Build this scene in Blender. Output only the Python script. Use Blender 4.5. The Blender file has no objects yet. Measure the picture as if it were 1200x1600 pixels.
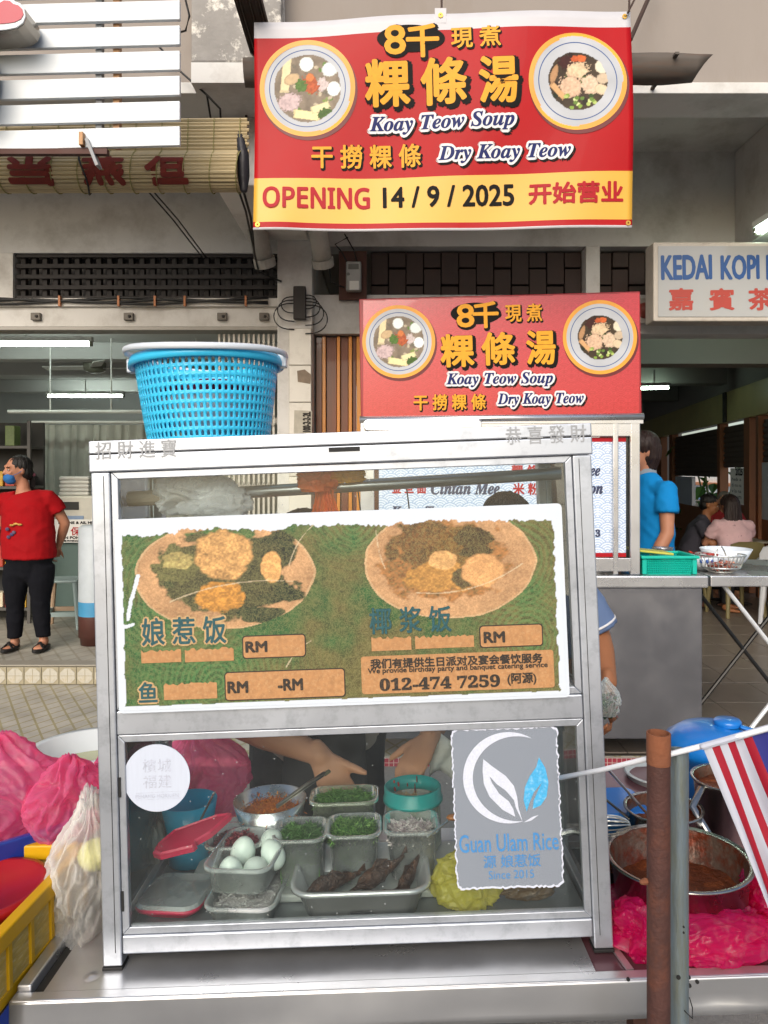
import bpy, bmesh, math, random
import numpy as np
from mathutils import Vector, Matrix, noise as mn

# ------------------------------------------------------------------ camera, sky, sun, exposure
R = math.radians
SC = bpy.context.scene
COL = SC.collection
F, HY, CZ = 1150.0, 735.0, 1.62          # focal length and horizon in photograph pixels, eye height in metres
cam = bpy.data.cameras.new('camera')
cam.sensor_fit = 'VERTICAL'; cam.sensor_height = 36.0; cam.lens = F / 1600 * 36.0
cam.shift_y = -(800 - HY) / 1600
cam.clip_start = 0.05; cam.clip_end = 500
camo = bpy.data.objects.new('camera', cam); COL.objects.link(camo)
camo.location = (0, 0, CZ); camo.rotation_euler = (R(90), 0, 0)
SC.camera = camo
SUN_EL, SUN_AZ = 33.0, 194.0             # azimuth clockwise from +Y; the sun stands behind and left of the camera
w = bpy.data.worlds.new('World'); SC.world = w; w.use_nodes = True
nt = w.node_tree
sky = nt.nodes.new('ShaderNodeTexSky'); sky.sky_type = 'NISHITA'; sky.sun_disc = False
sky.sun_elevation = R(SUN_EL); sky.sun_rotation = R(SUN_AZ); sky.dust_density = 3.0; sky.air_density = 1.0; sky.ozone_density = 0.6
bg = nt.nodes['Background']; bg.inputs[1].default_value = 0.15
nt.links.new(sky.outputs[0], bg.inputs[0])
sl = bpy.data.lights.new('sun', 'SUN'); sl.energy = 2.0; sl.angle = R(50); sl.color = (1.0, 0.95, 0.88)
so = bpy.data.objects.new('sun', sl); COL.objects.link(so)
sd = Vector((math.sin(R(SUN_AZ)) * math.cos(R(SUN_EL)), math.cos(R(SUN_AZ)) * math.cos(R(SUN_EL)), math.sin(R(SUN_EL))))
so.rotation_euler = sd.to_track_quat('Z', 'Y').to_euler(); so.location = sd * 30
vs = SC.view_settings; vs.view_transform = 'Standard'; vs.look = 'None'; vs.gamma = 1; vs.exposure = 0.3; vs.use_curve_mapping = False
SC.cycles.use_denoising = True
SC.cycles.max_bounces = 10; SC.cycles.transparent_max_bounces = 24; SC.cycles.diffuse_bounces = 4; SC.cycles.glossy_bounces = 4
SC.cycles.caustics_reflective = False; SC.cycles.caustics_refractive = False
SC.cycles.sample_clamp_indirect = 6
rnd = random.Random(7)

# ------------------------------------------------------------------ helpers
def P(px, py, d):
    return Vector(((px - 600) / F * d, d, CZ - (py - HY) / F * d))
def srgb(h):
    if isinstance(h, (tuple, list)): return tuple(h[:3])
    h = h.lstrip('#'); o = []
    for i in (0, 2, 4):
        c = int(h[i:i+2], 16) / 255
        o.append(c / 12.92 if c <= .04045 else ((c + .055) / 1.055) ** 2.4)
    return tuple(o)
MATS = {}
def mat(name, col='#808080', rough=.5, metal=0., var=.12, scale=9., bump=0., bscale=80., alpha=1., spec=.5, trans=0., coat=0.,
        emit=0., dirt=None, dscale=3., damt=.5, dlo=.5, dhi=.75, attr=None, stretch=None, rvar=.15, transl=0., sheen=0.):
    if name in MATS: return MATS[name]
    m = bpy.data.materials.new(name); m.use_nodes = True; MATS[name] = m
    t = m.node_tree; n = t.nodes; L = t.links; b = n['Principled BSDF']; c = srgb(col)
    tc = n.new('ShaderNodeTexCoord'); src = tc.outputs['Object']
    if stretch:
        mp = n.new('ShaderNodeMapping'); mp.inputs['Scale'].default_value = stretch; L.new(src, mp.inputs[0]); src = mp.outputs[0]
    no = n.new('ShaderNodeTexNoise'); no.inputs['Scale'].default_value = scale; no.inputs['Detail'].default_value = 6; no.inputs['Roughness'].default_value = .6
    L.new(src, no.inputs['Vector'])
    mr = n.new('ShaderNodeMapRange'); mr.inputs[1].default_value = .2; mr.inputs[2].default_value = .8
    mr.inputs[3].default_value = 1 - var; mr.inputs[4].default_value = 1 + var; L.new(no.outputs[0], mr.inputs[0])
    mx = n.new('ShaderNodeMix'); mx.data_type = 'RGBA'; mx.blend_type = 'MULTIPLY'; mx.inputs[0].default_value = 1
    if attr:
        at = n.new('ShaderNodeAttribute'); at.attribute_name = attr; L.new(at.outputs['Color'], mx.inputs[6])
    else: mx.inputs[6].default_value = (*c, 1)
    L.new(mr.outputs[0], mx.inputs[7]); out = mx.outputs[2]
    if dirt:
        n2 = n.new('ShaderNodeTexNoise'); n2.inputs['Scale'].default_value = dscale; n2.inputs['Detail'].default_value = 8; n2.inputs['Roughness'].default_value = .7
        L.new(src, n2.inputs['Vector'])
        m2 = n.new('ShaderNodeMapRange'); m2.inputs[1].default_value = dlo; m2.inputs[2].default_value = dhi; m2.inputs[3].default_value = 0; m2.inputs[4].default_value = damt
        L.new(n2.outputs[0], m2.inputs[0])
        m3 = n.new('ShaderNodeMix'); m3.data_type = 'RGBA'; L.new(m2.outputs[0], m3.inputs[0]); L.new(out, m3.inputs[6]); m3.inputs[7].default_value = (*srgb(dirt), 1)
        out = m3.outputs[2]
    L.new(out, b.inputs['Base Color'])
    if rvar:
        r2 = n.new('ShaderNodeMapRange'); r2.inputs[1].default_value = .15; r2.inputs[2].default_value = .85
        r2.inputs[3].default_value = max(0.02, rough * (1 - rvar)); r2.inputs[4].default_value = min(1, rough * (1 + rvar)); L.new(no.outputs[0], r2.inputs[0]); L.new(r2.outputs[0], b.inputs['Roughness'])
    else: b.inputs['Roughness'].default_value = rough
    b.inputs['Metallic'].default_value = metal; b.inputs['Alpha'].default_value = alpha
    b.inputs['Specular IOR Level'].default_value = spec; b.inputs['Transmission Weight'].default_value = trans; b.inputs['Coat Weight'].default_value = coat
    if emit:
        b.inputs['Emission Color'].default_value = (*c, 1); b.inputs['Emission Strength'].default_value = emit
    if bump:
        nb = n.new('ShaderNodeTexNoise'); nb.inputs['Scale'].default_value = bscale; nb.inputs['Detail'].default_value = 5; L.new(src, nb.inputs['Vector'])
        bp = n.new('ShaderNodeBump'); bp.inputs['Strength'].default_value = bump; bp.inputs['Distance'].default_value = .01; L.new(nb.outputs[0], bp.inputs['Height']); L.new(bp.outputs[0], b.inputs['Normal'])
    if transl:
        tr = n.new('ShaderNodeBsdfTranslucent'); L.new(out, tr.inputs[0]); ms = n.new('ShaderNodeMixShader'); ms.inputs[0].default_value = transl
        L.new(b.outputs[0], ms.inputs[1]); L.new(tr.outputs[0], ms.inputs[2]); L.new(ms.outputs[0], n['Material Output'].inputs[0])
    return m
def film(name, col, see=.35, rough=.22, transl=.35, crease=.35, cs=34., grad=True):
    """thin plastic film: partly clear, partly coloured, glossy, finely creased"""
    if name in MATS: return MATS[name]
    m = bpy.data.materials.new(name); m.use_nodes = True; MATS[name] = m
    t = m.node_tree; n = t.nodes; L = t.links; b = n['Principled BSDF']; c = srgb(col)
    b.inputs['Roughness'].default_value = rough
    tc = n.new('ShaderNodeTexCoord'); nc = n.new('ShaderNodeTexNoise'); nc.inputs['Scale'].default_value = 26; nc.inputs['Detail'].default_value = 5; nc.inputs['Distortion'].default_value = 2; L.new(tc.outputs['Object'], nc.inputs['Vector'])
    rc = n.new('ShaderNodeMapRange'); rc.inputs[1].default_value = .5; rc.inputs[2].default_value = .72; rc.inputs[3].default_value = 0; rc.inputs[4].default_value = .38; L.new(nc.outputs[0], rc.inputs[0])
    mc = n.new('ShaderNodeMix'); mc.data_type = 'RGBA'; L.new(rc.outputs[0], mc.inputs[0]); mc.inputs[6].default_value = (*c, 1); mc.inputs[7].default_value = (*[x * .45 + .5 for x in c], 1); L.new(mc.outputs[2], b.inputs['Base Color'])
    v = n.new('ShaderNodeTexNoise'); v.inputs['Scale'].default_value = cs; v.inputs['Detail'].default_value = 4; v.inputs['Distortion'].default_value = 1.5; L.new(tc.outputs['Object'], v.inputs['Vector'])
    bp = n.new('ShaderNodeBump'); bp.inputs['Strength'].default_value = crease; bp.inputs['Distance'].default_value = .012; L.new(v.outputs[0], bp.inputs['Height']); L.new(bp.outputs[0], b.inputs['Normal'])
    tl = n.new('ShaderNodeBsdfTranslucent'); tl.inputs[0].default_value = (*[min(1, x * 1.3 + .02) for x in c], 1)
    m1 = n.new('ShaderNodeMixShader'); m1.inputs[0].default_value = transl; L.new(b.outputs[0], m1.inputs[1]); L.new(tl.outputs[0], m1.inputs[2])
    tp = n.new('ShaderNodeBsdfTransparent'); mxc = max(c)
    tp.inputs[0].default_value = (*[(.35 + .65 * x / mxc) if mxc > 0 else 1 for x in c], 1)
    m2 = n.new('ShaderNodeMixShader')
    lw = n.new('ShaderNodeLayerWeight'); lw.inputs[0].default_value = .35; L.new(bp.outputs[0], lw.inputs['Normal'])
    mr = n.new('ShaderNodeMapRange'); mr.inputs[1].default_value = 0; mr.inputs[2].default_value = .8; mr.inputs[3].default_value = see; mr.inputs[4].default_value = see * .2
    L.new(lw.outputs['Facing'], mr.inputs[0]); L.new(mr.outputs[0], m2.inputs[0])
    L.new(m1.outputs[0], m2.inputs[1]); L.new(tp.outputs[0], m2.inputs[2]); L.new(m2.outputs[0], n['Material Output'].inputs[0])
    return m
def pane_mat(name, tint='#eef4f2', refl=1.0, rough=.02, haze=0.0, hazecol='#d8e0e4', speck=0.):
    """flat sheet of glass or clear plastic: sees through, mirrors a little, slightly dusty"""
    if name in MATS: return MATS[name]
    m = bpy.data.materials.new(name); m.use_nodes = True; MATS[name] = m
    t = m.node_tree; n = t.nodes; L = t.links; n.remove(n['Principled BSDF'])
    tp = n.new('ShaderNodeBsdfTransparent'); tp.inputs[0].default_value = (*srgb(tint), 1)
    gl = n.new('ShaderNodeBsdfGlossy'); gl.inputs['Roughness'].default_value = rough
    fr = n.new('ShaderNodeFresnel'); fr.inputs[0].default_value = 1.45
    mu = n.new('ShaderNodeMath'); mu.operation = 'MULTIPLY'; mu.inputs[1].default_value = refl; mu.use_clamp = True; L.new(fr.outputs[0], mu.inputs[0])
    m1 = n.new('ShaderNodeMixShader'); L.new(mu.outputs[0], m1.inputs[0]); L.new(tp.outputs[0], m1.inputs[1]); L.new(gl.outputs[0], m1.inputs[2]); o = m1.outputs[0]
    if haze:
        df = n.new('ShaderNodeBsdfDiffuse'); df.inputs[0].default_value = (*srgb(hazecol), 1)
        tc = n.new('ShaderNodeTexCoord'); no = n.new('ShaderNodeTexNoise'); no.inputs['Scale'].default_value = 14; no.inputs['Detail'].default_value = 7; L.new(tc.outputs['Object'], no.inputs['Vector'])
        mr = n.new('ShaderNodeMapRange'); mr.inputs[1].default_value = .3; mr.inputs[2].default_value = .75; mr.inputs[3].default_value = haze * .4; mr.inputs[4].default_value = haze * 1.6; L.new(no.outputs[0], mr.inputs[0])
        fo = mr.outputs[0]
        if speck:
            vo = n.new('ShaderNodeTexVoronoi'); vo.inputs['Scale'].default_value = 45; L.new(tc.outputs['Object'], vo.inputs['Vector'])
            m4 = n.new('ShaderNodeMapRange'); m4.inputs[1].default_value = .07; m4.inputs[2].default_value = .04; m4.inputs[3].default_value = 0; m4.inputs[4].default_value = speck; L.new(vo.outputs['Distance'], m4.inputs[0])
            ad = n.new('ShaderNodeMath'); ad.operation = 'ADD'; ad.use_clamp = True; L.new(fo, ad.inputs[0]); L.new(m4.outputs[0], ad.inputs[1]); fo = ad.outputs[0]
        m2 = n.new('ShaderNodeMixShader'); L.new(fo, m2.inputs[0]); L.new(o, m2.inputs[1]); L.new(df.outputs[0], m2.inputs[2]); o = m2.outputs[0]
    L.new(o, n['Material Output'].inputs[0])
    return m
def frame_of(axis, up=None):
    a = Vector(axis).normalized(); u = Vector(up) if up is not None else (Vector((0, 0, 1)) if abs(a.z) < .9 else Vector((1, 0, 0)))
    x = u.cross(a)
    if x.length < 1e-6: x = Vector((1, 0, 0)).cross(a)
    x.normalize(); return x, a.cross(x).normalized()
class MB:
    def __init__(s): s.v = []; s.f = []; s.m = []
    def add(s, v, f, mi=0):
        o = len(s.v); s.v += [tuple(q) for q in v]; s.f += [tuple(i + o for i in q) for q in f]; s.m += [mi] * len(f); return s
    def box(s, c, sz, rot=None, mi=0):
        c = Vector(c); h = Vector(sz) / 2; q = []
        for z in (-1, 1):
            for y in (-1, 1):
                for x in (-1, 1):
                    p = Vector((x * h.x, y * h.y, z * h.z))
                    if rot is not None: p = rot @ p
                    q.append(c + p)
        return s.add(q, [(0, 2, 3, 1), (4, 5, 7, 6), (0, 1, 5, 4), (2, 6, 7, 3), (0, 4, 6, 2), (1, 3, 7, 5)], mi)
    def b2(s, lo, hi, mi=0):
        lo, hi = Vector(lo), Vector(hi); return s.box((lo + hi) / 2, hi - lo, None, mi)
    def loft(s, pts, rad, n=12, up=None, dome=True, mi=0, closed=True):
        """closed swept body; rad items are r or (a, b)"""
        pts = [Vector(p) for p in pts]; rad = [(r, r) if not isinstance(r, (tuple, list)) else r for r in rad]
        rings = []
        k = len(pts)
        for i in range(k):
            ax = pts[min(i + 1, k - 1)] - pts[max(i - 1, 0)]
            rings.append((pts[i], rad[i], frame_of(ax, up)))
        full = []
        if dome and closed:
            p, r, fr = rings[0]; ax = (pts[0] - pts[1]).normalized(); rm = min(r)
            for a in (75, 50, 25): full.append((p + ax * rm * math.sin(R(a)), (r[0] * math.cos(R(a)), r[1] * math.cos(R(a))), fr))
        full += rings
        if dome and closed:
            p, r, fr = rings[-1]; ax = (pts[-1] - pts[-2]).normalized(); rm = min(r)
            for a in (25, 50, 75): full.append((p + ax * rm * math.sin(R(a)), (r[0] * math.cos(R(a)), r[1] * math.cos(R(a))), fr))
        v = []; f = []
        for p, r, (x, y) in full:
            for j in range(n):
                a = 2 * math.pi * j / n; v.append(p + x * r[0] * math.cos(a) + y * r[1] * math.sin(a))
        for i in range(len(full) - 1):
            for j in range(n):
                a, b = i * n + j, i * n + (j + 1) % n; f.append((a, b, b + n, a + n))
        if closed:
            f.append(tuple(reversed(range(n)))); f.append(tuple(range((len(full) - 1) * n, len(full) * n)))
        return s.add(v, f, mi)
    def tube(s, pts, r, n=8, mi=0): return s.loft(pts, [r] * len(pts) if not isinstance(r, list) else r, n, None, False, mi)
    def ell(s, c, r, rot=None, n=16, mi=0):
        v = []; f = []; m = n // 2; c = Vector(c)
        for i in range(1, m):
            t = math.pi * i / m
            for j in range(n):
                a = 2 * math.pi * j / n; p = Vector((r[0] * math.sin(t) * math.cos(a), r[1] * math.sin(t) * math.sin(a), r[2] * math.cos(t)))
                v.append(c + (rot @ p if rot is not None else p))
        for i in range(m - 2):
            for j in range(n): a, b = i * n + j, i * n + (j + 1) % n; f.append((a, a + n, b + n, b))
        for sgn, base in ((1, 0), (-1, (m - 2) * n)):
            p = Vector((0, 0, sgn * r[2])); v.append(c + (rot @ p if rot is not None else p)); k = len(v) - 1
            for j in range(n):
                a, b = base + j, base + (j + 1) % n; f.append((k, a, b) if sgn > 0 else (k, b, a))
        return s.add(v, f, mi)
    def lathe(s, prof, n=32, c=(0, 0, 0), mi=0, close=False):
        """prof: (r, z) list; open shell unless the profile closes itself"""
        v = []; f = []; c = Vector(c); k = len(prof)
        for r, z in prof:
            for j in range(n):
                a = 2 * math.pi * j / n; v.append(c + Vector((r * math.cos(a), r * math.sin(a), z)))
        for i in range(k - 1 + (1 if close else 0)):
            for j in range(n):
                a, b = i * n + j, i * n + (j + 1) % n; c2, d2 = ((i + 1) % k) * n + j, ((i + 1) % k) * n + (j + 1) % n
                f.append((a, b, d2, c2))
        return s.add(v, f, mi)
    def disc(s, c, r, n=24, mi=0): return s.add([Vector(c) + Vector((r * math.cos(2 * math.pi * j / n), r * math.sin(2 * math.pi * j / n), 0)) for j in range(n)], [tuple(range(n))], mi)
    def poly(s, pts, lift=0, mi=0): return s.add([(x, -lift, z) for x, z in pts], [tuple(range(len(pts)))], mi)
    def slab(s, pts, y0, y1, mi=0):
        """outline in (x, z), counter-clockwise seen from the camera, from y0 (near) to y1 (far)"""
        n = len(pts); v = [(x, y0, z) for x, z in pts] + [(x, y1, z) for x, z in pts]
        f = [tuple(range(n)), tuple(reversed(range(n, 2 * n)))] + [(i, i + n, (i + 1) % n + n, (i + 1) % n) for i in range(n)]
        return s.add(v, f, mi)
    def build(s, name, mats, parent=None, smooth=False, bevel=0, solid=0, sub=0, loc=None, mw=None):
        me = bpy.data.meshes.new(name); me.from_pydata(s.v, [], s.f)
        if not isinstance(mats, (list, tuple)): mats = [mats]
        for m in mats: me.materials.append(m)
        if len(mats) > 1: me.polygons.foreach_set('material_index', s.m)
        if smooth: me.polygons.foreach_set('use_smooth', [True] * len(me.polygons))
        me.update()
        return link(name, me, parent, bevel, solid, sub, loc, mw)
def link(name, me, parent=None, bevel=0, solid=0, sub=0, loc=None, mw=None):
    o = bpy.data.objects.new(name, me); COL.objects.link(o)
    if parent is not None: o.parent = parent
    if loc is not None: o.location = loc
    if mw is not None: o.matrix_world = mw
    if solid:
        md = o.modifiers.new('s', 'SOLIDIFY'); md.thickness = solid; md.offset = 0
    if sub:
        md = o.modifiers.new('d', 'SUBSURF'); md.levels = sub; md.render_levels = sub
    if bevel:
        md = o.modifiers.new('b', 'BEVEL'); md.width = bevel; md.segments = 2; md.limit_method = 'ANGLE'; md.angle_limit = R(40)
    return o
def tag(o, label, cat, group=None, kind=None):
    if label: o['label'] = label
    if cat: o['category'] = cat
    if group: o['group'] = group
    if kind: o['kind'] = kind
    return o
def thing(name, label, cat, loc=(0, 0, 0), rz=0, group=None, mw=None):
    o = bpy.data.objects.new(name, None); COL.objects.link(o); o.empty_display_size = .05
    if mw is not None: o.matrix_world = mw
    else: o.location = loc; o.rotation_euler = (0, 0, rz)
    return tag(o, label, cat, group)
def struct(o): o['kind'] = 'structure'; return o
def stuff(o, label=None, cat=None): return tag(o, label, cat, None, 'stuff')
def copy_tree(o, parent=None):
    c = o.copy(); COL.objects.link(c); c.parent = parent
    for ch in list(o.children): copy_tree(ch, c)
    return c
def rrect(cx, cz, w, h, r, n=4):
    pts = []
    for sx, sz, a0 in ((1, -1, -90), (1, 1, 0), (-1, 1, 90), (-1, -1, 180)):
        for i in range(n + 1):
            a = R(a0 + 90 * i / n); pts.append((cx + sx * (w / 2 - r) + r * math.cos(a), cz + sz * (h / 2 - r) + r * math.sin(a)))
    return pts
def ellipse(cx, cz, a, b, n=48, rot=0):
    return [(cx + a * math.cos(t) * math.cos(rot) - b * math.sin(t) * math.sin(rot), cz + a * math.cos(t) * math.sin(rot) + b * math.sin(t) * math.cos(rot)) for t in [2 * math.pi * i / n for i in range(n)]]
# ---- flat lettering
GLY = {}
def glyphs(txt, shear=0):
    if (txt, shear) in GLY: return GLY[(txt, shear)]
    cu = bpy.data.curves.new('t', 'FONT'); cu.body = txt; cu.size = 1; cu.shear = shear; cu.resolution_u = 3; cu.fill_mode = 'FRONT'
    o = bpy.data.objects.new('t', cu); COL.objects.link(o)
    dg = bpy.context.evaluated_depsgraph_get(); me = bpy.data.meshes.new_from_object(o.evaluated_get(dg))
    v = np.array([q.co[:2] for q in me.vertices]); f = [tuple(p.vertices) for p in me.polygons]
    bpy.data.objects.remove(o); bpy.data.curves.remove(cu); bpy.data.meshes.remove(me)
    lo, hi = v.min(0), v.max(0); v = (v - lo) / (hi - lo) - .5
    GLY[(txt, shear)] = (v, f, hi - lo); return GLY[(txt, shear)]
def letters(name, txt, cx, cz, w, h, lift, material, parent, bold=0., shear=0, rot=0., ring=8, dx=0, dz=0, warp=None):
    """print txt inside the box w x h (metres) centred on (cx, cz) of the parent's face; bold = stroke growth in metres"""
    v, f, s = glyphs(txt, shear)
    if h is None: h = w * s[1] / s[0]
    if w is None: w = h * s[0] / s[1]
    w2, h2 = w - 2 * bold, h - 2 * bold
    p = v * [w2, h2]
    if rot: c, q = math.cos(rot), math.sin(rot); p = p @ np.array([[c, q], [-q, c]])
    p = p + [cx + dx, cz + dz]
    mb = MB()
    offs = [(0, 0)]
    if bold: offs += [(bold * math.cos(2 * math.pi * i / ring), bold * math.sin(2 * math.pi * i / ring)) for i in range(ring)]
    for i, (ox, oz) in enumerate(offs):
        yy = lift + i * 1.5e-5
        mb.add([((x + ox), -yy - (warp(x + ox, z + oz) if warp else 0), (z + oz)) for x, z in p], f)
    return mb.build(name, material, parent)
# ---- numpy value noise for printed pictures
def vnoise(x, y, seed=0):
    xi, yi = np.floor(x).astype(np.int64), np.floor(y).astype(np.int64); fx, fy = x - xi, y - yi
    fx, fy = fx * fx * (3 - 2 * fx), fy * fy * (3 - 2 * fy)
    def h(a, b):
        n = (a * 374761393 + b * 668265263 + seed * 974711) & 0x7fffffff
        n = ((n ^ (n >> 13)) * 1274126177) & 0x7fffffff
        return ((n ^ (n >> 16)) & 0xffff) / 65535.
    return (h(xi, yi) * (1 - fx) + h(xi + 1, yi) * fx) * (1 - fy) + (h(xi, yi + 1) * (1 - fx) + h(xi + 1, yi + 1) * fx) * fy
def fbm(x, y, seed=0, o=4):
    s = 0; a = .5
    for i in range(o): s = s + a * vnoise(x * 2 ** i, y * 2 ** i, seed + i * 17); a *= .5
    return s
def colgrid(name, us, vs_, colfn, material, parent, lift, keep=None, warp=None):
    """flat printed picture: a fine grid in (u, v) with a colour per point"""
    U, V = np.meshgrid(us, vs_); nu, nv = len(us), len(vs_)
    C = np.clip(colfn(U, V), 0, 1)
    Y = np.full(U.size, -lift)
    if warp is not None: Y = Y - warp(U, V).ravel()
    verts = np.stack([U.ravel(), Y, V.ravel()], 1)
    i = np.arange(nu * nv).reshape(nv, nu); q = np.stack([i[:-1, :-1], i[:-1, 1:], i[1:, 1:], i[1:, :-1]], -1).reshape(-1, 4)
    if keep is not None:
        k = keep(U, V).ravel(); q = q[k[q].all(1)]
    me = bpy.data.meshes.new(name); me.from_pydata(verts.tolist(), [], q.tolist()); me.materials.append(material)
    ca = me.color_attributes.new('Col', 'FLOAT_COLOR', 'POINT')
    ca.data.foreach_set('color', np.concatenate([C.reshape(-1, 3), np.ones((U.size, 1))], 1).ravel().astype(np.float32))
    me.update(); return link(name, me, parent)
def L3(h): return np.array(srgb(h))
# ---- organic bodies: closed pieces fused into one skin
def fuse(name, mb, material, parent=None, vox=.01, smooth=4, mw=None, loc=None):
    me = bpy.data.meshes.new(name); me.from_pydata(mb.v, [], mb.f); me.update()
    bm = bmesh.new(); bm.from_mesh(me); bmesh.ops.recalc_face_normals(bm, faces=bm.faces); bm.to_mesh(me); bm.free()
    o = bpy.data.objects.new(name, me); COL.objects.link(o)
    md = o.modifiers.new('r', 'REMESH'); md.mode = 'VOXEL'; md.voxel_size = vox; md.use_smooth_shade = True
    if smooth:
        ms = o.modifiers.new('s', 'SMOOTH'); ms.factor = .5; ms.iterations = smooth
    me2 = bpy.data.meshes.new_from_object(o.evaluated_get(bpy.context.evaluated_depsgraph_get()))
    bpy.data.objects.remove(o); bpy.data.meshes.remove(me)
    me2.name = name; me2.materials.clear(); me2.materials.append(material)
    me2.polygons.foreach_set('use_smooth', [True] * len(me2.polygons))
    return link(name, me2, parent, mw=mw, loc=loc)
def shreds(name, n, place, length, width, cols, parent=None, seed=1, curl=1.0, segs=3, label=None, cat=None, mw=None, up=.3, thick=False, material=None):
    """many small curved ribbons; place(rng) gives a point; one object of kind stuff"""
    rg = random.Random(seed); V = []; Fc = []; C = []
    for i in range(n):
        p = Vector(place(rg)); a = rg.uniform(0, 6.283); el = rg.uniform(-up, up); ln = length * rg.uniform(.5, 1.3); wd = width * rg.uniform(.6, 1.3)
        d = Vector((math.cos(a) * math.cos(el), math.sin(a) * math.cos(el), math.sin(el))); sd_ = Vector((-math.sin(a), math.cos(a), rg.uniform(-.6, .6))).normalized()
        bend = rg.uniform(-curl, curl); col = srgb(rg.choice(cols)); sh = rg.uniform(.7, 1.2); b = len(V); q = p - d * ln / 2
        for k in range(segs + 1):
            V.append(q - sd_ * wd / 2); V.append(q + sd_ * wd / 2); C += [(*[c * sh for c in col], 1)] * 2
            q = q + d * (ln / segs); d = (Matrix.Rotation(bend / segs, 3, 'Z') @ d + Vector((0, 0, rg.uniform(-.15, .15)))).normalized()
        Fc += [(b + 2 * k, b + 2 * k + 1, b + 2 * k + 3, b + 2 * k + 2) for k in range(segs)]
    me = bpy.data.meshes.new(name); me.from_pydata(V, [], Fc)
    ca = me.color_attributes.new('Col', 'FLOAT_COLOR', 'POINT'); ca.data.foreach_set('color', np.array(C, np.float32).ravel())
    me.materials.append(material or mat('shred', attr='Col', rough=.55, var=.1, transl=.2)); me.update()
    return stuff(link(name, me, parent, solid=width * .35 if thick else 0, mw=mw), label, cat)
def film_bag(name, label, center, size, seed, material, neck=True, amp=.16, freq=7., sub=5, lobes=9, flat=.0, tail=.25, rz=0., group=None, mw=None, top_pull=1.0, cat='bag'):
    """crumpled plastic bag: sharp folds, gathered towards an off-centre knot with a ragged frill"""
    bm = bmesh.new(); bmesh.ops.create_icosphere(bm, subdivisions=sub + (1 if sub < 6 and max(size) > .05 else 0), radius=1)
    off = Vector((seed * 3.1, seed * 1.7, seed * .9)); kx, ky = .25 * math.sin(seed * 2.3), .2 * math.cos(seed * 1.1)
    for v in bm.verts:
        p = v.co.copy(); h = p.z; a = math.atan2(p.y - ky * max(0, h), p.x - kx * max(0, h))
        w_ = Vector((mn.noise(p * 1.7 + off), mn.noise(p * 1.7 + off * 2), mn.noise(p * 1.7 + off * 3))) * .55
        q0 = p + w_
        n1 = mn.noise(q0 * 1.1 + off) * .34
        fq = freq / 7
        def rid(f, o, w): return max(0, 1 - abs(mn.noise(q0 * f * fq + o)) * w)
        c1 = rid(1.3, off, 2.4); c2 = rid(2.6, off * 2, 2.8); c3 = rid(5.2, off * 3, 3.4); c4 = rid(10.5, off * 4, 4.0)
        r = 1 + n1 + amp * (1.0 * c1 + .6 * c2 + .22 * c3 + .06 * c4 - .8)
        if neck:
            t = max(0, h)
            pl = (1 - 2 * abs(((a * lobes / 6.283 + 1.2 * mn.noise(p * 1.6 + off)) % 1) - .5) * 2)
            r *= 1 + .09 * pl * (.1 + t)
            k = 1 - .5 * max(0, (h - .35) / .65) ** 1.1 * top_pull
            q = Vector((p.x * r * k + kx * t * .6, p.y * r * k + ky * t * .6, p.z * (1 + .22 * n1 + .10 * pl * t)))
            if h > .86: e = (h - .86) / .14; q.z += e * tail * (.5 + .9 * mn.noise(Vector((a * 1.6, seed, 0))) + .4 * pl); q.x += e * .25 * tail * math.cos(a) * 1.5; q.y += e * .25 * tail * math.sin(a) * 1.5
        else: q = p * r
        if q.z < -.75 + flat: q.z = -.75 + flat + (q.z + .75 - flat) * .15
        v.co = Vector((q.x * size[0], q.y * size[1], q.z * size[2]))
    me = bpy.data.meshes.new(name); bm.to_mesh(me); bm.free(); me.materials.append(material)
    me.polygons.foreach_set('use_smooth', [True] * len(me.polygons))
    o = link(name, me)
    if mw is not None: o.matrix_world = mw @ Matrix.Translation(center) @ Matrix.Rotation(rz, 4, 'Z')
    else: o.location = center; o.rotation_euler.z = rz
    return tag(o, label, cat, group) if label else o

# the sloping road carries the stall: a frame turned 2.3 degrees about the view direction
TILT = R(-2.1)
O0 = P(560, 1502, 1.3)
M = Matrix.Translation(O0) @ Matrix.Rotation(TILT, 4, 'Y') @ Matrix.Rotation(R(-1.7), 4, 'X')
MI = M.inverted()
def CL(px, py, y):
    """photograph pixel at stall depth y (metres behind the cabinet front) -> stall coordinates"""
    c = MI @ Vector((0, 0, CZ)); d = MI.to_3x3() @ (P(px, py, 1.0) - Vector((0, 0, CZ))); return c + d * ((y - c.y) / d.y)
def CX(px, y, z):
    """stall point at depth y and height z above the table that falls on photograph column px"""
    a = CL(px, 700, y); b = CL(px, 1500, y); t = (z - a.z) / (b.z - a.z); return a.lerp(b, t)
def CM(v, rz=0.): return M @ Matrix.Translation(v) @ Matrix.Rotation(rz, 4, 'Z')
K13 = 1.3 / F
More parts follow.
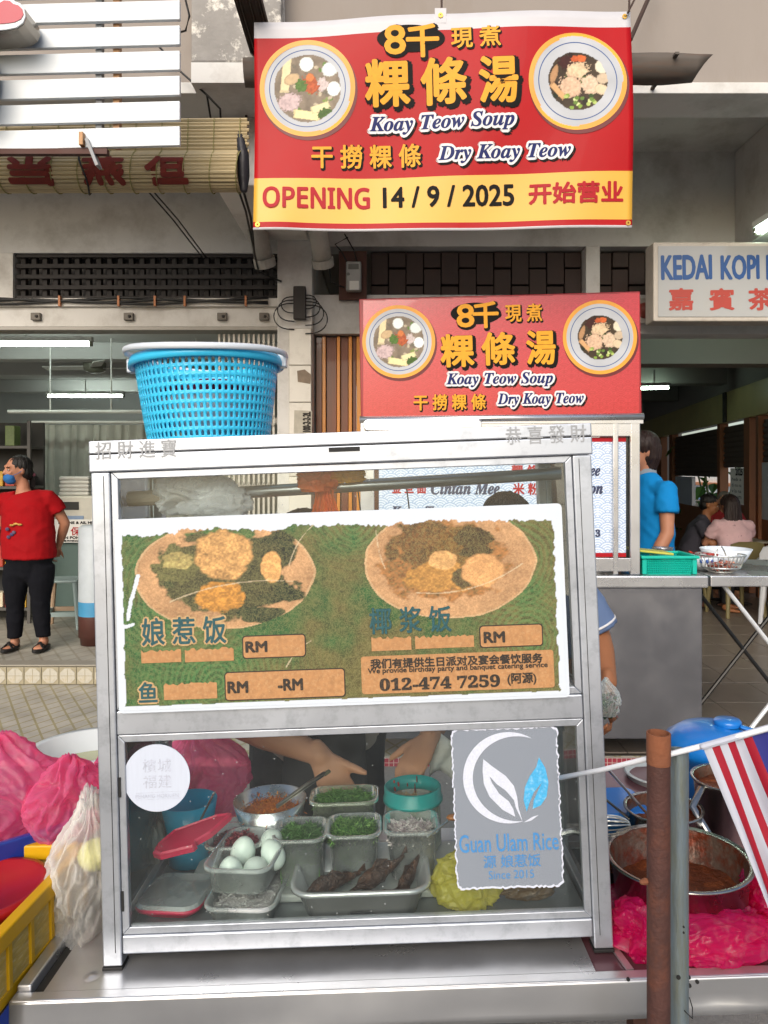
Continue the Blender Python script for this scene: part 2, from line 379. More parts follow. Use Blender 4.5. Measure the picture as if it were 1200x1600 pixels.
# ------------------------------------------------------------------ the setting
def Z55(y): return CZ + (HY - y) * 5.5 / F
def X55(x): return (x - 600) * 5.5 / F
m_asph = mat('asphalt', '#7d7b78', .9, var=.25, scale=60, bump=.6, bscale=220, dirt='#4b4844', dscale=1.3, damt=.6)
m_plast = mat('plaster', '#d9d7d2', .85, var=.05, scale=3, bump=.1, bscale=40, dirt='#8f8578', dscale=2.6, damt=.6, dlo=.48)
m_plastg = mat('plaster_grey', '#cccbc8', .85, var=.06, scale=3, bump=.1, bscale=40, dirt='#7c766c', dscale=2.2, damt=.6, dlo=.48)
m_outer = mat('plaster_outer', '#8f8780', .9, var=.08, scale=2, bump=.15, bscale=30, dirt='#857a6e', dscale=1.4, damt=.7, stretch=(1, 1, .35))
m_peel = mat('plaster_peeling', '#8d8a86', .95, var=.25, scale=6, bump=.5, bscale=30, dirt='#d9d5cc', dscale=7, damt=.95, dlo=.5, dhi=.58)
m_dark = mat('dark_inside', '#3a3a38', .9, var=.1)
m_wire = mat('black_cable', '#141414', .5, var=.1)
m_pav = mat('pavement_tile', '#8c867c', .55, var=.12, scale=5, dirt='#5d574e', dscale=4, damt=.5)

def lattice_mat(name, base, line, sc):
    m = bpy.data.materials.new(name); m.use_nodes = True; t = m.node_tree; n = t.nodes; L = t.links; b = n['Principled BSDF']
    tc = n.new('ShaderNodeTexCoord'); sep = n.new('ShaderNodeSeparateXYZ'); L.new(tc.outputs['Object'], sep.inputs[0])
    fac = None
    for sgn in (1, -1):
        ma = n.new('ShaderNodeMath'); ma.operation = 'MULTIPLY_ADD'; L.new(sep.outputs[1], ma.inputs[0]); ma.inputs[1].default_value = sgn * .62; L.new(sep.outputs[0], ma.inputs[2])
        mu = n.new('ShaderNodeMath'); mu.operation = 'MULTIPLY'; L.new(ma.outputs[0], mu.inputs[0]); mu.inputs[1].default_value = sc
        fr = n.new('ShaderNodeMath'); fr.operation = 'FRACT'; L.new(mu.outputs[0], fr.inputs[0])
        lt = n.new('ShaderNodeMath'); lt.operation = 'LESS_THAN'; L.new(fr.outputs[0], lt.inputs[0]); lt.inputs[1].default_value = .14
        if fac is None: fac = lt.outputs[0]
        else:
            mx = n.new('ShaderNodeMath'); mx.operation = 'MAXIMUM'; L.new(fac, mx.inputs[0]); L.new(lt.outputs[0], mx.inputs[1]); fac = mx.outputs[0]
    no = n.new('ShaderNodeTexNoise'); no.inputs['Scale'].default_value = 6; no.inputs['Detail'].default_value = 6; L.new(tc.outputs['Object'], no.inputs['Vector'])
    r = n.new('ShaderNodeMapRange'); r.inputs[1].default_value = .3; r.inputs[2].default_value = .7; r.inputs[3].default_value = .75; r.inputs[4].default_value = 1.15; L.new(no.outputs[0], r.inputs[0])
    m1 = n.new('ShaderNodeMix'); m1.data_type = 'RGBA'; L.new(fac, m1.inputs[0]); m1.inputs[6].default_value = (*srgb(base), 1); m1.inputs[7].default_value = (*srgb(line), 1)
    m2 = n.new('ShaderNodeMix'); m2.data_type = 'RGBA'; m2.blend_type = 'MULTIPLY'; m2.inputs[0].default_value = 1; L.new(m1.outputs[2], m2.inputs[6]); L.new(r.outputs[0], m2.inputs[7])
    L.new(m2.outputs[2], b.inputs['Base Color']); b.inputs['Roughness'].default_value = .45
    return m
m_latt = lattice_mat('lattice_tile', '#a5a197', '#918968', 9.)
m_latt2 = lattice_mat('lattice_tile_inside', '#9d998e', '#8b8576', 7.)

struct(MB().add([(-150, -60, 0), (150, -60, 0), (150, 250, 0), (-150, 250, 0)], [(0, 1, 2, 3)]).build('road', m_asph))
pav = struct(MB().b2((-9, 4.05, -.1), (9, 5.42, .046)).build('pavement', m_latt))
# red mosaic edge along the pavement
edge = struct(MB().b2((-9, 4.03, -.1), (9, 4.048, .044)).build('pavement_edge', mat('grout', '#b9aba3', .8)))
mb = MB(); mb.b2((-.011, -.002, -.011), (.011, .004, .011)); m_mos = mat('mosaic', '#8f2f3f', .35, var=.3, scale=20)
t0 = None
for r_ in range(2):
    for i in range(100):
        x = -.35 + i * .026
        if t0 is None: o = mb.build('tile', m_mos, edge); t0 = o
        else: o = t0.copy(); COL.objects.link(o)
        o.location = (x, 4.03, .006 + r_ * .026)
# left shop: raised tiled floor with a row of patterned riser tiles
lfl = struct(MB().b2((-7, 5.42, -.1), (-.53, 13, .184)).build('tiled_floor', m_latt2))
riser = struct(MB().b2((-7, 5.404, .047), (-.53, 5.419, .182)).build('step_riser', mat('riser_grout', '#77705f', .8)))
nose = struct(MB().b2((-7, 5.39, .1845), (-.53, 5.52, .196)).build('step_nosing', mat('nosing', '#8d887c', .5), bevel=.003))
m_oct = mat('octagon_tile', '#b0aca0', .4, var=.15, scale=20, dirt='#9a8450', dscale=14, damt=.7)
m_octl = mat('octagon_tile_line', '#958d76', .5)
a0 = math.pi / 8
mb = MB(); mb.b2((-.062, 0, -.062), (.062, .006, .062)); tA = mb.build('tile', m_octl, riser, bevel=.002); tA.location = (-3.6, 5.397, .114)
mb = MB(); mb.slab([(.058 * math.cos(a0 + i * math.pi / 4), .058 * math.sin(a0 + i * math.pi / 4)) for i in range(8)], -.003, .002); tB = mb.build('inlay', m_oct, tA)
mb = MB(); mb.b2((-.002, -.004, -.05), (.002, -.0031, .05)); mb.b2((-.05, -.004, -.002), (.05, -.0031, .002)); mb.build('inlay_line', m_octl, tB)
for i in range(1, 24):
    c = copy_tree(tA, riser); c.location = (-3.6 + i * .128, 5.397, .114)
# right shop floor of square tiles
rfl = struct(MB().b2((-.52, 5.42, -.1), (6.3, 18, .04)).build('shop_floor', mat('floor_joint', '#39342f', .8)))
m_ft = mat('floor_tile', '#6f665d', .32, var=.18, scale=2.5, dirt='#4b443d', dscale=3, damt=.6)
t0 = None
for i in range(13):
    for j in range(11):
        if t0 is None: t0 = MB().b2((-.198, -.198, -.006), (.198, .198, .008)).build('tile', m_ft, rfl, bevel=.002); o = t0
        else: o = t0.copy(); COL.objects.link(o)
        o.location = (1.6 + i * .4, 5.65 + j * .4, .04)
pr = struct(MB().b2((.9, 4.06, .047), (9, 5.43, .049)).build('pavement_paving', mat('floor_joint2', '#39342f', .8)))
t0 = None
for i in range(9):
    for j in range(3):
        if t0 is None: t0 = MB().b2((-.218, -.218, -.001), (.218, .218, .007)).build('tile', m_ft, pr, bevel=.002); o = t0
        else: o = t0.copy(); COL.objects.link(o)
        o.location = (1.13 + i * .44, 4.3 + j * .44, .05)

# ---- the shophouse
sh = thing('shophouse', 'old shophouse with a covered walkway and plastered beams behind the stalls', 'building', (0, 4.1, 0))
sh.location = (0, 0, 0)
MB().b2((-9, 4.1, 3.76), (9, 4.32, 7.5)).build('outer_wall', m_outer, sh)
MB().b2((-9, 4.06, 3.7), (9, 4.34, 3.762)).build('beam_lip', m_plastg, sh, bevel=.004)
MB().b2((-1.03, 3.93, 3.8), (-.55, 4.098, 7.5)).build('pier', m_peel, sh, bevel=.01)
MB().b2((-1.03, 3.93, 3.69), (-.55, 4.058, 3.799)).build('pier_foot', m_plastg, sh)
MB().b2((-9, 4.34, 4.0), (9, 5.5, 4.12)).build('walkway_ceiling', m_plastg, sh)
MB().b2((-9, 5.5, 4.02), (6.1, 18, 4.2)).build('upper_slab', m_plastg, sh)
MB().b2((-1.0, 4.34, 3.3), (-.55, 5.38, 3.998)).build('cross_beam', m_plast, sh, bevel=.008)
MB().b2((2.62, 4.345, 3.25), (3.0, 5.498, 3.998)).build('cross_beam', m_plastg, sh, bevel=.008)
MB().b2((-7, 5.5, Z55(395)), (-.781, 5.7, 4.02)).build('wall_section', m_plastg, sh)
MB().b2((-.525, 5.5, Z55(385)), (9, 5.7, 4.02)).build('wall_section', m_plastg, sh)
MB().b2((-.78, 5.38, .185), (-.526, 5.72, 4.02)).build('column', m_plast, sh, bevel=.006)
MB().b2((-7, 5.5, Z55(395) - .35), (X55(20), 5.7, Z55(395) - .001)).build('wall_section', m_plast, sh)
MB().b2((-7, 5.48, Z55(512)), (-.781, 5.7, Z55(481))).build('door_header', m_plast, sh, bevel=.004)
MB().b2((-7, 5.45, Z55(481) + .001), (-.781, 5.7, Z55(468))).build('cable_ledge', m_plast, sh, bevel=.004)
MB().b2((-7, 5.44, Z55(512) - .03), (-.781, 5.6, Z55(512) - .001)).build('shutter_track', mat('track', '#8d8a84', .5, metal=.4), sh, bevel=.004)
MB().b2((X55(915), 5.49, .05), (X55(937), 5.72, Z55(385) - .001)).build('mullion', m_plast, sh, bevel=.005)
MB().b2((-.525, 5.49, Z55(522)), (9, 5.7, Z55(461))).build('lintel', m_plastg, sh, bevel=.005)
# left vent: a grille of crossing bars before a grey backing
g = MB().b2((X55(20), 5.68, Z55(468)), (-.781, 5.695, Z55(395))).build('vent_grille', mat('vent_back', '#7d7976', .8, var=.3, scale=14), sh)
m_bar = mat('vent_bar', '#2a2624', .7, var=.25, scale=30)
hgt = Z55(395) - Z55(468)
vb = MB().b2((-.017, 0, 0), (.017, .05, hgt - .002)); t0 = None
for i in range(30):
    x = X55(30) + i * .0815
    if x > -.8: break
    if t0 is None: o = t0 = vb.build('bar', m_bar, g)
    else: o = t0.copy(); COL.objects.link(o)
    o.location = (x, 5.56, Z55(468) + .001)
for i in range(5):
    MB().b2((X55(21), 5.53, 0), (-.783, 5.555, .03)).build('bar', m_bar, g, loc=(0, 0, Z55(467) + i * .08))
# right vents: tall staggered blocks
m_blk = mat('vent_block', '#40332e', .75, var=.25, scale=9)
for x0, x1 in ((X55(579), X55(915)), (X55(937), 2.62)):
    g = MB().b2((x0, 5.66, Z55(461) + .001), (x1, 5.695, Z55(385) - .001)).build('vent_panel', mat('vent_joint', '#171211', .9), sh)
    n = int(round((x1 - x0) / .129)); wv = (x1 - x0) / n; zt, zb = Z55(385) - .006, Z55(461) + .006
    for i in range(n):
        z = zt + (.13 if i % 2 else 0)
        while z > zb + .01:
            a, b = max(zb, z - .25), min(zt, z)
            if b - a > .02: MB().b2((x0 + i * wv + .004, 5.60 + .006 * ((i * 7 + int(z * 50)) % 3), a), (x0 + (i + 1) * wv - .004, 5.659, b - .008)).build('block', m_blk, g, bevel=.003)
            z -= .258
# tiled lower face of the column
g = MB().b2((X55(455), 5.368, .19), (X55(489.5), 5.379, Z55(512) - .03)).build('tiled_face', mat('face_grout', '#a49d92', .8), sh)
m_wt = mat('white_wall_tile', '#ddd8cd', .3, var=.06, scale=6, dirt='#a99f90', dscale=9, damt=.4)
for k in range(9):
    zt = Z55(512) - .034 - k * .27
    MB().b2((X55(455.5), 5.358, max(.2, zt - .264)), (X55(489), 5.3675, zt)).build('tile', m_wt, g, bevel=.003)
# remnants of pasted paper and the stencilled number on the pillar
pp = thing('pasted_notice', 'torn grey stencilled notice pasted low on the white tiled pillar', 'notice', P(475, 657, 5.355))
MB().slab([(-.075, -.09), (.055, -.095), (.06, .07), (-.07, .075)], -.001, .001).build('paper', mat('old_paper', '#b9b3a4', .9, var=.2, scale=20), pp)
letters('lettering', '100-2-2-2L', .02, -.01, .15, .06, .003, mat('stencil_ink', '#35302b', .8), pp, bold=.003, rot=R(90))
pp = thing('pasted_notice', 'small torn brown paper scrap on the white tiled pillar', 'notice', P(476, 588, 5.355))
MB().slab([(-.05, -.04), (.04, -.055), (.05, .01), (.0, .05), (-.055, .04)], -.001, .001).build('paper', mat('old_paper2', '#8d7d6c', .9, var=.3, scale=20), pp)
# folding timber doors
fd = thing('folding_door', 'varnished orange-brown folding timber door beside the white pillar', 'door', (0, 5.6, .05))
m_or = mat('varnish_orange', '#d98a2a', .35, var=.2, scale=3, stretch=(8, 8, .6), coat=.3); m_or2 = mat('varnish_brown', '#6e3318', .4, var=.3, scale=3, stretch=(8, 8, .6), coat=.3)
x = -.515
for i in range(26):
    wv = (.05, .03, .08, .028, .06, .03, .03, .04)[i % 8]
    MB().b2((x, -.03 - .03 * (i % 2), 0), (x + wv - .004, .02, Z55(522) - .06)).build('door_leaf', m_or if i % 2 else m_or2, fd, bevel=.003)
    x += wv
    if x > 1.46: break
# collapsible gate pushed to the side
cg = thing('folding_gate', 'folded grey steel lattice gate beside the left shop entrance', 'gate', (0, 5.52, .19))
m_gate = mat('gate_steel', '#b5b1a8', .5, metal=.3, var=.15, dirt='#6b5b4b', dscale=10, damt=.5)
for i in range(15):
    x = X55(342) + i * .037
    MB().b2((x - .009, -.012, 0), (x + .009, .012, Z55(513) - .23)).build('bar', m_gate, cg, bevel=.002)
for k in range(5):
    for s in (-1, 1):
        mb = MB()
        for i in range(14):
            xa = X55(342) + i * .037; mb.tube([(xa, -.016, .3 + k * .5 + (.04 if i % 2 else -.04) * s), (xa + .037, -.016, .3 + k * .5 + (-.04 if i % 2 else .04) * s)], .006, 6)
        stuff(mb.build('cross_link', m_gate, cg))
# interior of the left shop
it = thing('shop_interior', 'grey painted interior walls and ceiling of the left shop', 'interior', (0, 0, 0))
m_in = mat('interior_paint', '#c6c9c9', .8, var=.06, scale=2); m_in2 = mat('interior_ceiling', '#c3c5c3', .85, var=.05, scale=2)
MB().b2((-7, 12.8, .19), (-.53, 13, 4)).build('back_wall', m_in, it)
MB().b2((-7.2, 5.7, .19), (-7, 13, 4)).build('side_wall', m_in, it)
MB().b2((-.7, 5.73, .19), (-.53, 12.8, 4)).build('side_wall', m_in, it)
MB().b2((-7, 5.71, 3.05), (-.71, 12.8, 3.15)).build('ceiling', m_in2, it)
for y in (8.2, 9.6, 11.6): MB().b2((-7, y, 2.86), (-.71, y + .25, 3.049)).build('ceiling_beam', m_in2, it, bevel=.01)
# interior of the right shop
ir = thing('coffee_shop_interior', 'dim ceiling, beams and far wall inside the coffee shop', 'interior', (0, 0, 0))
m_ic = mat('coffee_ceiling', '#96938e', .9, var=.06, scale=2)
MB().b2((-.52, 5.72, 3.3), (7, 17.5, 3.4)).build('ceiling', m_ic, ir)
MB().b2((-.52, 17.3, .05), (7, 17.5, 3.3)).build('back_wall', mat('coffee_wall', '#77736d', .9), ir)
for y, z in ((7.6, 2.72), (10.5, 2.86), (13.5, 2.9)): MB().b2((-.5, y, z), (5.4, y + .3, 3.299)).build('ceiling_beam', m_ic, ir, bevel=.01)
# cables along the ledge with clips, pipes and boxes
cb = thing('ledge_cable', 'black cable run clipped along the ledge above the left shop', 'cable', (0, 0, 0))
for k in range(3):
    MB().tube([(-6.9 + i * .155, 5.43, Z55(476) + .012 * math.sin(i * .9 + k * 2) + k * .012) for i in range(40)], .009, 6).build('cable', m_wire, cb, smooth=True)
for px in (100, 191, 247, 293, 387): MB().b2((X55(px) - .008, 5.416, Z55(482)), (X55(px) + .008, 5.442, Z55(466))).build('clip', mat('clip_copper', '#9a6440', .5, metal=.3), cb)
br = None
for px in (60, 204, 349, 414):
    if br is None:
        br = thing('gate_bracket', 'first of four steel brackets from the left over the left shop', 'bracket', (0, 0, 0), 0, 'brackets over the left shop entrance')
        MB().b2((-.035, 0, -.025), (.035, .03, .03)).build('plate', mat('bracket', '#6d6861', .6, metal=.4), br, bevel=.004)
        MB().loft([(.01, 0, .003), (.01, -.012, .003)], [.012, .009], 10, None, False).build('bolt', m_bar, br); c = br
    else: c = copy_tree(br)
    c.location = (X55(px), 5.448, Z55(497)); c['label'] = '%s of four steel brackets from the left over the left shop' % {60: 'first', 204: 'second', 349: 'third', 414: 'fourth'}[px]
jb = thing('junction_box', 'dark metal junction strip with looping cables on the pillar', 'box', P(469, 475, 5.37))
MB().b2((-.045, -.05, -.12), (.045, 0, .12)).build('housing', mat('box_dark', '#2c2724', .6, var=.3), jb, bevel=.006)
for i in range(7):
    s = -1 if i % 2 else 1; a = .04 + .018 * i
    z0_, hz = .06 - .012 * i, .05 + .009 * i
    MB().tube([(s * (.04 + (.05 + a * .75) * math.sin(math.pi * k_ / 14) ** .7), -.02 - .01 * math.sin(math.pi * k_ / 14), z0_ - hz + hz * math.cos(math.pi * k_ / 14)) for k_ in range(15)], .0045, 6).build('cable', m_wire, jb, smooth=True)
mt = thing('electric_meter', 'grey electric meter on a brown timber board above the pillar', 'meter', P(553, 432, 5.45)); mt.scale = (.86, 1, .86)
MB().b2((-.13, .0, -.2), (.11, .03, .22)).build('board', mat('meter_board', '#4b2a20', .7, var=.25), mt, bevel=.003)
mbx = MB().b2((-.065, -.07, -.14), (.065, 0, .11)).build('case', mat('meter_case', '#8e8f8c', .35, var=.1), mt, bevel=.012)
MB().b2((-.045, -.073, .04), (.045, -.0705, .085)).build('display', mat('meter_lcd', '#4b4f49', .2), mbx)
MB().b2((-.035, -.074, -.135), (.045, -.0705, -.06)).build('paper_tag', mat('tag_paper', '#d8d8d2', .8), mbx)
MB().loft([(-.045, -.069, -.0), (-.045, -.076, -.0)], [.014, .012], 12, None, False).build('seal', mat('meter_seal', '#5b5c58', .5), mbx)
for pts in ([(-.05, -.02, .1), (-.1, -.02, .2), (-.16, -.02, .27), (-.05, -.02, .33)], [(.03, -.02, .1), (.0, -.02, .22), (-.08, -.02, .36)], [(-.08, -.02, -.1), (-.2, -.01, -.05), (-.22, -.01, .3)]):
    MB().tube(pts, .006, 6).build('cable', m_wire, mt, smooth=True)
m_pipe = mat('white_pipe', '#b3afa6', .5, var=.1, dirt='#7b746a', dscale=6, damt=.5)
for a, b, lab in (((395, 330), (414, 412), 'thick white drain pipe stub left of the pillar top'), ((494, 340), (505, 412), 'thick white drain pipe stub right of the pillar top')):
    dp = thing('drain_pipe', lab, 'pipe', P(b[0], b[1], 5.3)); q = P(a[0], a[1], 5.1) - P(b[0], b[1], 5.3)
    MB().loft([(0, 0, 0), q * .5, q * 1.6], [.068] * 3, 16, None, False).build('pipe', m_pipe, dp, smooth=True); MB().loft([q * .0 - q * .05, q * .12], [.078, .078], 16, None, False).build('collar', m_pipe, dp)
def cable(name, pts, r, lab): return tag(MB().tube(pts, r, 6).build(name, m_wire, smooth=True), lab, 'cable')
cable('hanging_cable', [P(228, 295, 4.4), P(270, 343, 4.9), P(316, 402, 5.45)], .005, 'left one of two thin parallel wires crossing the grey upper wall')
cable('hanging_cable', [P(236, 295, 4.4), P(278, 343, 4.9), P(322, 402, 5.45)], .005, 'right one of two thin parallel wires crossing the grey upper wall')
cable('hanging_cable', [P(325, 0, 4.08), P(318, 60, 4.08), P(322, 140, 4.06), P(330, 190, 4.1)], .006, 'black wire hanging down beside the peeling pier')
cable('hanging_cable', [P(243, 66, 4.05), P(280, 110, 4.0), P(325, 150, 4.0), P(344, 170, 4.02), P(345, 188, 4.05)], .006, 'black wire sagging from the slatted sign to the bamboo blind')
cable('hanging_cable', [P(290, 0, 4.0), P(296, 25, 4.0), P(290, 48, 4.0), P(278, 51, 4.0)], .006, 'short hooked wire beside the end of the slatted sign')
cable('hanging_cable', [P(385, 180, 4.2), P(378, 290, 4.3), P(392, 340, 4.6), P(398, 400, 5.2)], .008, 'black wire bundle dropping beside the left edge of the banner')
cable('hanging_cable', [P(372, 295, 4.3), P(384, 330, 4.5), P(404, 425, 5.3), P(440, 440, 5.36)], .007, 'black wire curving round the drain pipe stub')
# fluorescent lamps (lit)
def tube_lamp(lab, a, b, strength, col='#f2fff4', fix=True):
    t = thing('fluorescent_lamp', lab, 'lamp', a.lerp(b, .5)); v = (b - a) / 2; ax = v.normalized()
    MB().loft([-v, v], [.018, .018], 10, None, False).build('tube', mat('tube_%d' % (strength * 10), col, .4, emit=strength), t, smooth=True)
    up = Vector((0, 0, .05)); rot = Matrix((ax, frame_of(ax)[0], frame_of(ax)[1])).transposed()
    MB().box(up, (v.length * 2.1, .06, .045), rot).build('batten', mat('lamp_batten', '#c9cbc8', .4), t, bevel=.005)
    for s in (-1, 1): MB().box(v * s * 1.02 + up * .35, (.025, .035, .07), rot).build('end_cap', mat('lamp_cap', '#7d7d70', .5), t)
    MB().tube([up, up + Vector((0, 0, .2))], .008, 6).build('stem', mat('lamp_batten', '#c9cbc8'), t)
    return t
tube_lamp('lit fluorescent tube nearest the left shop entrance', P(-60, 538, 7.2), P(140, 538, 7.2), 34)
tube_lamp('lit fluorescent tube deep inside the left shop', P(75, 619, 11), P(192, 619, 11), 34)
tube_lamp('lit fluorescent tube under the coffee shop signboard', P(1057, 521, 6.1), P(1290, 519, 6.1), 26, '#dfffe8')
tube_lamp('lit fluorescent tube deep inside the coffee shop', P(1000, 607, 10.2), P(1045, 606, 10.2), 26, '#eaffd8')
tube_lamp('lit fluorescent tube under the walkway ceiling at far right', P(1182, 363, 5.1), P(1260, 315, 4.7), 26, '#dfffe8')
# ceiling fan
fn = thing('ceiling_fan', 'grey three-bladed ceiling fan inside the left shop', 'fan', P(148, 572, 8.6))
MB().lathe([(.001, .1), (.09, .09), (.13, .03), (.12, -.05), (.05, -.08), (.001, -.08)], 20).build('motor', mat('fan_motor', '#77786a', .4), fn, smooth=True)
MB().tube([(0, 0, .08), (0, 0, .34)], .015, 8).build('rod', mat('fan_motor', '#77786a'), fn)
for k, a in enumerate((175, 295, 5)):
    rt = Matrix.Rotation(R(a), 3, 'Z') @ Matrix.Rotation(R(12), 3, 'X')
    MB().box(rt @ Vector((.36, 0, -.02)), (.5, .13, .008), rt).build('blade', mat('fan_blade', '#e2e4df', .4), fn, bevel=.003)
# curtain on a white track
cu = thing('curtain', 'pale grey pleated curtain hanging on a white track in the left shop', 'curtain', P(150, 664, 8.2))
def pleat(x0, x1, y, z0, z1, n, amp, seed):
    mb = MB(); k = n * 10; v = []; nz = 10
    for j in range(nz + 1):
        for i in range(k + 1):
            t = i / k; a = amp * (1 + .3 * math.sin(i * .37 + seed)) * (.7 + .5 * j / nz)
            v.append((x0 + (x1 - x0) * t + .01 * math.sin(i * .9 + j * .3), y + a * math.sin(t * n * 6.283 + .4 * math.sin(j * .5 + t * 9)), z0 + (z1 - z0) * j / nz))
    f = [(j * (k + 1) + i, j * (k + 1) + i + 1, (j + 1) * (k + 1) + i + 1, (j + 1) * (k + 1) + i) for j in range(nz) for i in range(k)]
    return mb.add(v, f)
m_cur = mat('curtain_cloth', '#b3b5ac', .9, var=.1, scale=6, transl=.15)
pleat(-.65, 1.7, 0, 0, -1.75, 20, .03, 1).build('cloth', m_cur, cu, smooth=True)
MB().tube([(-.75, 0, .03), (2, 0, .03)], .018, 8).build('track', mat('white_rail', '#d4d6d2', .4), cu)
MB().tube([(-.8, -.35, .12), (2, -.35, .12)], .02, 8).build('track', mat('white_rail', '#d4d6d2'), cu)
for x in (-.35, .3, 1.2): MB().tube([(x, -.35, .13), (x, -.35, .9)], .008, 6).build('hanger_rod', mat('white_rail', '#d4d6d2'), cu)
# ------------------------------------------------------------------ signs
m_gold = mat('gold_print', '#d9992a', .5, spec=.2, var=.12, scale=30); m_blk = mat('black_print', '#0a0807', .6, spec=.15, var=.05); m_navy = mat('navy_print', '#14205a', .5, spec=.2, var=.05)
m_white = mat('white_print', '#d9d8d8', .5, spec=.2, var=.03); m_redp = mat('red_print', '#a01520', .5, spec=.2, var=.06); m_print = mat('picture_print', attr='Col', spec=.25, rough=.5, var=.03)
def wdisc(cx, cz, a, b, lift, warp=None, n=48, rings=6):
    mb = MB(); v = [(cx, cz)] + [(cx + a * k / rings * math.cos(2 * math.pi * i / n), cz + b * k / rings * math.sin(2 * math.pi * i / n)) for k in range(1, rings + 1) for i in range(n)]
    return mb.add([(x, -lift - (warp(x, z) if warp else 0), z) for x, z in v], [(0, 1 + i, 1 + (i + 1) % n) for i in range(n)] + [(1 + k * n + i, 1 + (k + 1) * n + i, 1 + (k + 1) * n + (i + 1) % n, 1 + k * n + (i + 1) % n) for k in range(rings - 1) for i in range(n)])
def bowl_print(parent, cx, cz, r, lift, kind, seed, warp=None):
    def col(U, V):
        x, y = (U - cx) / r, (V - cz) / r; rr = np.hypot(x, y); C = np.zeros(U.shape + (3,))
        n = fbm(x * 9 + 30, y * 9 + 30, seed); n2 = fbm(x * 26 + 9, y * 26 + 5, seed + 5)
        C[:] = L3('#b3b6bb') * (.8 + .22 * (fbm(x * 1.5 + 4, y * 1.5 + 4, seed))[..., None] * 1.6)
        C[rr > .93] = L3('#e8a52e')
        ir = .70 if kind == 0 else .60; ins = rr < ir + .05 * (n - .5)
        base = L3('#7d7060') if kind == 0 else L3('#3d3020')
        C[ins] = (base * (.55 + .9 * n[..., None]))[ins]
        rg = random.Random(seed)
        def blob(bx, by, a, b, c, rot=0, rag=.25, tex=.5, square=False):
            dx, dy = x - bx, y - by; u = dx * math.cos(rot) + dy * math.sin(rot); v = -dx * math.sin(rot) + dy * math.cos(rot)
            q = np.maximum(abs(u) / a, abs(v) / b) if square else np.hypot(u / a, v / b)
            k = (q < 1 + rag * (n2 - .5) * 2) & ins
            C[k] = (L3(c) * (1 - tex / 2 + tex * n2[..., None] * 1.1))[k]
            e = (q > .86) & k; C[e] *= .75
        if kind == 0:
            for i in range(26): blob(rg.uniform(-.5, .5), rg.uniform(-.5, .5), .05, .035, rg.choice(['#5d7a3a', '#7d8f4a', '#b5a890', '#6d6658']), rg.uniform(0, 3))
            blob(-.45, .3, .09, .38, '#d9c9a0', -.1, .05, .25, True); blob(-.33, .2, .17, .11, '#bda37e', .4, .1, .3)
            blob(-.02, .5, .15, .15, '#dfe6e2', 0, .05, .15); blob(.47, .38, .17, .15, '#d5dcd8', .2, .1, .2); blob(.55, -.02, .14, .15, '#e6ebe8', 0, .05, .15)
            blob(-.38, -.27, .25, .2, '#b9a3a3', .2, .5, .8); blob(.3, .08, .14, .14, '#bfb1ae', 0, .5, .8)
            blob(-.02, -.55, .28, .09, '#dccf9c', -.15, .08, .25, True); blob(.27, -.4, .2, .075, '#d8cfa0', .3, .08, .25, True); blob(.36, -.52, .15, .1, '#3f5a22', .4, .5, .9)
            blob(.05, .07, .2, .2, '#a4502c', 0, .6, 1.0); blob(-.13, .05, .12, .13, '#4b6a2c', 0, .6, .9); blob(.05, .22, .09, .09, '#c4723e', .5, .2, .5)
        else:
            for i in range(34):
                a = rg.uniform(0, 6.28); q = rg.uniform(.1, .55); blob(q * math.cos(a), q * math.sin(a), .08, .05, rg.choice(['#31451f', '#24200f', '#4d5e2a', '#2c1a10', '#1d2412']), rg.uniform(0, 3), .5, .8)
            blob(-.2, .36, .2, .16, '#3a1710', 0, .5, .8)
            blob(.0, .22, .24, .18, '#cdb391', .3, .45, .8); blob(-.14, -.12, .24, .22, '#c9a88c', 0, .45, .8); blob(.24, -.08, .2, .2, '#cbb096', 0, .45, .8)
            blob(.5, .3, .14, .15, '#d9cdb4', 0, .08, .25); blob(.52, .05, .15, .11, '#bda98f', .2, .08, .25); blob(.48, -.18, .14, .11, '#cdb899', -.3, .08, .25)
            blob(-.4, -.22, .2, .06, '#c59a6c', -.8, .1, .3, True); blob(-.48, .12, .07, .2, '#a8805a', -.3, .2, .5)
            blob(.08, .46, .1, .08, '#c4602e', 0, .3, .6); blob(-.05, .45, .08, .07, '#b8552a', 0, .3, .6)
            for i in range(16): blob(rg.uniform(-.25, .35), rg.uniform(-.55, -.3), .045, .04, rg.choice(['#a8b866', '#7d9a3e', '#c7d08f', '#5d7a30']), 0, .2, .4)
        return C
    n = 128; us = np.linspace(cx - r, cx + r, n); vs2 = np.linspace(cz - r, cz + r, n)
    # dark printed drop shadow under the bowl, then the bowl with a clean circular outline
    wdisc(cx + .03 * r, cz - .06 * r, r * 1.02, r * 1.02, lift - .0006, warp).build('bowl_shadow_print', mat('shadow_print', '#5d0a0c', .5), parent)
    rim = MB(); N = 72; rim.add([(cx + r * k * math.cos(2 * math.pi * i / N), -lift - .0002 - (warp(cx + r * math.cos(2 * math.pi * i / N), cz + r * math.sin(2 * math.pi * i / N)) if warp else 0), cz + r * k * math.sin(2 * math.pi * i / N)) for k in (.9, 1.0) for i in range(N)], [(i, (i + 1) % N, N + (i + 1) % N, N + i) for i in range(N)])
    b = colgrid('bowl_picture', us, vs2, col, m_print, parent, lift, keep=lambda U, V: np.hypot(U - cx, V - cz) < r * .985, warp=np.vectorize(warp) if warp else None)
    rim.build('bowl_rim_print', mat('rim_print', '#d6932a', .45), parent)
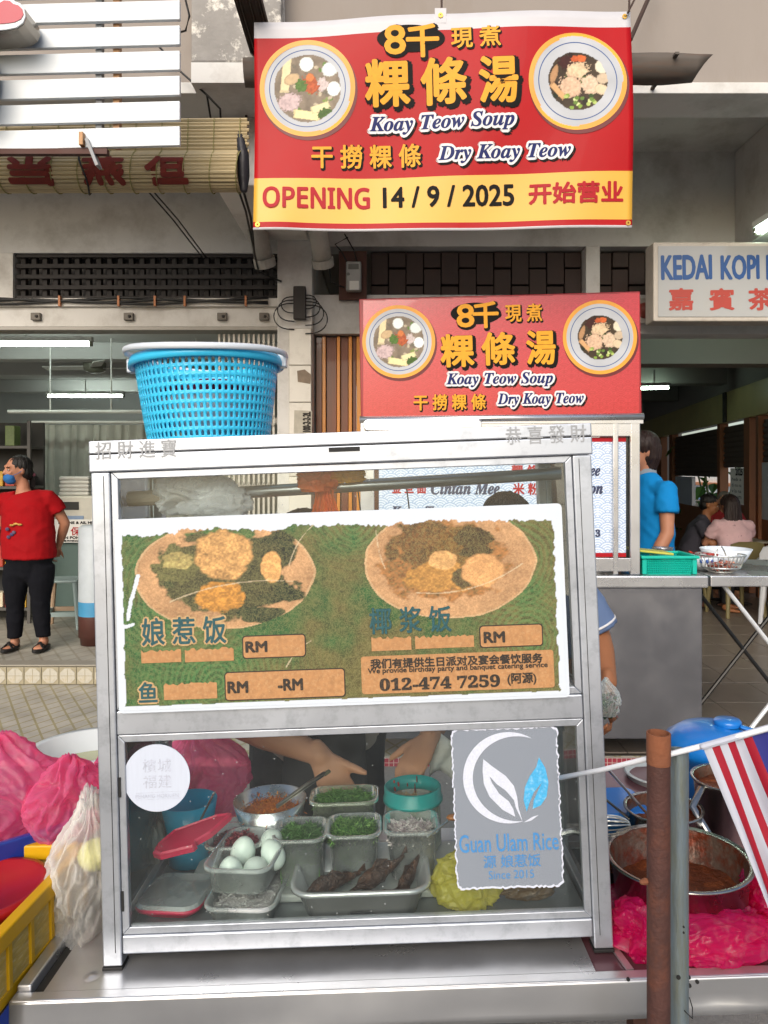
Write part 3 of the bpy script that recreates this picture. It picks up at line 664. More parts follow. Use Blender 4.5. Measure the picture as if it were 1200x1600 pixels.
    ln = MB(); ln.add([(cx + r * k * math.cos(2 * math.pi * i / N), -lift - .0003 - (warp(cx + r * k * math.cos(2 * math.pi * i / N), cz + r * k * math.sin(2 * math.pi * i / N)) if warp else 0), cz + r * k * math.sin(2 * math.pi * i / N)) for k in (.785, .805) for i in range(N)], [(i, (i + 1) % N, N + (i + 1) % N, N + i) for i in range(N)])
    ln.build('bowl_line_print', mat('line_print', '#2c4a80', .45), parent)
def sign_print(E, S, k, lift, items, bowls, warp=None):
    """items: (text, x0, x1, y0, y1, style, rot) in photograph pixels"""
    for cx, cy, r, kind in bowls:
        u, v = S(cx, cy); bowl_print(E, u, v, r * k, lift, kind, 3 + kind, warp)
    for txt, x0, x1, y0, y1, st, rot in items:
        u, v = S((x0 + x1) / 2, (y0 + y1) / 2); W, H = (x1 - x0) * k, (y1 - y0) * k; a = R(rot)
        if st == 'gold':
            letters('lettering_shadow', txt, u, v, W + .03 * H * 4, H + .12 * H, lift + .0002, m_blk, E, bold=.075 * H, rot=a, dx=.05 * H, dz=-.05 * H, warp=warp)
            letters('lettering', txt, u, v, W, H, lift + .0008, m_gold, E, bold=.028 * H, rot=a, warp=warp)
        elif st == 'gold2':
            letters('lettering_shadow', txt, u, v, W * 1.02, H * 1.1, lift + .0002, m_blk, E, bold=.06 * H, rot=a, dx=.05 * H, dz=-.05 * H, warp=warp)
            letters('lettering', txt, u, v, W, H, lift + .0008, m_gold, E, bold=.02 * H, rot=a, warp=warp)
        elif st == 'navy':
            letters('lettering_shadow', txt, u, v, W + .34 * H, H + .34 * H, lift + .0002, m_blk, E, bold=.16 * H, rot=a, dx=.1 * H, dz=-.1 * H, warp=warp)
            letters('lettering_outline', txt, u, v, W + .28 * H, H + .28 * H, lift + .0006, m_white, E, bold=.14 * H, rot=a, ring=12, warp=warp)
            letters('lettering', txt, u, v, W, H, lift + .0011, m_navy, E, bold=.018 * H, rot=a, warp=warp)
        elif st == 'red': letters('lettering', txt, u, v, W, H, lift + .0006, m_redp, E, bold=.035 * H, rot=a, warp=warp)
        elif st == 'black': letters('lettering', txt, u, v, W, H, lift + .0006, m_blk, E, bold=.03 * H, rot=a, warp=warp)
        elif st == 'blob': wdisc(u, v, W / 2, H / 2, lift + .00015, warp).build('logo_backing', m_blk, E)
KTS, DKT = '𝑲𝒐𝒂𝒚 𝑻𝒆𝒐𝒘 𝑺𝒐𝒖𝒑', '𝑫𝒓𝒚 𝑲𝒐𝒂𝒚 𝑻𝒆𝒐𝒘'
# ---- the hanging banner
DB = 3.5; kB = DB / F
bn = thing('banner', 'red and yellow opening banner hung above the stalls', 'banner', P(692, 188, DB))
def SB(px, py): return ((px - 692) * kB, (188 - py) * kB)
def wB(u, v): return .016 * math.sin(u * 3.1 + v * 2.0) + .010 * math.sin(v * 6 + u * 1.3) + .006 * math.sin(u * 9 - v * 5) + .010 * math.exp(-((u + .78) / .1) ** 2 - ((v + .45) / .12) ** 2)
m_bred = mat('banner_red', '#a2050c', .5, spec=.2, var=.06, scale=4, coat=.05, bump=.35, bscale=4); m_byel = mat('banner_yellow', '#cf9f34', .42, var=.05, scale=4); m_bwh = mat('banner_white', '#bdbcc0', .5, var=.04)
nx = 70; rows = [13, 26, 39, 39.2, 70, 110, 150, 190, 230, 269.8, 270, 307, 344.8, 345, 350, 354, 354.3, 358]
mb = MB(); v = []
for y in rows:
    for i in range(nx + 1):
        s = i / nx; t = (y - 13) / 345; yl = 35 + t * (362 - 35); yr = 13 + t * (356 - 13); px = 397 + s * (987.5 - 397); py = yl + (yr - yl) * s
        u, vv = SB(px, py); v.append((u, -wB(u, vv), vv))
f = []; mi = []
for j in range(len(rows) - 1):
    m_ = 2 if rows[j] < 39 else (1 if 269.9 < rows[j] < 344.9 else (2 if rows[j] > 353.9 else 0))
    for i in range(nx): f.append((j * (nx + 1) + i, (j + 1) * (nx + 1) + i, (j + 1) * (nx + 1) + i + 1, j * (nx + 1) + i + 1)); mi.append(m_)
mb.add(v, f); mb.m = mi; mb.build('sheet', [m_bred, m_byel, m_bwh], bn, smooth=True, solid=.0012)
sign_print(bn, SB, kB, .003, [
    ('', 0, 0, 0, 0, 'none', 0), ('x', 589, 695, 42, 84, 'blob', 0), ('8', 600, 634, 42, 88, 'gold', 1.8), ('千', 634, 686, 40, 92, 'gold', 1.8), ('現 煮', 704, 781, 44, 78, 'gold2', 1.8),
    ('粿', 570, 641, 94, 166, 'gold', 1.6), ('條', 657, 729, 92, 165, 'gold', 1.6), ('湯', 747, 808, 92, 165, 'gold', 1.6), (KTS, 577, 803, 178, 207, 'navy', 1.1),
    ('干 撈 粿 條', 486, 658, 223, 260, 'gold2', 1.0), (DKT, 685, 891, 226, 254, 'navy', 1.0),
    ('𝖮𝖯𝖤𝖭𝖨𝖭𝖦', 411, 578, 291, 326, 'red', .8), ('14 / 9 / 2025', 598, 804, 288, 322, 'black', .8), ('开始营业', 826, 973, 285, 319, 'red', .8)],
    [(480, 136, 75, 0), (901, 129, 77, 1)], warp=wB)
for px, py in ((404, 354), (981, 349), (978, 22), (688, 27)):
    u, vv = SB(px, py); mb = MB(); mb.lathe([(.004, 0), (.011, 0), (.012, .004), (.004, .004)], 14); g = mb.build('eyelet', mat('brass', '#a8843c', .35, metal=.8), bn); g.rotation_euler.x = R(90); g.location = (u, -wB(u, vv) - .002, vv)
u, vv = SB(688, 27); MB().b2((u - .027, -wB(u, vv) - .002, vv - .035), (u + .027, -wB(u, vv) - .001, vv + .035)).build('hanging_tab', m_bwh, bn)
for a, b, lab in ((P(981, 20, 3.5), P(1006, -30, 3.7), 'dark cord tying the top right corner of the banner'), (P(983, 18, 3.5), P(984, -60, 3.8), 'thin cord rising from the right end of the banner'), (P(690, 20, 3.5), P(690, -40, 3.9), 'thin cord above the middle tab of the banner')):
    tag(MB().tube([a, a.lerp(b, .5), b], .005, 6).build('tie_cord', mat('rust_cord', '#3b2a22', .7)), lab, 'cord')
tag(MB().tube([P(985, 62, 3.72), P(1012, 0, 3.9), P(1030, -40, 4.0)], .011, 8).build('stay_rod', mat('rust_cord', '#3b2a22')), 'dark steel stay rod slanting up behind the banner', 'rod')
# ---- gutter behind the banner and the dark sheet at its left
gt = thing('rain_gutter', 'rusty dark sheet-metal gutter sticking out behind the red banner', 'gutter', P(745, 115, 3.8))
m_gut = mat('gutter_metal', '#5a534d', .75, var=.3, scale=5, dirt='#6b4a34', dscale=8, damt=.6, stretch=(.4, 3, 3), metal=.2)
x0, x1 = -1.2, 1.2; prof = [(-.05, .055), (-.048, .03), (-.04, .0), (-.02, -.035), (.03, -.06)]
mb = MB(); v = []; nn = 30
for i in range(nn + 1):
    x = x0 + (x1 - x0) * i / nn
    for j, (y, z) in enumerate(prof): v.append((x + (-.09 * (j / 4) if i == nn else 0), y + .004 * math.sin(i * 1.3 + j), z + .012 * i / nn * 2 + .006 * math.sin(i * .8 + j * .7)))
mb.add(v, [(i * 5 + j, i * 5 + j + 1, (i + 1) * 5 + j + 1, (i + 1) * 5 + j) for i in range(nn) for j in range(4)]); mb.build('trough', m_gut, gt, smooth=True, solid=.004)
for x in (-.9, -.2, .5, 1.0): MB().b2((x - .01, -.09, .05), (x + .01, .28, .062)).build('bracket', m_gut, gt)
aw = thing('awning_sheet', 'dark corrugated metal awning edge at the top left corner of the banner', 'awning', P(385, 60, 3.7))
mb = MB(); v = []; 
for i in range(25):
    s = i / 24
    for t in (0, 1):
        p = P(396 - 2 * s + 60 * s * t * 0, 88, 3.9) if t == 0 else P(396 - 34 * (1 - s) , -10, 3.35)
        q = (P(392 + 40 * s, 86, 3.95) if t == 0 else P(358 + 46 * s, -25, 3.3)) - P(385, 60, 3.7)
        v.append((q.x, q.y, q.z + .012 * math.sin(i * math.pi * .75)))
mb.add(v, [(2 * i, 2 * i + 1, 2 * i + 3, 2 * i + 2) for i in range(24)]); mb.build('sheet', m_gut, aw, solid=.003)
# ---- slatted shop sign at the top left
DS = 3.3; kS = DS / F
ss = thing('slat_sign', 'shop sign of white aluminium slats with raised red letters', 'sign', P(139, 110, DS))
def SS(px, py): return ((px - 139) * kS, (110 - py) * kS)
m_slat = mat('slat_white', '#cdd4d9', .35, var=.03, scale=3); m_sted = mat('letter_steel', '#9b948b', .25, metal=.9, var=.1)
for i in range(7):
    yb = 24 + 39.7 * (i - 1) if i else -16
    ur, vb_ = SS(278, yb); ul, vl = SS(-190, yb + 12)
    mb = MB(); h = .087; pts = [(ul, vl), (ur, vb_), (ur, vb_ + h), (ul, vl + h)]; mb.slab(pts, .028, .05); mb.build('slat', m_slat, ss, bevel=.003)
for px, c in ((175, '#a9825c'), (147, '#8a8d90')):
    u, _ = SS(px, 0); MB().b2((u - .014, .052, -.32), (u + .014, .085, .62)).build('upright', mat('upright_' + c, c, .6, metal=.2, dirt='#6b4a34', dscale=12, damt=.5), ss)
u, vv = SS(126, 212); MB().b2((u - .010, .0, vv - .04), (u + .010, .05, vv + .02)).build('bracket', mat('upright_#a9825c'), ss, bevel=.003)
u, vv = SS(142, 236); MB().box((u, .03, vv), (.014, .05, .13), Matrix.Rotation(R(-22), 3, 'Y')).build('bracket', mat('upright_#8a8d90'), ss)
u, vv = SS(60, 233); MB().b2((u - .6, .02, vv - .012), (u + .3, .05, vv + .012)).build('bracket', mat('sign_rail', '#4a2a22', .7), ss)
def stroke3d(pts, name):
    q = [SS(*p) for p in pts]; cx = sum(a for a, b in q) / len(q); cz = sum(b for a, b in q) / len(q)
    MB().slab([(a, b) for a, b in q], -.135, -.001).build(name, m_sted, ss, bevel=.004)
    lt = MB().slab([(a, b) for a, b in q], -.142, -.1355).build('letter_face', m_slat, ss, bevel=.003)
    MB().slab([(cx + (a - cx) * .94, cz + (b - cz) * .68) for a, b in q], -.145, -.1425).build('letter_inlay', mat('letter_red', '#a8283c', .4, var=.05), lt)
stroke3d([(-120, 88), (35, 76), (50, 73), (60, 66), (64, 56), (62, 44), (56, 36), (48, 33), (42, 26), (33, 25), (26, 31), (12, 34), (-120, 44)], 'letter_stroke')
stroke3d([(-90, 5), (-20, 14), (0, 10), (9, 2), (12, -12), (0, -40), (-90, -40)], 'letter_stroke')
stroke3d([(-110, 190), (-20, 190), (-3, 160), (1, 130), (-2, 105), (-12, 92), (-110, 92)], 'letter_stroke')
# ---- rolled bamboo blind
DL = 3.85; kL = DL / F
bl = thing('bamboo_blind', 'half-rolled bamboo blind with faded red brush characters', 'blind', P(175, 245, DL))
m_bam = mat('bamboo', '#b8a884', .6, var=.25, scale=6, stretch=(.4, 12, 12), dirt='#a8925c', dscale=4, damt=.6)
mb = MB(); x0, x1 = -1.05, .72; rg = random.Random(3)
for i in range(10):
    z = .01 + i * .0185; mb.loft([(x0, -.012 + rg.uniform(-.003, .003), z), (x1 - .01 * (i % 2), -.012 + rg.uniform(-.003, .003), z + .012)], [.0095, .0095], 6, None, False)
stuff(mb.build('slats', m_bam, bl))
mb = MB(); rr = .092
for i in range(30):
    a = 2 * math.pi * i / 30; mb.loft([(x0, rr * math.cos(a), -.085 + rr * math.sin(a)), (x1 - .05, rr * math.cos(a) + rg.uniform(-.003, .003), -.085 + rr * math.sin(a) + .008)], [.0105, .0105], 6, None, False)
stuff(mb.build('rolled_slats', m_bam, bl))
MB().loft([(x0 + .01, 0, -.085), (x1 - .055, 0, -.08)], [.082, .082], 20, None, False).build('roll_core', mat('bamboo_core', '#7b6a42', .8), bl)
m_str = mat('blind_string', '#8f8a58', .8)
for i in range(13):
    x = -.95 + i * .135
    MB().tube([(x + .012 * math.sin(a), (rr + .012) * math.cos(a), -.083 + (rr + .012) * math.sin(a)) for a in [2 * math.pi * k / 24 for k in range(25)]], .003, 5).build('string', m_str, bl)
    if i % 1 == 0: MB().tube([(x, -.025, .0), (x + .005, -.025, .19)], .0025, 5).build('string', m_str, bl)
MB().tube([((-.12 + .02 * math.sin(a * 2)), (rr + .016) * math.cos(a), -.083 + (rr + .016) * math.sin(a)) for a in [2 * math.pi * k / 24 for k in range(25)]], .005, 6).build('black_tie', m_wire, bl)
MB().loft([(x1 - .05, 0, .12), (x1 - .03, -.02, 0), (x1 - .035, 0, -.1), (x1 - .03, .0, -.17)], [.02, .03, .035, .02], 12).build('black_wrap', mat('wrap_black', '#23232a', .5, var=.3, bump=.4, bscale=40), bl, smooth=True)
def wR(x, z): 
    q = min(1, max(-1, (z + .083) / (rr + .014))); return (rr + .014) * math.sqrt(max(.02, 1 - q * q))
m_brush = mat('brush_red', '#6e2217', .8, var=.3, scale=30)
for ch, px, wv in (('当', 60, 70), ('燕', 172, 66), ('但', 268, 66)):
    letters('painted_character', ch, (px - 175) * kL, -.105, wv * kL, .14, .001, m_brush, bl, bold=.008, warp=wR)
# ---- coffee shop signboard
DK = 5.0; kK = DK / F
ks = thing('signboard', 'white coffee shop signboard with blue and red lettering', 'sign', P(1120, 440, DK))
def SK(px, py): return ((px - 1120) * kK, (440 - py) * kK)
a, b = SK(1021, 502); c, d = SK(1420, 378)
mb = MB(); mb.b2((a, 0, b), (c, .16, d)); mb.build('box', mat('sign_frame', '#bdb6ab', .5, dirt='#7d6f60', dscale=8, damt=.5), ks, bevel=.01)
MB().b2((a + .03, -.006, b + .03), (c - .03, -.001, d - .03)).build('face', mat('sign_face', '#a5a6a4', .15, var=.05, scale=3, dirt='#a39d90', dscale=3, damt=.4, coat=.5), ks)
m_kb = mat('sign_blue', '#1d4b86', .4); m_kr = mat('sign_red', '#a83a2c', .5)
for txt, p0, p1 in (('KEDAI', 1032, 1112), ('KOPI', 1125, 1186), ('K', 1196, 1212)):
    u, vv = SK((p0 + p1) / 2, 418); letters('lettering', txt, u, vv, (p1 - p0) * kK, 39 * kK, .008, m_kb, ks, bold=.006, rot=R(1))
for txt, p0, p1 in (('嘉', 1044, 1083), ('賓', 1107, 1147), ('茶', 1168, 1210)):
    u, vv = SK((p0 + p1) / 2, 468); letters('lettering', txt, u, vv, (p1 - p0) * kK, 35 * kK, .008, m_kr, ks, bold=.005, rot=R(1))
for x in (a + .2, c - .2): MB().b2((x - .02, .161, d - .1), (x + .02, .489, d - .06)).build('wall_bracket', mat('sign_rail', '#4a2a22'), ks)
cb2 = thing('alarm_bell', 'round red bell on a grey box left of the coffee shop signboard', 'bell', P(1008, 485, 5.4))
MB().b2((-.06, 0, -.09), (.07, .06, .09)).build('box', mat('bell_box', '#aaa59d', .6), cb2, bevel=.005)
MB().lathe([(.001, .05), (.04, .045), (.055, .02), (.06, 0)], 20).build('dome', mat('bell_red', '#7d3428', .4), cb2, smooth=True).rotation_euler.x = R(90)
# ------------------------------------------------------------------ the noodle stall behind
m_ss = mat('stainless', '#d3d4d6', .28, metal=.88, var=.08, scale=4, bump=.03, bscale=6, rvar=.4, stretch=(1, 1, 1))
m_ssd = mat('stainless_dull', '#b3b3b8', .2, metal=1., var=.12, scale=4, bump=.12, bscale=3.5, rvar=.6)
DN = 3.9; kN = DN / F
ns = thing('noodle_stall', 'dented stainless steel noodle stall cart with glass case', 'food stall', (0, DN, 0))
def XN(px): return (px - 600) * kN
def ZN(py): return CZ - (py - HY) * kN
MB().b2((XN(556), .02, ZN(1157)), (XN(1100), .75, ZN(919))).build('body', m_ssd, ns, bevel=.006)
MB().b2((XN(550), -.02, ZN(918)), (XN(1105), .8, ZN(899))).build('counter', m_ss, ns, bevel=.008)
MB().b2((XN(563), .0, ZN(893)), (XN(1000), .02, ZN(872))).build('case_rail', m_ss, ns, bevel=.004)
MB().b2((XN(563), .0, ZN(682)), (XN(1000), .02, ZN(661))).build('case_rail', m_ss, ns, bevel=.004)
for a_, b_ in ((985, 1000), (958, 966), (563, 585)): MB().b2((XN(a_), -.003, ZN(898) + .001), (XN(b_), .028, ZN(660))).build('post', m_ss, ns, bevel=.004)
for a_ in (563, 985): MB().b2((XN(a_), .42, ZN(898) + .001), (XN(a_) + .05, .45, ZN(660))).build('post', m_ss, ns, bevel=.004)
MB().tube([(XN(562), .0, ZN(656)), (XN(1005), .0, ZN(651))], .019, 14).build('front_tube', m_ss, ns, smooth=True)
MB().b2((XN(565), .02, ZN(659)), (XN(1000), .46, ZN(652))).build('roof', m_ss, ns)
MB().b2((XN(586), .024, ZN(871)), (XN(984), .028, ZN(683))).build('glass', pane_mat('case_glass', haze=.02), ns)
MB().b2((XN(1000) - .006, .03, ZN(890)), (XN(1000) - .002, .42, ZN(662))).build('glass', pane_mat('case_glass'), ns)
for x in (XN(575), XN(1080)):
    for y in (.1, .65): MB().tube([(x, y, .05 if y > .2 else .0), (x, y, ZN(1157) + .05)], .02, 10).build('leg', m_ssd, ns)
# printed menu in the case
def seig(sx, cols):
    def f(U, V):
        best = np.full(U.shape, 9.); r = sx / 2; C = np.zeros(U.shape + (3,)); done = np.zeros(U.shape, bool)
        j0 = np.floor(V / (r / 2)).astype(int)
        for dj in (-2, -1, 0, 1):           # lower rows lie in front
            j = j0 + dj; off = (j % 2) * r; xc = np.round((U - off) / sx) * sx + off; dd = np.hypot(U - xc, V - j * r / 2)
            k = (dd < r) & ~done; best[k] = dd[k] / r; done |= k
        ln = (np.abs(best - .94) < .06) | (np.abs(best - .7) < .05) | (np.abs(best - .46) < .05) | (np.abs(best - .22) < .05)
        C[:] = L3(cols[0]); C[ln] = L3(cols[1]); return C
    return f
mp = thing('menu_print', 'pale blue wave-patterned printed menu inside the glass case', 'menu', P(780, 777, DN + .0215))
kM = (DN + .0215) / F
def SM(px, py): return ((px - 780) * kM, (777 - py) * kM)
a_ = SM(592, 870); b_ = SM(978, 684)
colgrid('sheet', np.linspace(a_[0], b_[0], 420), np.linspace(a_[1], b_[1], 200), seig(.105, ('#d6dee9', '#9db2d0')), m_print, mp, 0)
for y in (867, 687): u, vv = SM(785, y); MB().b2((a_[0], -.002, vv - .011), (b_[0], -.001, vv + .011)).build('red_band', m_redp, mp)
m_ink = mat('menu_ink', '#2c3350', .6)
for txt, cx, cy, w_, h_, mm in (('金 旦 面', 639, 762, 54, 19, m_redp), ('𝑪𝒊𝒏𝒕𝒂𝒏 𝑴𝒆𝒆', 727, 763, 108, 20, m_ink), ('米 粉', 822, 764, 42, 19, m_redp), ('𝑩𝒆𝒆 𝑯𝒐𝒐𝒏', 900, 763, 84, 18, m_ink), ('粿 條', 820, 735, 42, 18, m_redp), ('𝑻𝒐𝒘 𝑴𝒆𝒆', 902, 735, 72, 18, m_ink), ('𝟏', 890, 818, 5, 10, m_ink), ('𝑹𝑴', 896, 833, 24, 12, m_ink), ('𝟑', 934, 833, 8, 12, m_ink), ('𝑲𝒐𝒂𝒚 𝑻𝒆𝒐𝒘', 660, 800, 100, 18, m_ink)):
    u, vv = SM(cx, cy); letters('lettering', txt, u, vv, w_ * kM, h_ * kM, .002, mm, mp, bold=.002)
# sign box on the stall
sg = thing('stall_sign', 'glossy red lightbox sign standing on the noodle stall', 'sign', P(782, 560, DN))
def SG(px, py): return ((px - 782) * kN, (560 - py) * kN)
q = [SG(564, 657), SG(1003, 651), SG(1000.5, 455), SG(561, 467)]
MB().slab(q, 0.001, .14).build('box', mat('sign_box_side', '#8a121a', .4), sg, bevel=.004)
fcol = seig(.075, ('#a60a14', '#b81e28'))
us = np.linspace(q[0][0] + .012, q[2][0] - .006, 330); vs_ = np.linspace(-.325, .345, 140)
def fsign(U, V): return fcol(U, V)
g = colgrid('face', us, vs_, fsign, mat('sign_acrylic', attr='Col', rough=.22, var=.03, scale=3, coat=.6, bump=.03, bscale=3), sg, .002, keep=lambda U, V: (V < SG(0, 467)[1] - .008 + (U - q[3][0]) * .0273) & (V > q[0][1] + .01 + (U - q[0][0]) * .0137))
MB().b2((q[0][0], -.006, q[0][1] - .016), (q[1][0] + .005, .0, q[0][1] + .006)).build('lower_trim', m_ss, sg)
sign_print(sg, SG, kN, .004, [('x', 704, 783, 473, 507, 'blob', 0), ('8', 713, 741, 475, 512, 'gold', 1.5), ('千', 738, 779, 471, 513, 'gold', 1.5), ('現 煮', 789, 847, 475, 503, 'gold2', 1.5),
    ('粿', 688, 741, 522, 574, 'gold', 1.5), ('條', 752, 805, 519, 571, 'gold', 1.5), ('湯', 822, 868, 516, 570, 'gold', 1.5), (KTS, 697, 864, 582, 605, 'navy', .8), ('干 撈 粿 條', 646, 759, 616, 641, 'gold2', .8), (DKT, 777, 912, 614, 636, 'navy', .8)],
    [(623, 534, 57, 0), (937, 527, 58, 1)])
tray = thing('steel_tray', 'shallow steel tray edge resting on the stall roof under the red sign', 'tray', P(660, 662, DN - .03))
MB().slab(rrect(0, -.01, .62, .06, .025), -.03, .02).build('pan', m_ss, tray, bevel=.004)
# folding table right of the stall
ft = thing('folding_table', 'steel-edged folding table with white legs at the right edge', 'table', (XN(1108), DN, 0))
MB().b2((0, -.02, ZN(916)), (.95, .7, ZN(899))).build('tabletop', m_ss, ft, bevel=.006)
for a_, b_ in (((.85, .05, .05), (.1, .05, ZN(917))), ((.1, .05, .05), (.85, .05, ZN(917)))): MB().tube([a_, b_], .012, 8).build('leg', mat('table_leg_white', '#d5d7da', .3, metal=.3), ft)
for a_, b_ in (((.85, .6, .05), (.1, .6, ZN(917))), ((.1, .6, .05), (.85, .6, ZN(917)))): MB().tube([a_, b_], .012, 8).build('leg', mat('table_leg_black', '#1a1a1a', .4), ft)
# things on the counter
def tz(py): return ZN(py)
ZC = ZN(899) + .001
bk = thing('plastic_basket', 'turquoise perforated plastic basket on the steel counter', 'basket', (XN(1049), DN + .14, ZC))
m_teal = mat('teal_plastic', '#0fb7a4', .35, var=.05, transl=.15)
def openbasket(mb, w0, d0, w1, d1, h, nb, nr):
    c0 = [(-w0/2, -d0/2), (w0/2, -d0/2), (w0/2, d0/2), (-w0/2, d0/2)]; c1 = [(-w1/2, -d1/2), (w1/2, -d1/2), (w1/2, d1/2), (-w1/2, d1/2)]
    for s in range(4):
        a, b = Vector((*c0[s], 0)), Vector((*c0[(s+1) % 4], 0)); c, d = Vector((*c1[s], h)), Vector((*c1[(s+1) % 4], h)); n = nb if s % 2 == 0 else nb * 2 // 3
        for i in range(n + 1): t = i / n; mb.tube([a.lerp(b, t), c.lerp(d, t)], .0035, 4)
        for j in range(nr + 1): t = j / nr; mb.tube([a.lerp(c, t), b.lerp(d, t)], .0035, 4)
    return mb
stuff(openbasket(MB(), .25, .2, .28, .23, .085, 22, 7).build('lattice', m_teal, bk))
MB().b2((-.125, -.1, 0), (.125, .1, .004)).build('base', m_teal, bk)
for s in (-1, 1): MB().b2((-.155, s * .12 - .012, .085), (.155, s * .12 + .012, .1)).build('rim', m_teal, bk, bevel=.004); MB().b2((s * .145 - .012, -.107, .085), (s * .145 + .012, .107, .1)).build('rim', m_teal, bk, bevel=.004); MB().b2((s * .134 - .012, -.12, 0), (s * .134 + .012, -.1, .084)).build('corner', m_teal, bk, bevel=.004)
tag(MB().box((0, 0, 0), (.22, .16, .012), Matrix.Rotation(R(6), 3, 'Y')).build('cutting_board', mat('lime_board', '#b3b04a', .5), bevel=.004, loc=(XN(1027), DN + .13, ZC + .115)), 'lime green cutting board lying across the turquoise basket', 'board')
pt = thing('steel_pot', 'small steel pot behind the turquoise basket', 'pot', (XN(1082), DN + .42, ZC))
MB().lathe([(.001, .003), (.055, .003), (.058, .1), (.062, .103), (.054, .1), (.05, .006), (.001, .006)], 28).build('body', m_ss, pt, smooth=True)
MB().loft([(-.06, 0, .07), (-.1, 0, .075)], [.006, .006], 8).build('handle', m_ss, pt)
def bowl(name, lab, loc, r, h, mm, group=None, mw=None, foot=.45):
    t = thing(name, lab, 'bowl', loc, 0, group, mw=mw)
    MB().lathe([(.001, .004), (r * foot, .002), (r * .75, h * .4), (r, h), (r * .97, h), (r * .7, h * .42), (r * .4, .012), (.001, .01)], 36).build('body', mm, t, smooth=True); return t
m_porc = mat('porcelain', '#cfd8e2', .25, var=.05)
b1 = bowl('bowl', 'white porcelain bowl with blue pattern between the baskets', (XN(1122), DN + .2, ZC), .1, .08, m_porc)
for i in range(5): MB().ell((.093 * math.cos(R(-150 + 18 * i)), .093 * math.sin(R(-150 + 18 * i)), .06), (.009, .005, .013), None, 8).build('blue_mark', mat('blue_mark', '#3a5fa8', .3), b1)
shreds('red_chillies', 60, lambda g: (XN(1122) + g.uniform(-.06, .06), DN + .2 + g.uniform(-.06, .06), ZC + .075 + g.uniform(0, .02)), .03, .01, ['#b8231c', '#a31a16', '#c83a28'], seed=5, label='small heap of red chillies in the patterned bowl', cat='chilli')
b2_ = bowl('bowl', 'large white plastic bowl at the right edge of the folding table', (XN(1175), DN + .3, ZC), .14, .11, m_porc)
wb = thing('wire_basket', 'round wire basket of pink prawns on the folding table', 'basket', (XN(1142), DN + .12, ZC))
m_wir = mat('bright_wire', '#c4c6c0', .3, metal=.8)
for i in range(30):
    a = 2 * math.pi * i / 30; MB().tube([(.06 * math.cos(a), .06 * math.sin(a), .005), (.1 * math.cos(a), .1 * math.sin(a), .03), (.125 * math.cos(a), .125 * math.sin(a), .095)], .0022, 5).build('wire', m_wir, wb)
for r_, z in ((.06, .005), (.1, .03), (.126, .096)): MB().tube([(r_ * math.cos(2 * math.pi * k / 36), r_ * math.sin(2 * math.pi * k / 36), z) for k in range(37)], .004, 6).build('ring', m_wir, wb)
MB().tube([(-.03 + .06 * k / 8, 0, .09 + .05 * math.sin(math.pi * k / 8)) for k in range(9)], .004, 6).build('handle', m_wir, wb)
shreds('prawns', 160, lambda g: (XN(1142) + g.uniform(-.07, .07), DN + .12 + g.uniform(-.07, .07), ZC + .012 + g.uniform(0, .045)), .03, .012, ['#c47a66', '#b8644e', '#d49a86'], seed=6, label='pink prawns heaped in the round wire basket', cat='prawns')
# ------------------------------------------------------------------ coffee shop side wall, with the bright yard beyond
def WD(px): return 3.091 / ((px - 600) / F - .1718)
def WP(px, z, off=0): d = WD(px); return Vector((3.091 + .1718 * d + off, d, z))
cw = thing('timber_partition', 'brown timber partition with dark roller shutters and open windows', 'partition', (0, 0, 0))
m_br = mat('partition_brown', '#7d4a28', .5, var=.25, scale=4, stretch=(3, 3, .5)); m_cream = mat('soffit_cream', '#c4b984', .35, var=.15, scale=3)
m_shut = mat('shutter_dark', '#4a3d34', .5, var=.2)
def wallbox(p0, p1, z0, z1, t0, t1, mm, name, par=cw, bev=.004):
    a, b = WP(p0, 0), WP(p1, 0); n = Vector((1, -.1718, 0)).normalized()
    v = [a + n * t0, b + n * t0, b + n * t1, a + n * t1]
    return MB().add([(q.x, q.y, z) for z in (z0, z1) for q in v], [(3, 2, 1, 0), (4, 5, 6, 7), (0, 1, 5, 4), (1, 2, 6, 5), (2, 3, 7, 6), (3, 0, 4, 7)]).build(name, mm, par, bevel=bev)
wallbox(1005, 1414, 2.3, 2.72, -.05, .1, m_cream, 'header'); wallbox(1005, 1414, 2.721, 3.3, 0, .1, m_ic, 'upper_wall'); wallbox(1287, 1414, .05, 2.299, .0, .06, m_br, 'panel')
for p in (1034, 1051, 1127, 1171, 1188, 1240): wallbox(p - (4 if p in (1171,) else 2.2), p + (5 if p == 1171 else 2.2), .05, 2.299, -.04, .08, m_br, 'post')
wallbox(1138, 1142, 2.3, 2.72, -.08, -.051, m_dark, 'bracket')
for p0, p1, zb in ((1053, 1125, 1.52), (1129, 1166, 1.66), (1190, 1239, 1.72), (1242, 1285, 1.72)):
    g = wallbox(p0, p1, zb, 2.25, .03, .05, m_shut, 'roller_shutter')
    for k in range(int((2.25 - zb) / .07)): wallbox(p0, p1, zb + k * .07 + .012, zb + k * .07 + .06, .012, .0295, m_shut, 'slat', g, .006)
for p0, p1 in ((1053, 1125), (1129, 1166), (1190, 1285)): wallbox(p0, p1, .05, 1.02 if p0 != 1129 else 1.16, .0, .05, m_br, 'dado_panel')
wallbox(1006, 1033, .05, 2.299, 0, .05, mat('worn_panel', '#7d5a40', .6, var=.3), 'panel'); wallbox(1055, 1081, 1.021, 1.51, .0, .06, mat('pale_panel', '#b9bdc6', .6), 'pale_panel')
wallbox(1190, 1215, 1.021, 1.715, .0, .06, mat('pale_panel', '#b9bdc6'), 'pale_panel')
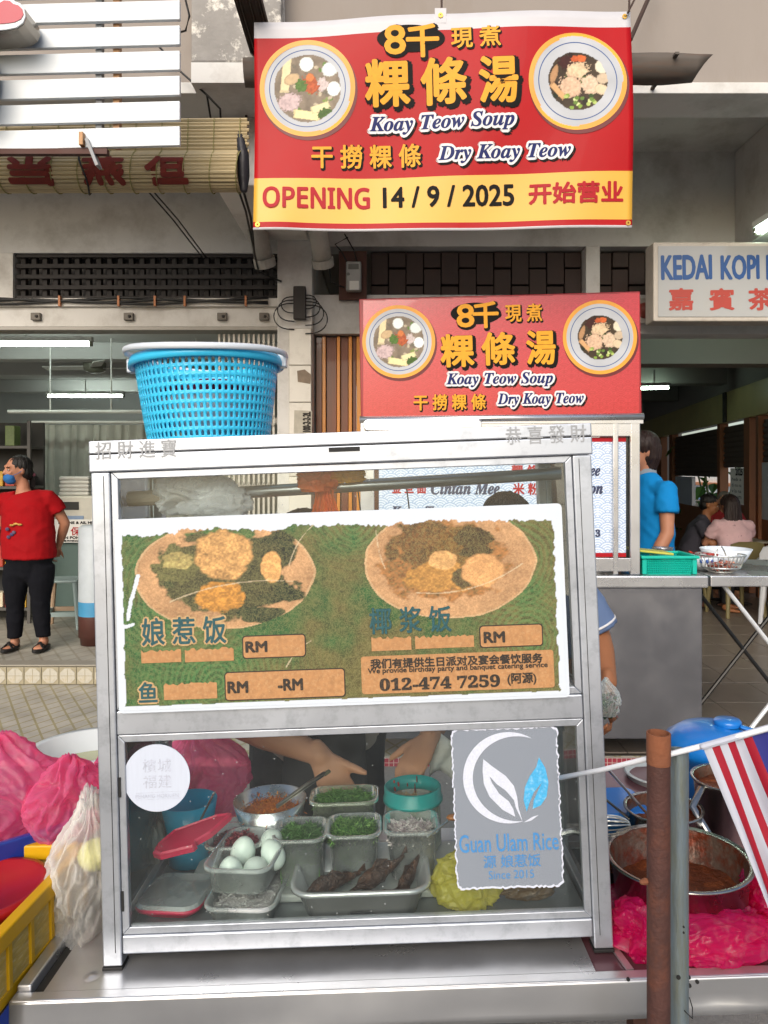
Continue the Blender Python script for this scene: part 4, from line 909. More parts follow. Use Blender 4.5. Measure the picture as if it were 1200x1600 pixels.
nb = wallbox(1141, 1165, 1.17, 1.65, .0, .012, mat('notice_white', '#e6e3da', .6, transl=.5), 'notice', None); tag(nb, 'white notice with a year pasted in the coffee shop window', 'notice')
p_ = WP(1157, 1.6, -.02); e_ = letters('lettering', '2025', 0, 0, .32, .1, 0, m_blk, nb, bold=.006); e_.location = p_; e_.rotation_euler.z = math.atan2(-1, -.1718)
for k in range(4):
    p_ = WP(1153, 1.5 - k * .08, -.02); e_ = letters('lettering', ('heb a', 'di ma na', 'v la na', 'ten am')[k], 0, 0, .42, .045, 0, m_blk, nb); e_.location = p_; e_.rotation_euler.z = math.atan2(-1, -.1718)
yw = thing('yard_house', 'sunlit pale house with an orange ledge beyond the coffee shop window', 'building', (13, 30, 0))
MB().b2((0, -20, 0), (.3, 16, 2.2)).build('wall', mat('yard_white', '#efe8d8', .8), yw); MB().b2((-.15, -20, 1.02), (-.001, 16, 1.14)).build('ledge', mat('yard_orange', '#c07a4a', .7), yw)
MB().b2((-2.2, -20, .62), (-.152, 16, .66)).build('roof', mat('yard_blue', '#6d8aa8', .6), yw); MB().b2((-.02, -20, 2.201), (.6, 16, 2.6)).build('eaves', mat('yard_brown', '#8a6b4c', .8), yw)
pl = thing('potted_plant', 'green broad-leaved plant outside the coffee shop window', 'plant', (6.15, 13.6, 0))
mb = MB(); rg = random.Random(9)
for i in range(90):
    a = rg.uniform(0, 6.28); r_ = rg.uniform(.1, .75); z = rg.uniform(.4, 2.1); c = Vector((r_ * math.cos(a), r_ * math.sin(a), z)); rt = Matrix.Rotation(a, 3, 'Z') @ Matrix.Rotation(rg.uniform(-.9, .9), 3, 'Y')
    L_ = rg.uniform(.2, .38); pts = [(0, 0), (.3, .35), (.65, .3), (1, 0), (.65, -.3), (.3, -.35)]
    mb.add([c + rt @ Vector((x * L_, y * L_ * .7, .06 * math.sin(x * 3))) for x, y in pts], [(0, 1, 2, 3), (0, 3, 4, 5)])
stuff(mb.build('foliage', mat('leaf_green', '#4f7a34', .45, var=.3, scale=3, transl=.35), pl))
for i in range(7): a = i * .9; MB().tube([(0, 0, .2), (.2 * math.cos(a), .2 * math.sin(a), 1.0), (.4 * math.cos(a), .4 * math.sin(a), 1.9)], .015, 6).build('stem', mat('stem_green', '#5d6b3a', .6), pl)
MB().lathe([(.001, 0), (.2, 0), (.26, .4), (.22, .4), (.2, .3), (.001, .3)], 24).build('pot', mat('terracotta', '#8a5a44', .8), pl, smooth=True)
# ------------------------------------------------------------------ the rice stall: steel table, glass cabinet
m_al = mat('aluminium', '#b4bac3', .4, metal=.75, var=.08, scale=5, dirt='#858b94', dscale=24, damt=.6, dlo=.5, dhi=.72, rvar=.3)
m_rub = mat('black_rubber', '#121212', .7)
m_tray = mat('steel_top', '#cfd0d2', .32, metal=.82, var=.1, scale=6, bump=.06, bscale=9, rvar=.5, dirt='#8b7f70', dscale=5, damt=.22, dlo=.4, dhi=.8)
m_trayf = mat('steel_lip', '#c4c6c9', .34, metal=.85, var=.08, scale=3, bump=.12, bscale=4, rvar=.45)
XL = CX(15, -.075, 0).x; XR = .85
tb = thing('steel_table', 'long stainless steel stall table under the glass cabinet', 'table', mw=M)
MB().b2((XL + .045, -.05, -.012), (.405, .5, 0)).build('top_sheet', m_tray, tb)
MB().b2((XL, -.075, -.0125), (XR, -.0505, .0015)).build('front_rim', m_tray, tb, bevel=.003)
mb = MB(); nn = 46; v = []
for i in range(nn + 1):
    x = XL + (XR - XL) * i / nn
    for j, z in enumerate((.0005, -.004, -.03, -.05, -.062)):
        dent = .006 * mn.noise(Vector((x * 5, j * .5, 1.3))) + (.008 * math.exp(-((x - .6) / .05) ** 2) if j in (2, 3) else 0)
        v.append((x, -.0765 + (dent if j > 1 else 0), z))
mb.add(v, [(i * 5 + j, i * 5 + j + 1, (i + 1) * 5 + j + 1, (i + 1) * 5 + j) for i in range(nn) for j in range(4)]); mb.build('front_lip', m_trayf, tb, smooth=True, solid=.0015)
MB().b2((XL, -.0504, -.012), (XL + .024, .5, .012)).build('left_rim', m_tray, tb, bevel=.003)
MB().b2((XL + .0245, -.0504, -.012), (XL + .0445, .5, -.006)).build('groove', mat('groove_dark', '#3b3a38', .5, metal=.6), tb)
MB().b2((XL - .001, -.074, -.062), (XL + .0005, .5, .0005)).build('left_lip', m_trayf, tb)
MB().b2((.4055, -.05, -.016), (XR, .86, -.006)).build('right_sheet', mat('maroon_cover', '#6b4a50', .3, metal=.4, var=.25, scale=5), tb)
MB().box((.43, .2, -.002), (.012, .5, .004), Matrix.Rotation(R(8), 3, 'Z')).build('seam_strip', m_tray, tb)
for x, y in ((XL + .06, .0), (.50, .02), (XL + .06, .46), (.78, .8), (.80, .02)): MB().b2((x - .02, y - .02, -.775), (x + .02, y + .02, -.017)).build('leg', mat('leg_brown', '#4a3028', .7, metal=.3, dirt='#6d4430', dscale=14, damt=.6), tb)
MB().b2((.48, .8, -.03), (.80, .84, -.0165)).build('back_rail', m_tray, tb)
for px, py in ((982, 1531), (1077, 1528), (1090, 1535), (1078, 1541)):
    q = CL(px, py, -.0805); MB().loft([q, q + Vector((0, .003, 0))], [.003, .003], 10, None, False).build('bolt_hole', m_rub, tb)
q = CL(148, 1502, 0); MB().lathe([(.001, .0025), (.006, .0022), (.008, .0006), (.017, .0004)], 16, (q.x, -.015, .0)).build('rivet', m_tray, tb, smooth=True)

W2 = .4515; HT = .9371
cabn = thing('glass_cabinet', 'white aluminium and glass food display cabinet on the steel table', 'cabinet', mw=M)
def al(name, lo, hi, bev=.0025, mm=m_al, par=cabn): return MB().b2(lo, hi).build(name, mm, par, bevel=bev)
PW, PD, YB = .034, .03, .335
for s in (-1, 1):
    xo, xi = s * W2, s * (W2 - PW); lo, hi = min(xo, xi), max(xo, xi)
    f0 = al('post', (lo, 0, .006), (hi, PD, .8796)); al('groove_line', (lo + .0225 if s < 0 else hi - .0235, -.0008, .03), (lo + .0235 if s < 0 else hi - .0225, -.0002, .8736), 0, m_rub, f0)
    al('rubber_foot', (lo - .001, -.002, 0), (hi + .001, PD + .002, .0055), .001, m_rub)
    al('post', (lo, YB - PD, .006), (hi, YB, .8796)); al('rubber_foot', (lo - .001, YB - PD - .002, 0), (hi + .001, YB + .002, .0055), .001, m_rub)
    al('side_rail', (lo + .004, PD + .001, .022), (hi - .004, YB - PD - .001, .06)); al('side_rail', (lo + .004, PD + .001, .4036), (hi - .004, YB - PD - .001, .4436))
    xm = s * (W2 - .017); al('side_glass', (xm - .002, PD + .002, .0645), (xm + .002, YB - PD - .002, .4031), 0, pane_mat('cab_side_glass', '#eef6f3', haze=.02)); al('side_glass', (xm - .002, PD + .002, .4441), (xm + .002, YB - PD - .002, .8796), 0, pane_mat('cab_side_glass'))
XI = W2 - PW - .0008
def ring(z0, z1, dpt0, dpt1, wd):                      # mitred glazing bead round a pane
    for s in (-1, 1): 
        x0 = s * XI; x1 = s * (XI - wd); MB().slab([(x0, z0), (x1, z0 + wd), (x1, z1 - wd), (x0, z1)] if s < 0 else [(x0, z0), (x0, z1), (x1, z1 - wd), (x1, z0 + wd)], dpt0, dpt1).build('glazing_bead', m_al, cabn, bevel=.0012)
    for z, sg_ in ((z0, 1), (z1, -1)): 
        q = [(-XI + .0004, z), (XI - .0004, z), (XI - wd - .0004, z + sg_ * wd), (-XI + wd + .0004, z + sg_ * wd)]; MB().slab(q if sg_ > 0 else q[::-1], dpt0, dpt1).build('glazing_bead', m_al, cabn, bevel=.0012)
al('bottom_rail', (-XI, .001, .026), (XI, .029, .058)); al('middle_rail', (-XI, .001, .4096), (XI, .029, .4521)); ring(.0585, .4086, .004, .018, .0125); ring(.4531, .8796, .004, .018, .0125)
al('top_beam', (-W2 - .002, -.003, .8806), (W2 + .002, .034, .9121)); al('top_cap', (-W2 - .002, -.0025, .9136), (W2 + .002, .05, HT)); al('top_cap', (-W2 - .002, .31, .9136), (W2 + .002, .36, HT))
for s in (-1, 1): al('top_cap', (s * (W2 - .021) - .023, .0505, .9136), (s * (W2 - .021) + .023, .3095, HT))
al('roof_glass', (-W2 + .046, .0505, .9276), (W2 - .046, .3095, .9326), 0, pane_mat('roof_glass', '#f4faf8', .7, .02, haze=.03))  # unseen roof made of glass so that sky light reaches the food inside
al('beam_gap', (-W2, -.0015, .9122), (W2, .03, .9135), 0, m_rub)
for s in (-1, 1): al('side_top_rail', (s * (W2 - .017) - .017, .035, .8806), (s * (W2 - .017) + .017, .335, .9126))
al('back_rail', (-XI, YB - .029, .022), (XI, YB - .001, .05)); al('back_rail', (-XI, YB - .029, .8806), (XI, YB - .001, .9131))
al('floor_panel', (-XI, .0295, .038), (XI, YB - .03, .0475), 0, mat('cab_floor', '#82888c', .2, metal=.4, var=.2, scale=6))
al('floor_track', (-XI, YB - .06, .0476), (XI, YB - .035, .051), .001)
m_gl = pane_mat('cab_glass', '#f6faf9', .7, .015, haze=.012, speck=.3)
al('glass', (-XI + .006, .009, .0645), (XI - .006, .012, .4026), 0, m_gl); al('glass', (-XI + .006, .009, .4591), (XI - .006, .012, .8736), 0, m_gl)
q = CL(538, 702, -.003); al('slot', (q.x - .028, -.0045, q.z - .004), (q.x + .028, -.0032, q.z + .004), 0, m_rub)
for z in (.10, .30): al('hinge_stop', (-XI + .0003, .0022, z), (-XI + .004, .0036, z + .035), 0, m_rub)
m_silv = mat('silver_paint', '#8f9296', .55, var=.2, scale=40)
for txt, px, py in (('招 財 進 寶', 212, 702), ('恭 喜 發 財', 853, 679)):
    q = CL(px, py, -.004); letters('lettering', txt, q.x, q.z, 129 * K13, 29 * K13, .0034, m_silv, cabn, bold=.0003)
hr = thing('hanging_rail', 'steel pipe hung across the inside top of the glass cabinet', 'rail', mw=M)
MB().tube([(-W2 + .036, .09, .8306), (0, .09, .8396), (W2 - .036, .09, .8496)], .012, 14).build('pipe', mat('rail_steel', '#a9adb2', .3, metal=.9136), hr, smooth=True)
MB().tube([(-W2 + .036, .09, .8306), (-.3, .09, .8331)], .0145, 12).build('wrapping', mat('rail_tape', '#8d8578', .8, var=.3), hr)
for x in (.02, .12): MB().tube([(x, .185, .8536), (x + .005, .184, .8), (x + .01, .2, .72)], .0015, 5).build('wire_tie', m_wire, hr)
# ---- big sun-bleached menu poster
def poster():
    c0 = CL(533, 950, -.006); E = thing('menu_poster', 'cracked green menu poster with two plates of rice on the cabinet front', 'poster', mw=M @ Matrix.Translation((c0.x, -.006, c0.z)))
    def S(px, py): q = CL(px, py, -.006); return (q.x - c0.x, q.z - c0.z)
    k = 1.294 / F; Wp, Hp = 712 * k, 306 * k
    MB().slab(rrect(0, 0, Wp, Hp, .008), -.0005, .002).build('sheet', mat('poster_white', '#c3ccd6', .45, var=.02), E)
    m = bpy.data.materials.new('poster_ink'); m.use_nodes = True; t = m.node_tree; n = t.nodes; L = t.links; b = n['Principled BSDF']
    at = n.new('ShaderNodeAttribute'); at.attribute_name = 'Col'; tc = n.new('ShaderNodeTexCoord')
    nz = n.new('ShaderNodeTexNoise'); nz.inputs['Scale'].default_value = 120; L.new(tc.outputs['Object'], nz.inputs['Vector'])
    mx0 = n.new('ShaderNodeMix'); mx0.data_type = 'RGBA'; mx0.blend_type = 'LINEAR_LIGHT'; mx0.inputs[0].default_value = .012; L.new(tc.outputs['Object'], mx0.inputs[6]); L.new(nz.outputs['Color'], mx0.inputs[7])
    facs = []
    for sc, w_, s_ in ((140, .11, .36), (50, .03, .36), (13, .004, .6)):
        vo = n.new('ShaderNodeTexVoronoi'); vo.feature = 'DISTANCE_TO_EDGE'; vo.inputs['Scale'].default_value = sc; L.new(mx0.outputs[2], vo.inputs['Vector'])
        r = n.new('ShaderNodeMapRange'); r.inputs[1].default_value = 0; r.inputs[2].default_value = w_; r.inputs[3].default_value = s_; r.inputs[4].default_value = 0; L.new(vo.outputs['Distance'], r.inputs[0]); facs.append(r.outputs[0])
    mm = None
    for f_ in facs:
        if mm is None: mm = f_
        else: a = n.new('ShaderNodeMath'); a.operation = 'MAXIMUM'; L.new(mm, a.inputs[0]); L.new(f_, a.inputs[1]); mm = a.outputs[0]
    mx = n.new('ShaderNodeMix'); mx.data_type = 'RGBA'; L.new(mm, mx.inputs[0]); L.new(at.outputs['Color'], mx.inputs[6]); 
    bw = n.new('ShaderNodeRGBToBW'); L.new(at.outputs['Color'], bw.inputs[0]); br_ = n.new('ShaderNodeMapRange'); br_.inputs[1].default_value = .1; br_.inputs[2].default_value = .2; L.new(bw.outputs[0], br_.inputs[0])
    wm = n.new('ShaderNodeMapRange'); wm.inputs[1].default_value = .42; wm.inputs[2].default_value = .48; wm.inputs[3].default_value = 1; wm.inputs[4].default_value = 0; L.new(bw.outputs[0], wm.inputs[0])
    wf = n.new('ShaderNodeMath'); wf.operation = 'MULTIPLY'; L.new(mm, wf.inputs[0]); L.new(wm.outputs[0], wf.inputs[1]); L.new(wf.outputs[0], mx.inputs[0])
    cm = n.new('ShaderNodeMix'); cm.data_type = 'RGBA'; L.new(br_.outputs[0], cm.inputs[0]); cm.inputs[6].default_value = (*srgb('#94905c'), 1); cm.inputs[7].default_value = (*srgb('#7a4f30'), 1); L.new(cm.outputs[2], mx.inputs[7])
    L.new(mx.outputs[2], b.inputs['Base Color']); b.inputs['Roughness'].default_value = .6
    bp = n.new('ShaderNodeBump'); bp.inputs['Strength'].default_value = .3; bp.inputs['Distance'].default_value = .001; bp.invert = True; L.new(mm, bp.inputs['Height']); L.new(bp.outputs[0], b.inputs['Normal'])
    p1, p2 = S(352, 890), S(708, 885)
    def col(U, V):
        u, v = U / k, V / k                       # photograph pixels from the middle of the poster
        C = np.zeros(U.shape + (3,)); n1 = fbm(u * .02 + 50, v * .02 + 50, 1); n2 = fbm(u * .12 + 9, v * .12 + 9, 2); n3 = vnoise(u * .5, v * .5, 4); n5 = fbm(u * .09 + 4, v * .14 + 7, 21, 3); n6 = vnoise(u * .33 + 2, v * .42 + 1, 23)
        g = L3('#2f6430'); ol = L3('#564f2a'); C[:] = g * .6
        t = np.clip((n1 - .36) * 3.2 + (u + 130) * .0016, 0, .95)[..., None]; C = C * (1 - t) + ol * t
        C *= (.5 + .9 * n2 + .12 * n3)[..., None]
        # bleached fingerprint-like ridges near the plate edges
        for cx, cy, a0, fr, rx, ry in ((-255, 40, 95, .62, 110, 130), (25, 150, 50, .75, 75, 60), (275, 70, 70, .7, 70, 110), (290, -60, 60, .7, 70, 80), (-200, -110, 60, .7, 120, 60)):
            d = np.hypot(u - cx, v - cy); w_ = np.exp(-((u - cx) / rx) ** 2 - ((v - cy) / ry) ** 2) * (np.sin(d * fr + 3 * n1 * 6) > .15)
            C = C + w_[..., None] * (L3('#5c8f52') - C) * .4
        def plate(cx, cy, a, b, seed):
            x, y = (u - cx) / a, (v - cy) / b; rr = np.hypot(x, y) + .06 * (fbm(x * 3 + 9, y * 3 + 9, seed) - .5); ins = rr < 1
            pc = L3('#ba9268') * (.5 + .75 * fbm(x * 4 + 3, y * 4 + 3, seed + 1) + .5 * (n6 - .3) * .6 + .2 * (n3 - .5))[..., None]; C[ins] = pc[ins]
            rim = ins & (rr > .975); C[rim] = C[rim] * .6 + L3('#c9b48c') * .4
            return x, y, ins
        x, y, ins = plate(-183, 60, 143, 86, 5)
        def food(cx, cy, a, b, c, rag=.5, tex=.8, rot=0, seed=3):
            dx, dy = x - cx, y - cy; uu = dx * math.cos(rot) + dy * math.sin(rot); vv = -dx * math.sin(rot) + dy * math.cos(rot)
            q = np.hypot(uu / a, vv / b) + rag * (fbm(x * 7 + seed, y * 7 + seed, seed) - .5) * 2
            kk = (q < 1) & ins; wt = np.clip((1 - q) * 9, 0, 1)[..., None] * kk[..., None]
            cc = L3(c) * np.clip(1 - tex * .75 + tex * (1.0 * n5 + .75 * n6), .15, 1.9)[..., None]; C[:] = C * (1 - wt) + cc * wt
        food(.42, .25, .3, .7, '#18210f', .5, 1.1, -.5); food(.35, -.4, .5, .3, '#1a2412', .5, 1.1, .2); food(-.45, .05, .3, .4, '#2b361c', .6, 1.1, .4); food(.02, .75, .4, .14, '#35562a', .5, 1)
        food(-.02, .0, .7, .75, '#34331c', .4, 1.5, 0, 14); food(-.5, .2, .28, .35, '#4d4c2a', .5, 1.4, 0, 9); food(.0, .34, .34, .48, '#b98f58', .22, 1.1); food(-.06, -.4, .26, .3, '#b07c34', .4, 1.2); food(.52, .1, .12, .3, '#c99a5e', .25, .6); food(.4, -.75, .28, .16, '#222c18', .5, 1); food(-.52, .3, .18, .16, '#9a8f58', .6, 1)
        x, y, ins = plate(176, 65, 136, 88, 15)
        food(-.05, .0, .78, .72, '#8a5f34', .35, 1.5, 0, 12); food(-.3, .3, .42, .45, '#5d4020', .5, 1.4, 0, 8); food(.1, .15, .4, .5, '#66481f', .5, 1.1, .3, 9); food(.28, .35, .22, .26, '#3f3018', .6, 1.1, 0, 4); food(-.15, -.25, .4, .28, '#a87c3e', .5, 1, 0, 6); food(.12, -.3, .12, .2, '#4a3a22', .5, 1, 0, 7); food(.38, -.15, .26, .3, '#c79762', .2, .5, 0, 2); food(-.1, .05, .16, .18, '#c49a62', .3, .6, 0, 5)
        # cream scars where ink has flaked off in long strokes
        for (x0, y0, x1, y1, wd) in ((-330, 30, -320, 62, 4), (-338, -6, -332, 26, 4), (-362, -22, -330, -14, 4)):
            dx, dy = x1 - x0, y1 - y0; tt = np.clip(((u - x0) * dx + (v - y0) * dy) / (dx * dx + dy * dy), 0, 1); dd = np.hypot(u - x0 - tt * dx, v - y0 - tt * dy); C[dd + 3 * (n2 - .5) < wd - 1.2] = L3('#c3ccd6')
        for (x0, y0, x1, y1, bow) in ((-270, 20, -75, 45, 12), (-30, 140, -80, 70, -8), (60, 120, 72, 60, -3), (120, 20, 290, 60, -16), (-90, -90, -50, -50, 4)):
            dx, dy = x1 - x0, y1 - y0; tt = np.clip(((u - x0) * dx + (v - y0) * dy) / (dx * dx + dy * dy), 0, 1); ln = math.hypot(dx, dy); bb = bow * 4 * tt * (1 - tt)
            dd = np.hypot(u - x0 - tt * dx + dy / ln * bb, v - y0 - tt * dy - dx / ln * bb); C[dd + 2.2 * (n2 - .5) < .75] = C[dd + 2.2 * (n2 - .5) < .75] * .35 + L3('#c9bc9c') * .65
        top = 150 - 14 - 26 * np.exp(-((u + 30) / 120.) ** 4) * 0 - 16 * (fbm(u * .03 + 3, u * 0 + 2, 6) + .3 * vnoise(u * .25, u * 0, 8)); top = np.where(u < -255, top - 6, top)
        edge = 3 * (vnoise(u * 0 + 1, v * .12, 3)); white = (v > top + 4) | (u < -346 + edge) | (u > 343 - edge * 1.5) | (v < -143 + 1.5 * vnoise(u * .1, u * 0, 9)); C[white] = L3('#c3ccd6')
        return C
    colgrid('printed_picture', np.linspace(-Wp / 2 + .006, Wp / 2 - .006, 560), np.linspace(-Hp / 2 + .005, Hp / 2 - .004, 250), col, m, E, .0012)
    m_tan = mat('poster_tan', '#a87a4e', .6, var=.25, scale=120, dirt='#c09c70', dscale=220, damt=.8); m_ol = mat('poster_outline', '#2a2118', .6); m_pink = mat('poster_pale', '#b39468', .6, var=.3, scale=150)
    m_tl = mat('poster_teal', '#14474e', .6, var=.3, scale=150, dirt='#5d8a84', dscale=260, damt=.4); m_ik = mat('poster_black', '#241f1a', .6, var=.2, dirt='#7d5f40', dscale=260, damt=.6)
    def rbox(x0, y0, x1, y1, out=True, rag=False):
        u, v = S((x0 + x1) / 2, (y0 + y1) / 2); w_, h_ = (x1 - x0) * k, (y1 - y0) * k
        pts = rrect(u, v, w_, h_, .005)
        if rag:
            rg = random.Random(x0); pts = []; nn = int(w_ / .004)
            pts = [(u - w_ / 2 + w_ * i / nn, v - h_ / 2) for i in range(nn + 1)] + [(u + w_ / 2 - w_ * i / nn, v + h_ / 2 - rg.uniform(0, .0055)) for i in range(nn + 1)]
        if out: MB().poly(rrect(u, v, w_ + .004, h_ + .004, .006), .0018).build('price_box_outline', m_ol, E)
        MB().poly(pts, .0022).build('price_box' if out else 'faded_patch', m_tan, E)
    for bx in ((380, 993, 477, 1026), (352, 1048, 539, 1090), (750, 977, 847, 1009)): rbox(*bx)
    for bx in ((221, 1014, 284, 1035), (289, 1011, 366, 1033), (256, 1065, 340, 1092), (580, 993, 643, 1016), (648, 991, 741, 1012)): rbox(*bx, out=False, rag=True)
    rbox(563, 1020, 867, 1079, out=False)
    def wr(txt, cx, cy, w_, h_, mm, bold=.0012, halo=None):
        u, v = S(cx, cy)
        if halo: letters('lettering_halo', txt, u, v, w_ * k + .006, h_ * k + .006, .0024, m_pink, E, bold=.0042)
        letters('lettering', txt, u, v, w_ * k, h_ * k, .003, mm, E, bold=bold)
    wr('娘 惹 饭', 288, 985, 134, 44, m_tl, .0009, True); wr('鱼', 232, 1081, 30, 32, m_tl, .0008, True); wr('椰 浆 饭', 641, 968, 130, 42, m_tl, .0008)
    wr('RM', 401, 1010, 35, 18, m_ik); wr('RM', 372, 1073, 33, 19, m_ik); wr('-RM', 454, 1069, 40, 19, m_ik); wr('RM', 772, 995, 34, 18, m_ik)
    wr('我们有提供生日派对及宴会餐饮服务', 713, 1032, 272, 16, m_ik, .0007); wr('We provide birthday party and banquet catering service', 715, 1044, 284, 11, m_ik, .0004)
    wr('𝟎𝟏𝟐-𝟒𝟕𝟒 𝟕𝟐𝟓𝟗', 687, 1066, 190, 20, m_ik, .0008); wr('(阿源)', 815, 1060, 46, 20, m_ik, .0006)
poster()
# ---- round sticker and frosted logo sheet on the lower glass
q = CL(243, 1218, -.0)
st = thing('round_sticker', 'round white sticker with faded characters on the lower glass', 'sticker', mw=M @ Matrix.Translation((q.x, .0075, q.z)))
MB().slab(ellipse(0, 0, .0595, .0595, 64), -.0006, .0012).build('disc', mat('sticker_white', '#b9c1d0', .55, var=.04, scale=20, stretch=(12, 1, 1)), st)
m_fad = mat('faded_ink', '#aeb3c2', .7, var=.35, scale=250)
for txt, x, z in (('檳', -.0125, .022), ('城', .0145, .022), ('福', -.0125, -.006), ('建', .0145, -.006)): letters('lettering', txt, x, z, .024, .0235, .0011, m_fad, st)
letters('lettering', 'PENANG HOKKIEN', 0, -.0315, .077, .007, .0011, m_fad, st)
for z in (-.0255, -.0375): MB().poly([(-.038, z - .0003), (.042, z + .0007), (.042, z + .0012), (-.038, z + .0002)], .0011).build('printed_rule', m_fad, st)
q = CL(793, 1264, 0)
lg = thing('logo_sheet', 'frosted grey logo sheet with a white and a blue leaf on the glass', 'logo sheet', mw=M @ Matrix.Translation((q.x, .0065, q.z)))
kl = 1.306 / F
def SL(px, py): p_ = CL(px, py, .006); return (p_.x - q.x, p_.z - q.z)
rg = random.Random(4); pts = []
for (x, z) in rrect(0, 0, 168 * kl, 250 * kl, .012, 5): pts.append((x, z))
full = []
for i in range(len(pts)):
    a, b = Vector(pts[i]), Vector(pts[(i + 1) % len(pts)]); nseg = max(1, int((b - a).length / .004))
    for j in range(nseg): p_ = a.lerp(b, j / nseg); full.append((p_.x + rg.uniform(-.0016, .0022), p_.y + rg.uniform(-.0016, .0018)))
m_frost = bpy.data.materials.new('frosted_sheet'); m_frost.use_nodes = True; t = m_frost.node_tree; n = t.nodes; L = t.links; b = n['Principled BSDF']; b.inputs['Roughness'].default_value = .75
tc = n.new('ShaderNodeTexCoord'); no = n.new('ShaderNodeTexNoise'); no.inputs['Scale'].default_value = 900; L.new(tc.outputs['Object'], no.inputs['Vector']); cr = n.new('ShaderNodeMapRange'); cr.inputs[1].default_value = .35; cr.inputs[2].default_value = .7; L.new(no.outputs[0], cr.inputs[0])
mx = n.new('ShaderNodeMix'); mx.data_type = 'RGBA'; L.new(cr.outputs[0], mx.inputs[0]); mx.inputs[6].default_value = (*srgb('#646d78'), 1); mx.inputs[7].default_value = (*srgb('#a3abb8'), 1); L.new(mx.outputs[2], b.inputs['Base Color']); b.inputs['Alpha'].default_value = .86
MB().slab(full, 0, .0012).build('sheet', m_frost, lg)
m_lw = mat('logo_white', '#c3c9d8', .7, var=.2, scale=500); m_lb = mat('logo_blue', '#3f9fd0', .6, var=.2, scale=200, dirt='#a9d4ea', dscale=120, damt=.7)
# worn white edge
mb = MB(); nF = len(full); mb.add([(x * s_, -.0006, z * s_) for s_ in (1.0, .975) for x, z in full], [(i, (i + 1) % nF, nF + (i + 1) % nF, nF + i) for i in range(nF)]); mb.build('worn_edge', m_lw, lg)
cc = SL(795, 1215); o1 = []; o2 = []
for i in range(41):
    a = R(58 + (285 - 58) * i / 40); o1.append((cc[0] + 72 * kl * math.cos(a), cc[1] + 71 * kl * math.sin(a)))
    wd = (1 - abs(i / 20 - 1) ** 2.2) * 15 * kl + .0004; o2.append((cc[0] + (72 * kl - wd) * math.cos(a), cc[1] + (71 * kl - wd) * math.sin(a)))
mb = MB(); mb.add([(x, -.0009, z) for x, z in o1 + o2], [(i, i + 1, 42 + i, 41 + i) for i in range(40)]); mb.build('crescent', m_lw, lg)
def leaf(pts, mm): MB().poly([SL(*p_) for p_ in pts][::-1], .0009).build('leaf', mm, lg)
leaf([(755, 1186), (770, 1198), (790, 1212), (803, 1228), (808, 1245), (810, 1262), (817, 1285), (806, 1262), (803, 1250), (790, 1235), (776, 1225), (765, 1213), (768, 1222), (780, 1240), (795, 1252), (802, 1264), (805, 1276), (785, 1265), (765, 1245), (756, 1225), (754, 1205)], m_lw)
leaf([(842, 1183), (852, 1200), (857, 1222), (854, 1245), (845, 1258), (832, 1264), (834, 1250), (842, 1232), (847, 1222), (834, 1238), (827, 1255), (823, 1268), (818, 1250), (820, 1230), (828, 1212), (838, 1198)], m_lb)
leaf([(818, 1285), (830, 1282), (842, 1273), (832, 1276)], m_lw)
m_lt = mat('logo_text', '#3f7fb8', .6, var=.25, scale=300)
for txt, cx, cy, w_, h_, bo in (('Guan Ulam Rice', 795, 1316, 156, 28, .0003), ('源 娘惹饭', 800, 1345, 90, 20, .0002), ('Since 2015', 799, 1366, 71, 13, 0)):
    u, v = SL(cx, cy); letters('lettering', txt, u, v, w_ * kl, h_ * kl, .001, m_lt, lg, bold=bo)
# ------------------------------------------------------------------ blue basket on the roof of the cabinet
p = CX(328, .17, HT - .004)
bs = thing('blue_basket', 'round blue plastic basket full of holes on top of the cabinet', 'basket', mw=CM(p))
m_blue = mat('basket_blue', '#3cc4f0', .3, var=.04, scale=4, transl=.15)
rb, rt_, hb = .118, .142, .168; NC, NR = 72, 9; mb = MB()
def bp_(a, t): r_ = rb + (rt_ - rb) * t ** .9; return Vector((r_ * math.cos(a), r_ * math.sin(a), .004 + hb * t))
for j in range(NR):
    t0_, t1_ = .03 + j * .1, .03 + (j + 1) * .1
    for i in range(NC):
        a0_, a1_ = 2 * math.pi * i / NC, 2 * math.pi * (i + 1) / NC
        hole = [(.24, .2), (.76, .2), (.76, .55), (.69, .73), (.5, .82), (.31, .73), (.24, .55)]; outer = [(0, 0), (1, 0), (1, .55), (1, 1), (.5, 1), (0, 1), (0, .55)]
        v = [bp_(a0_ + (a1_ - a0_) * x, t0_ + (t1_ - t0_) * y) for x, y in outer + hole]; mb.add(v, [(k_, (k_ + 1) % 7, 7 + (k_ + 1) % 7, 7 + k_) for k_ in range(7)])
def band(t0_, t1_, dr=0):
    for i in range(NC): a0_, a1_ = 2 * math.pi * i / NC, 2 * math.pi * (i + 1) / NC; mb.add([bp_(a0_, t0_), bp_(a1_, t0_), bp_(a1_, t1_), bp_(a0_, t1_)], [(0, 1, 2, 3)])
band(0, .03); band(.93, 1.0)
o = mb.build('perforated_wall', m_blue, bs, smooth=True, solid=.003)
md = o.modifiers.new('w', 'WELD'); md.merge_threshold = .0003
try: o.modifiers.move(len(o.modifiers) - 1, 0)
except Exception: pass
MB().lathe([(rt_ - .004, hb - .004), (rt_ + .006, hb - .012), (rt_ + .012, hb - .012), (rt_ + .012, hb - .002), (rt_ + .008, hb + .008), (rt_ - .003, hb + .009)], 64, close=True).build('rim', m_blue, bs, smooth=True)
MB().disc((0, 0, .004), rb, 40).build('base', m_blue, bs, solid=.003)
hw = MB(); pts = []
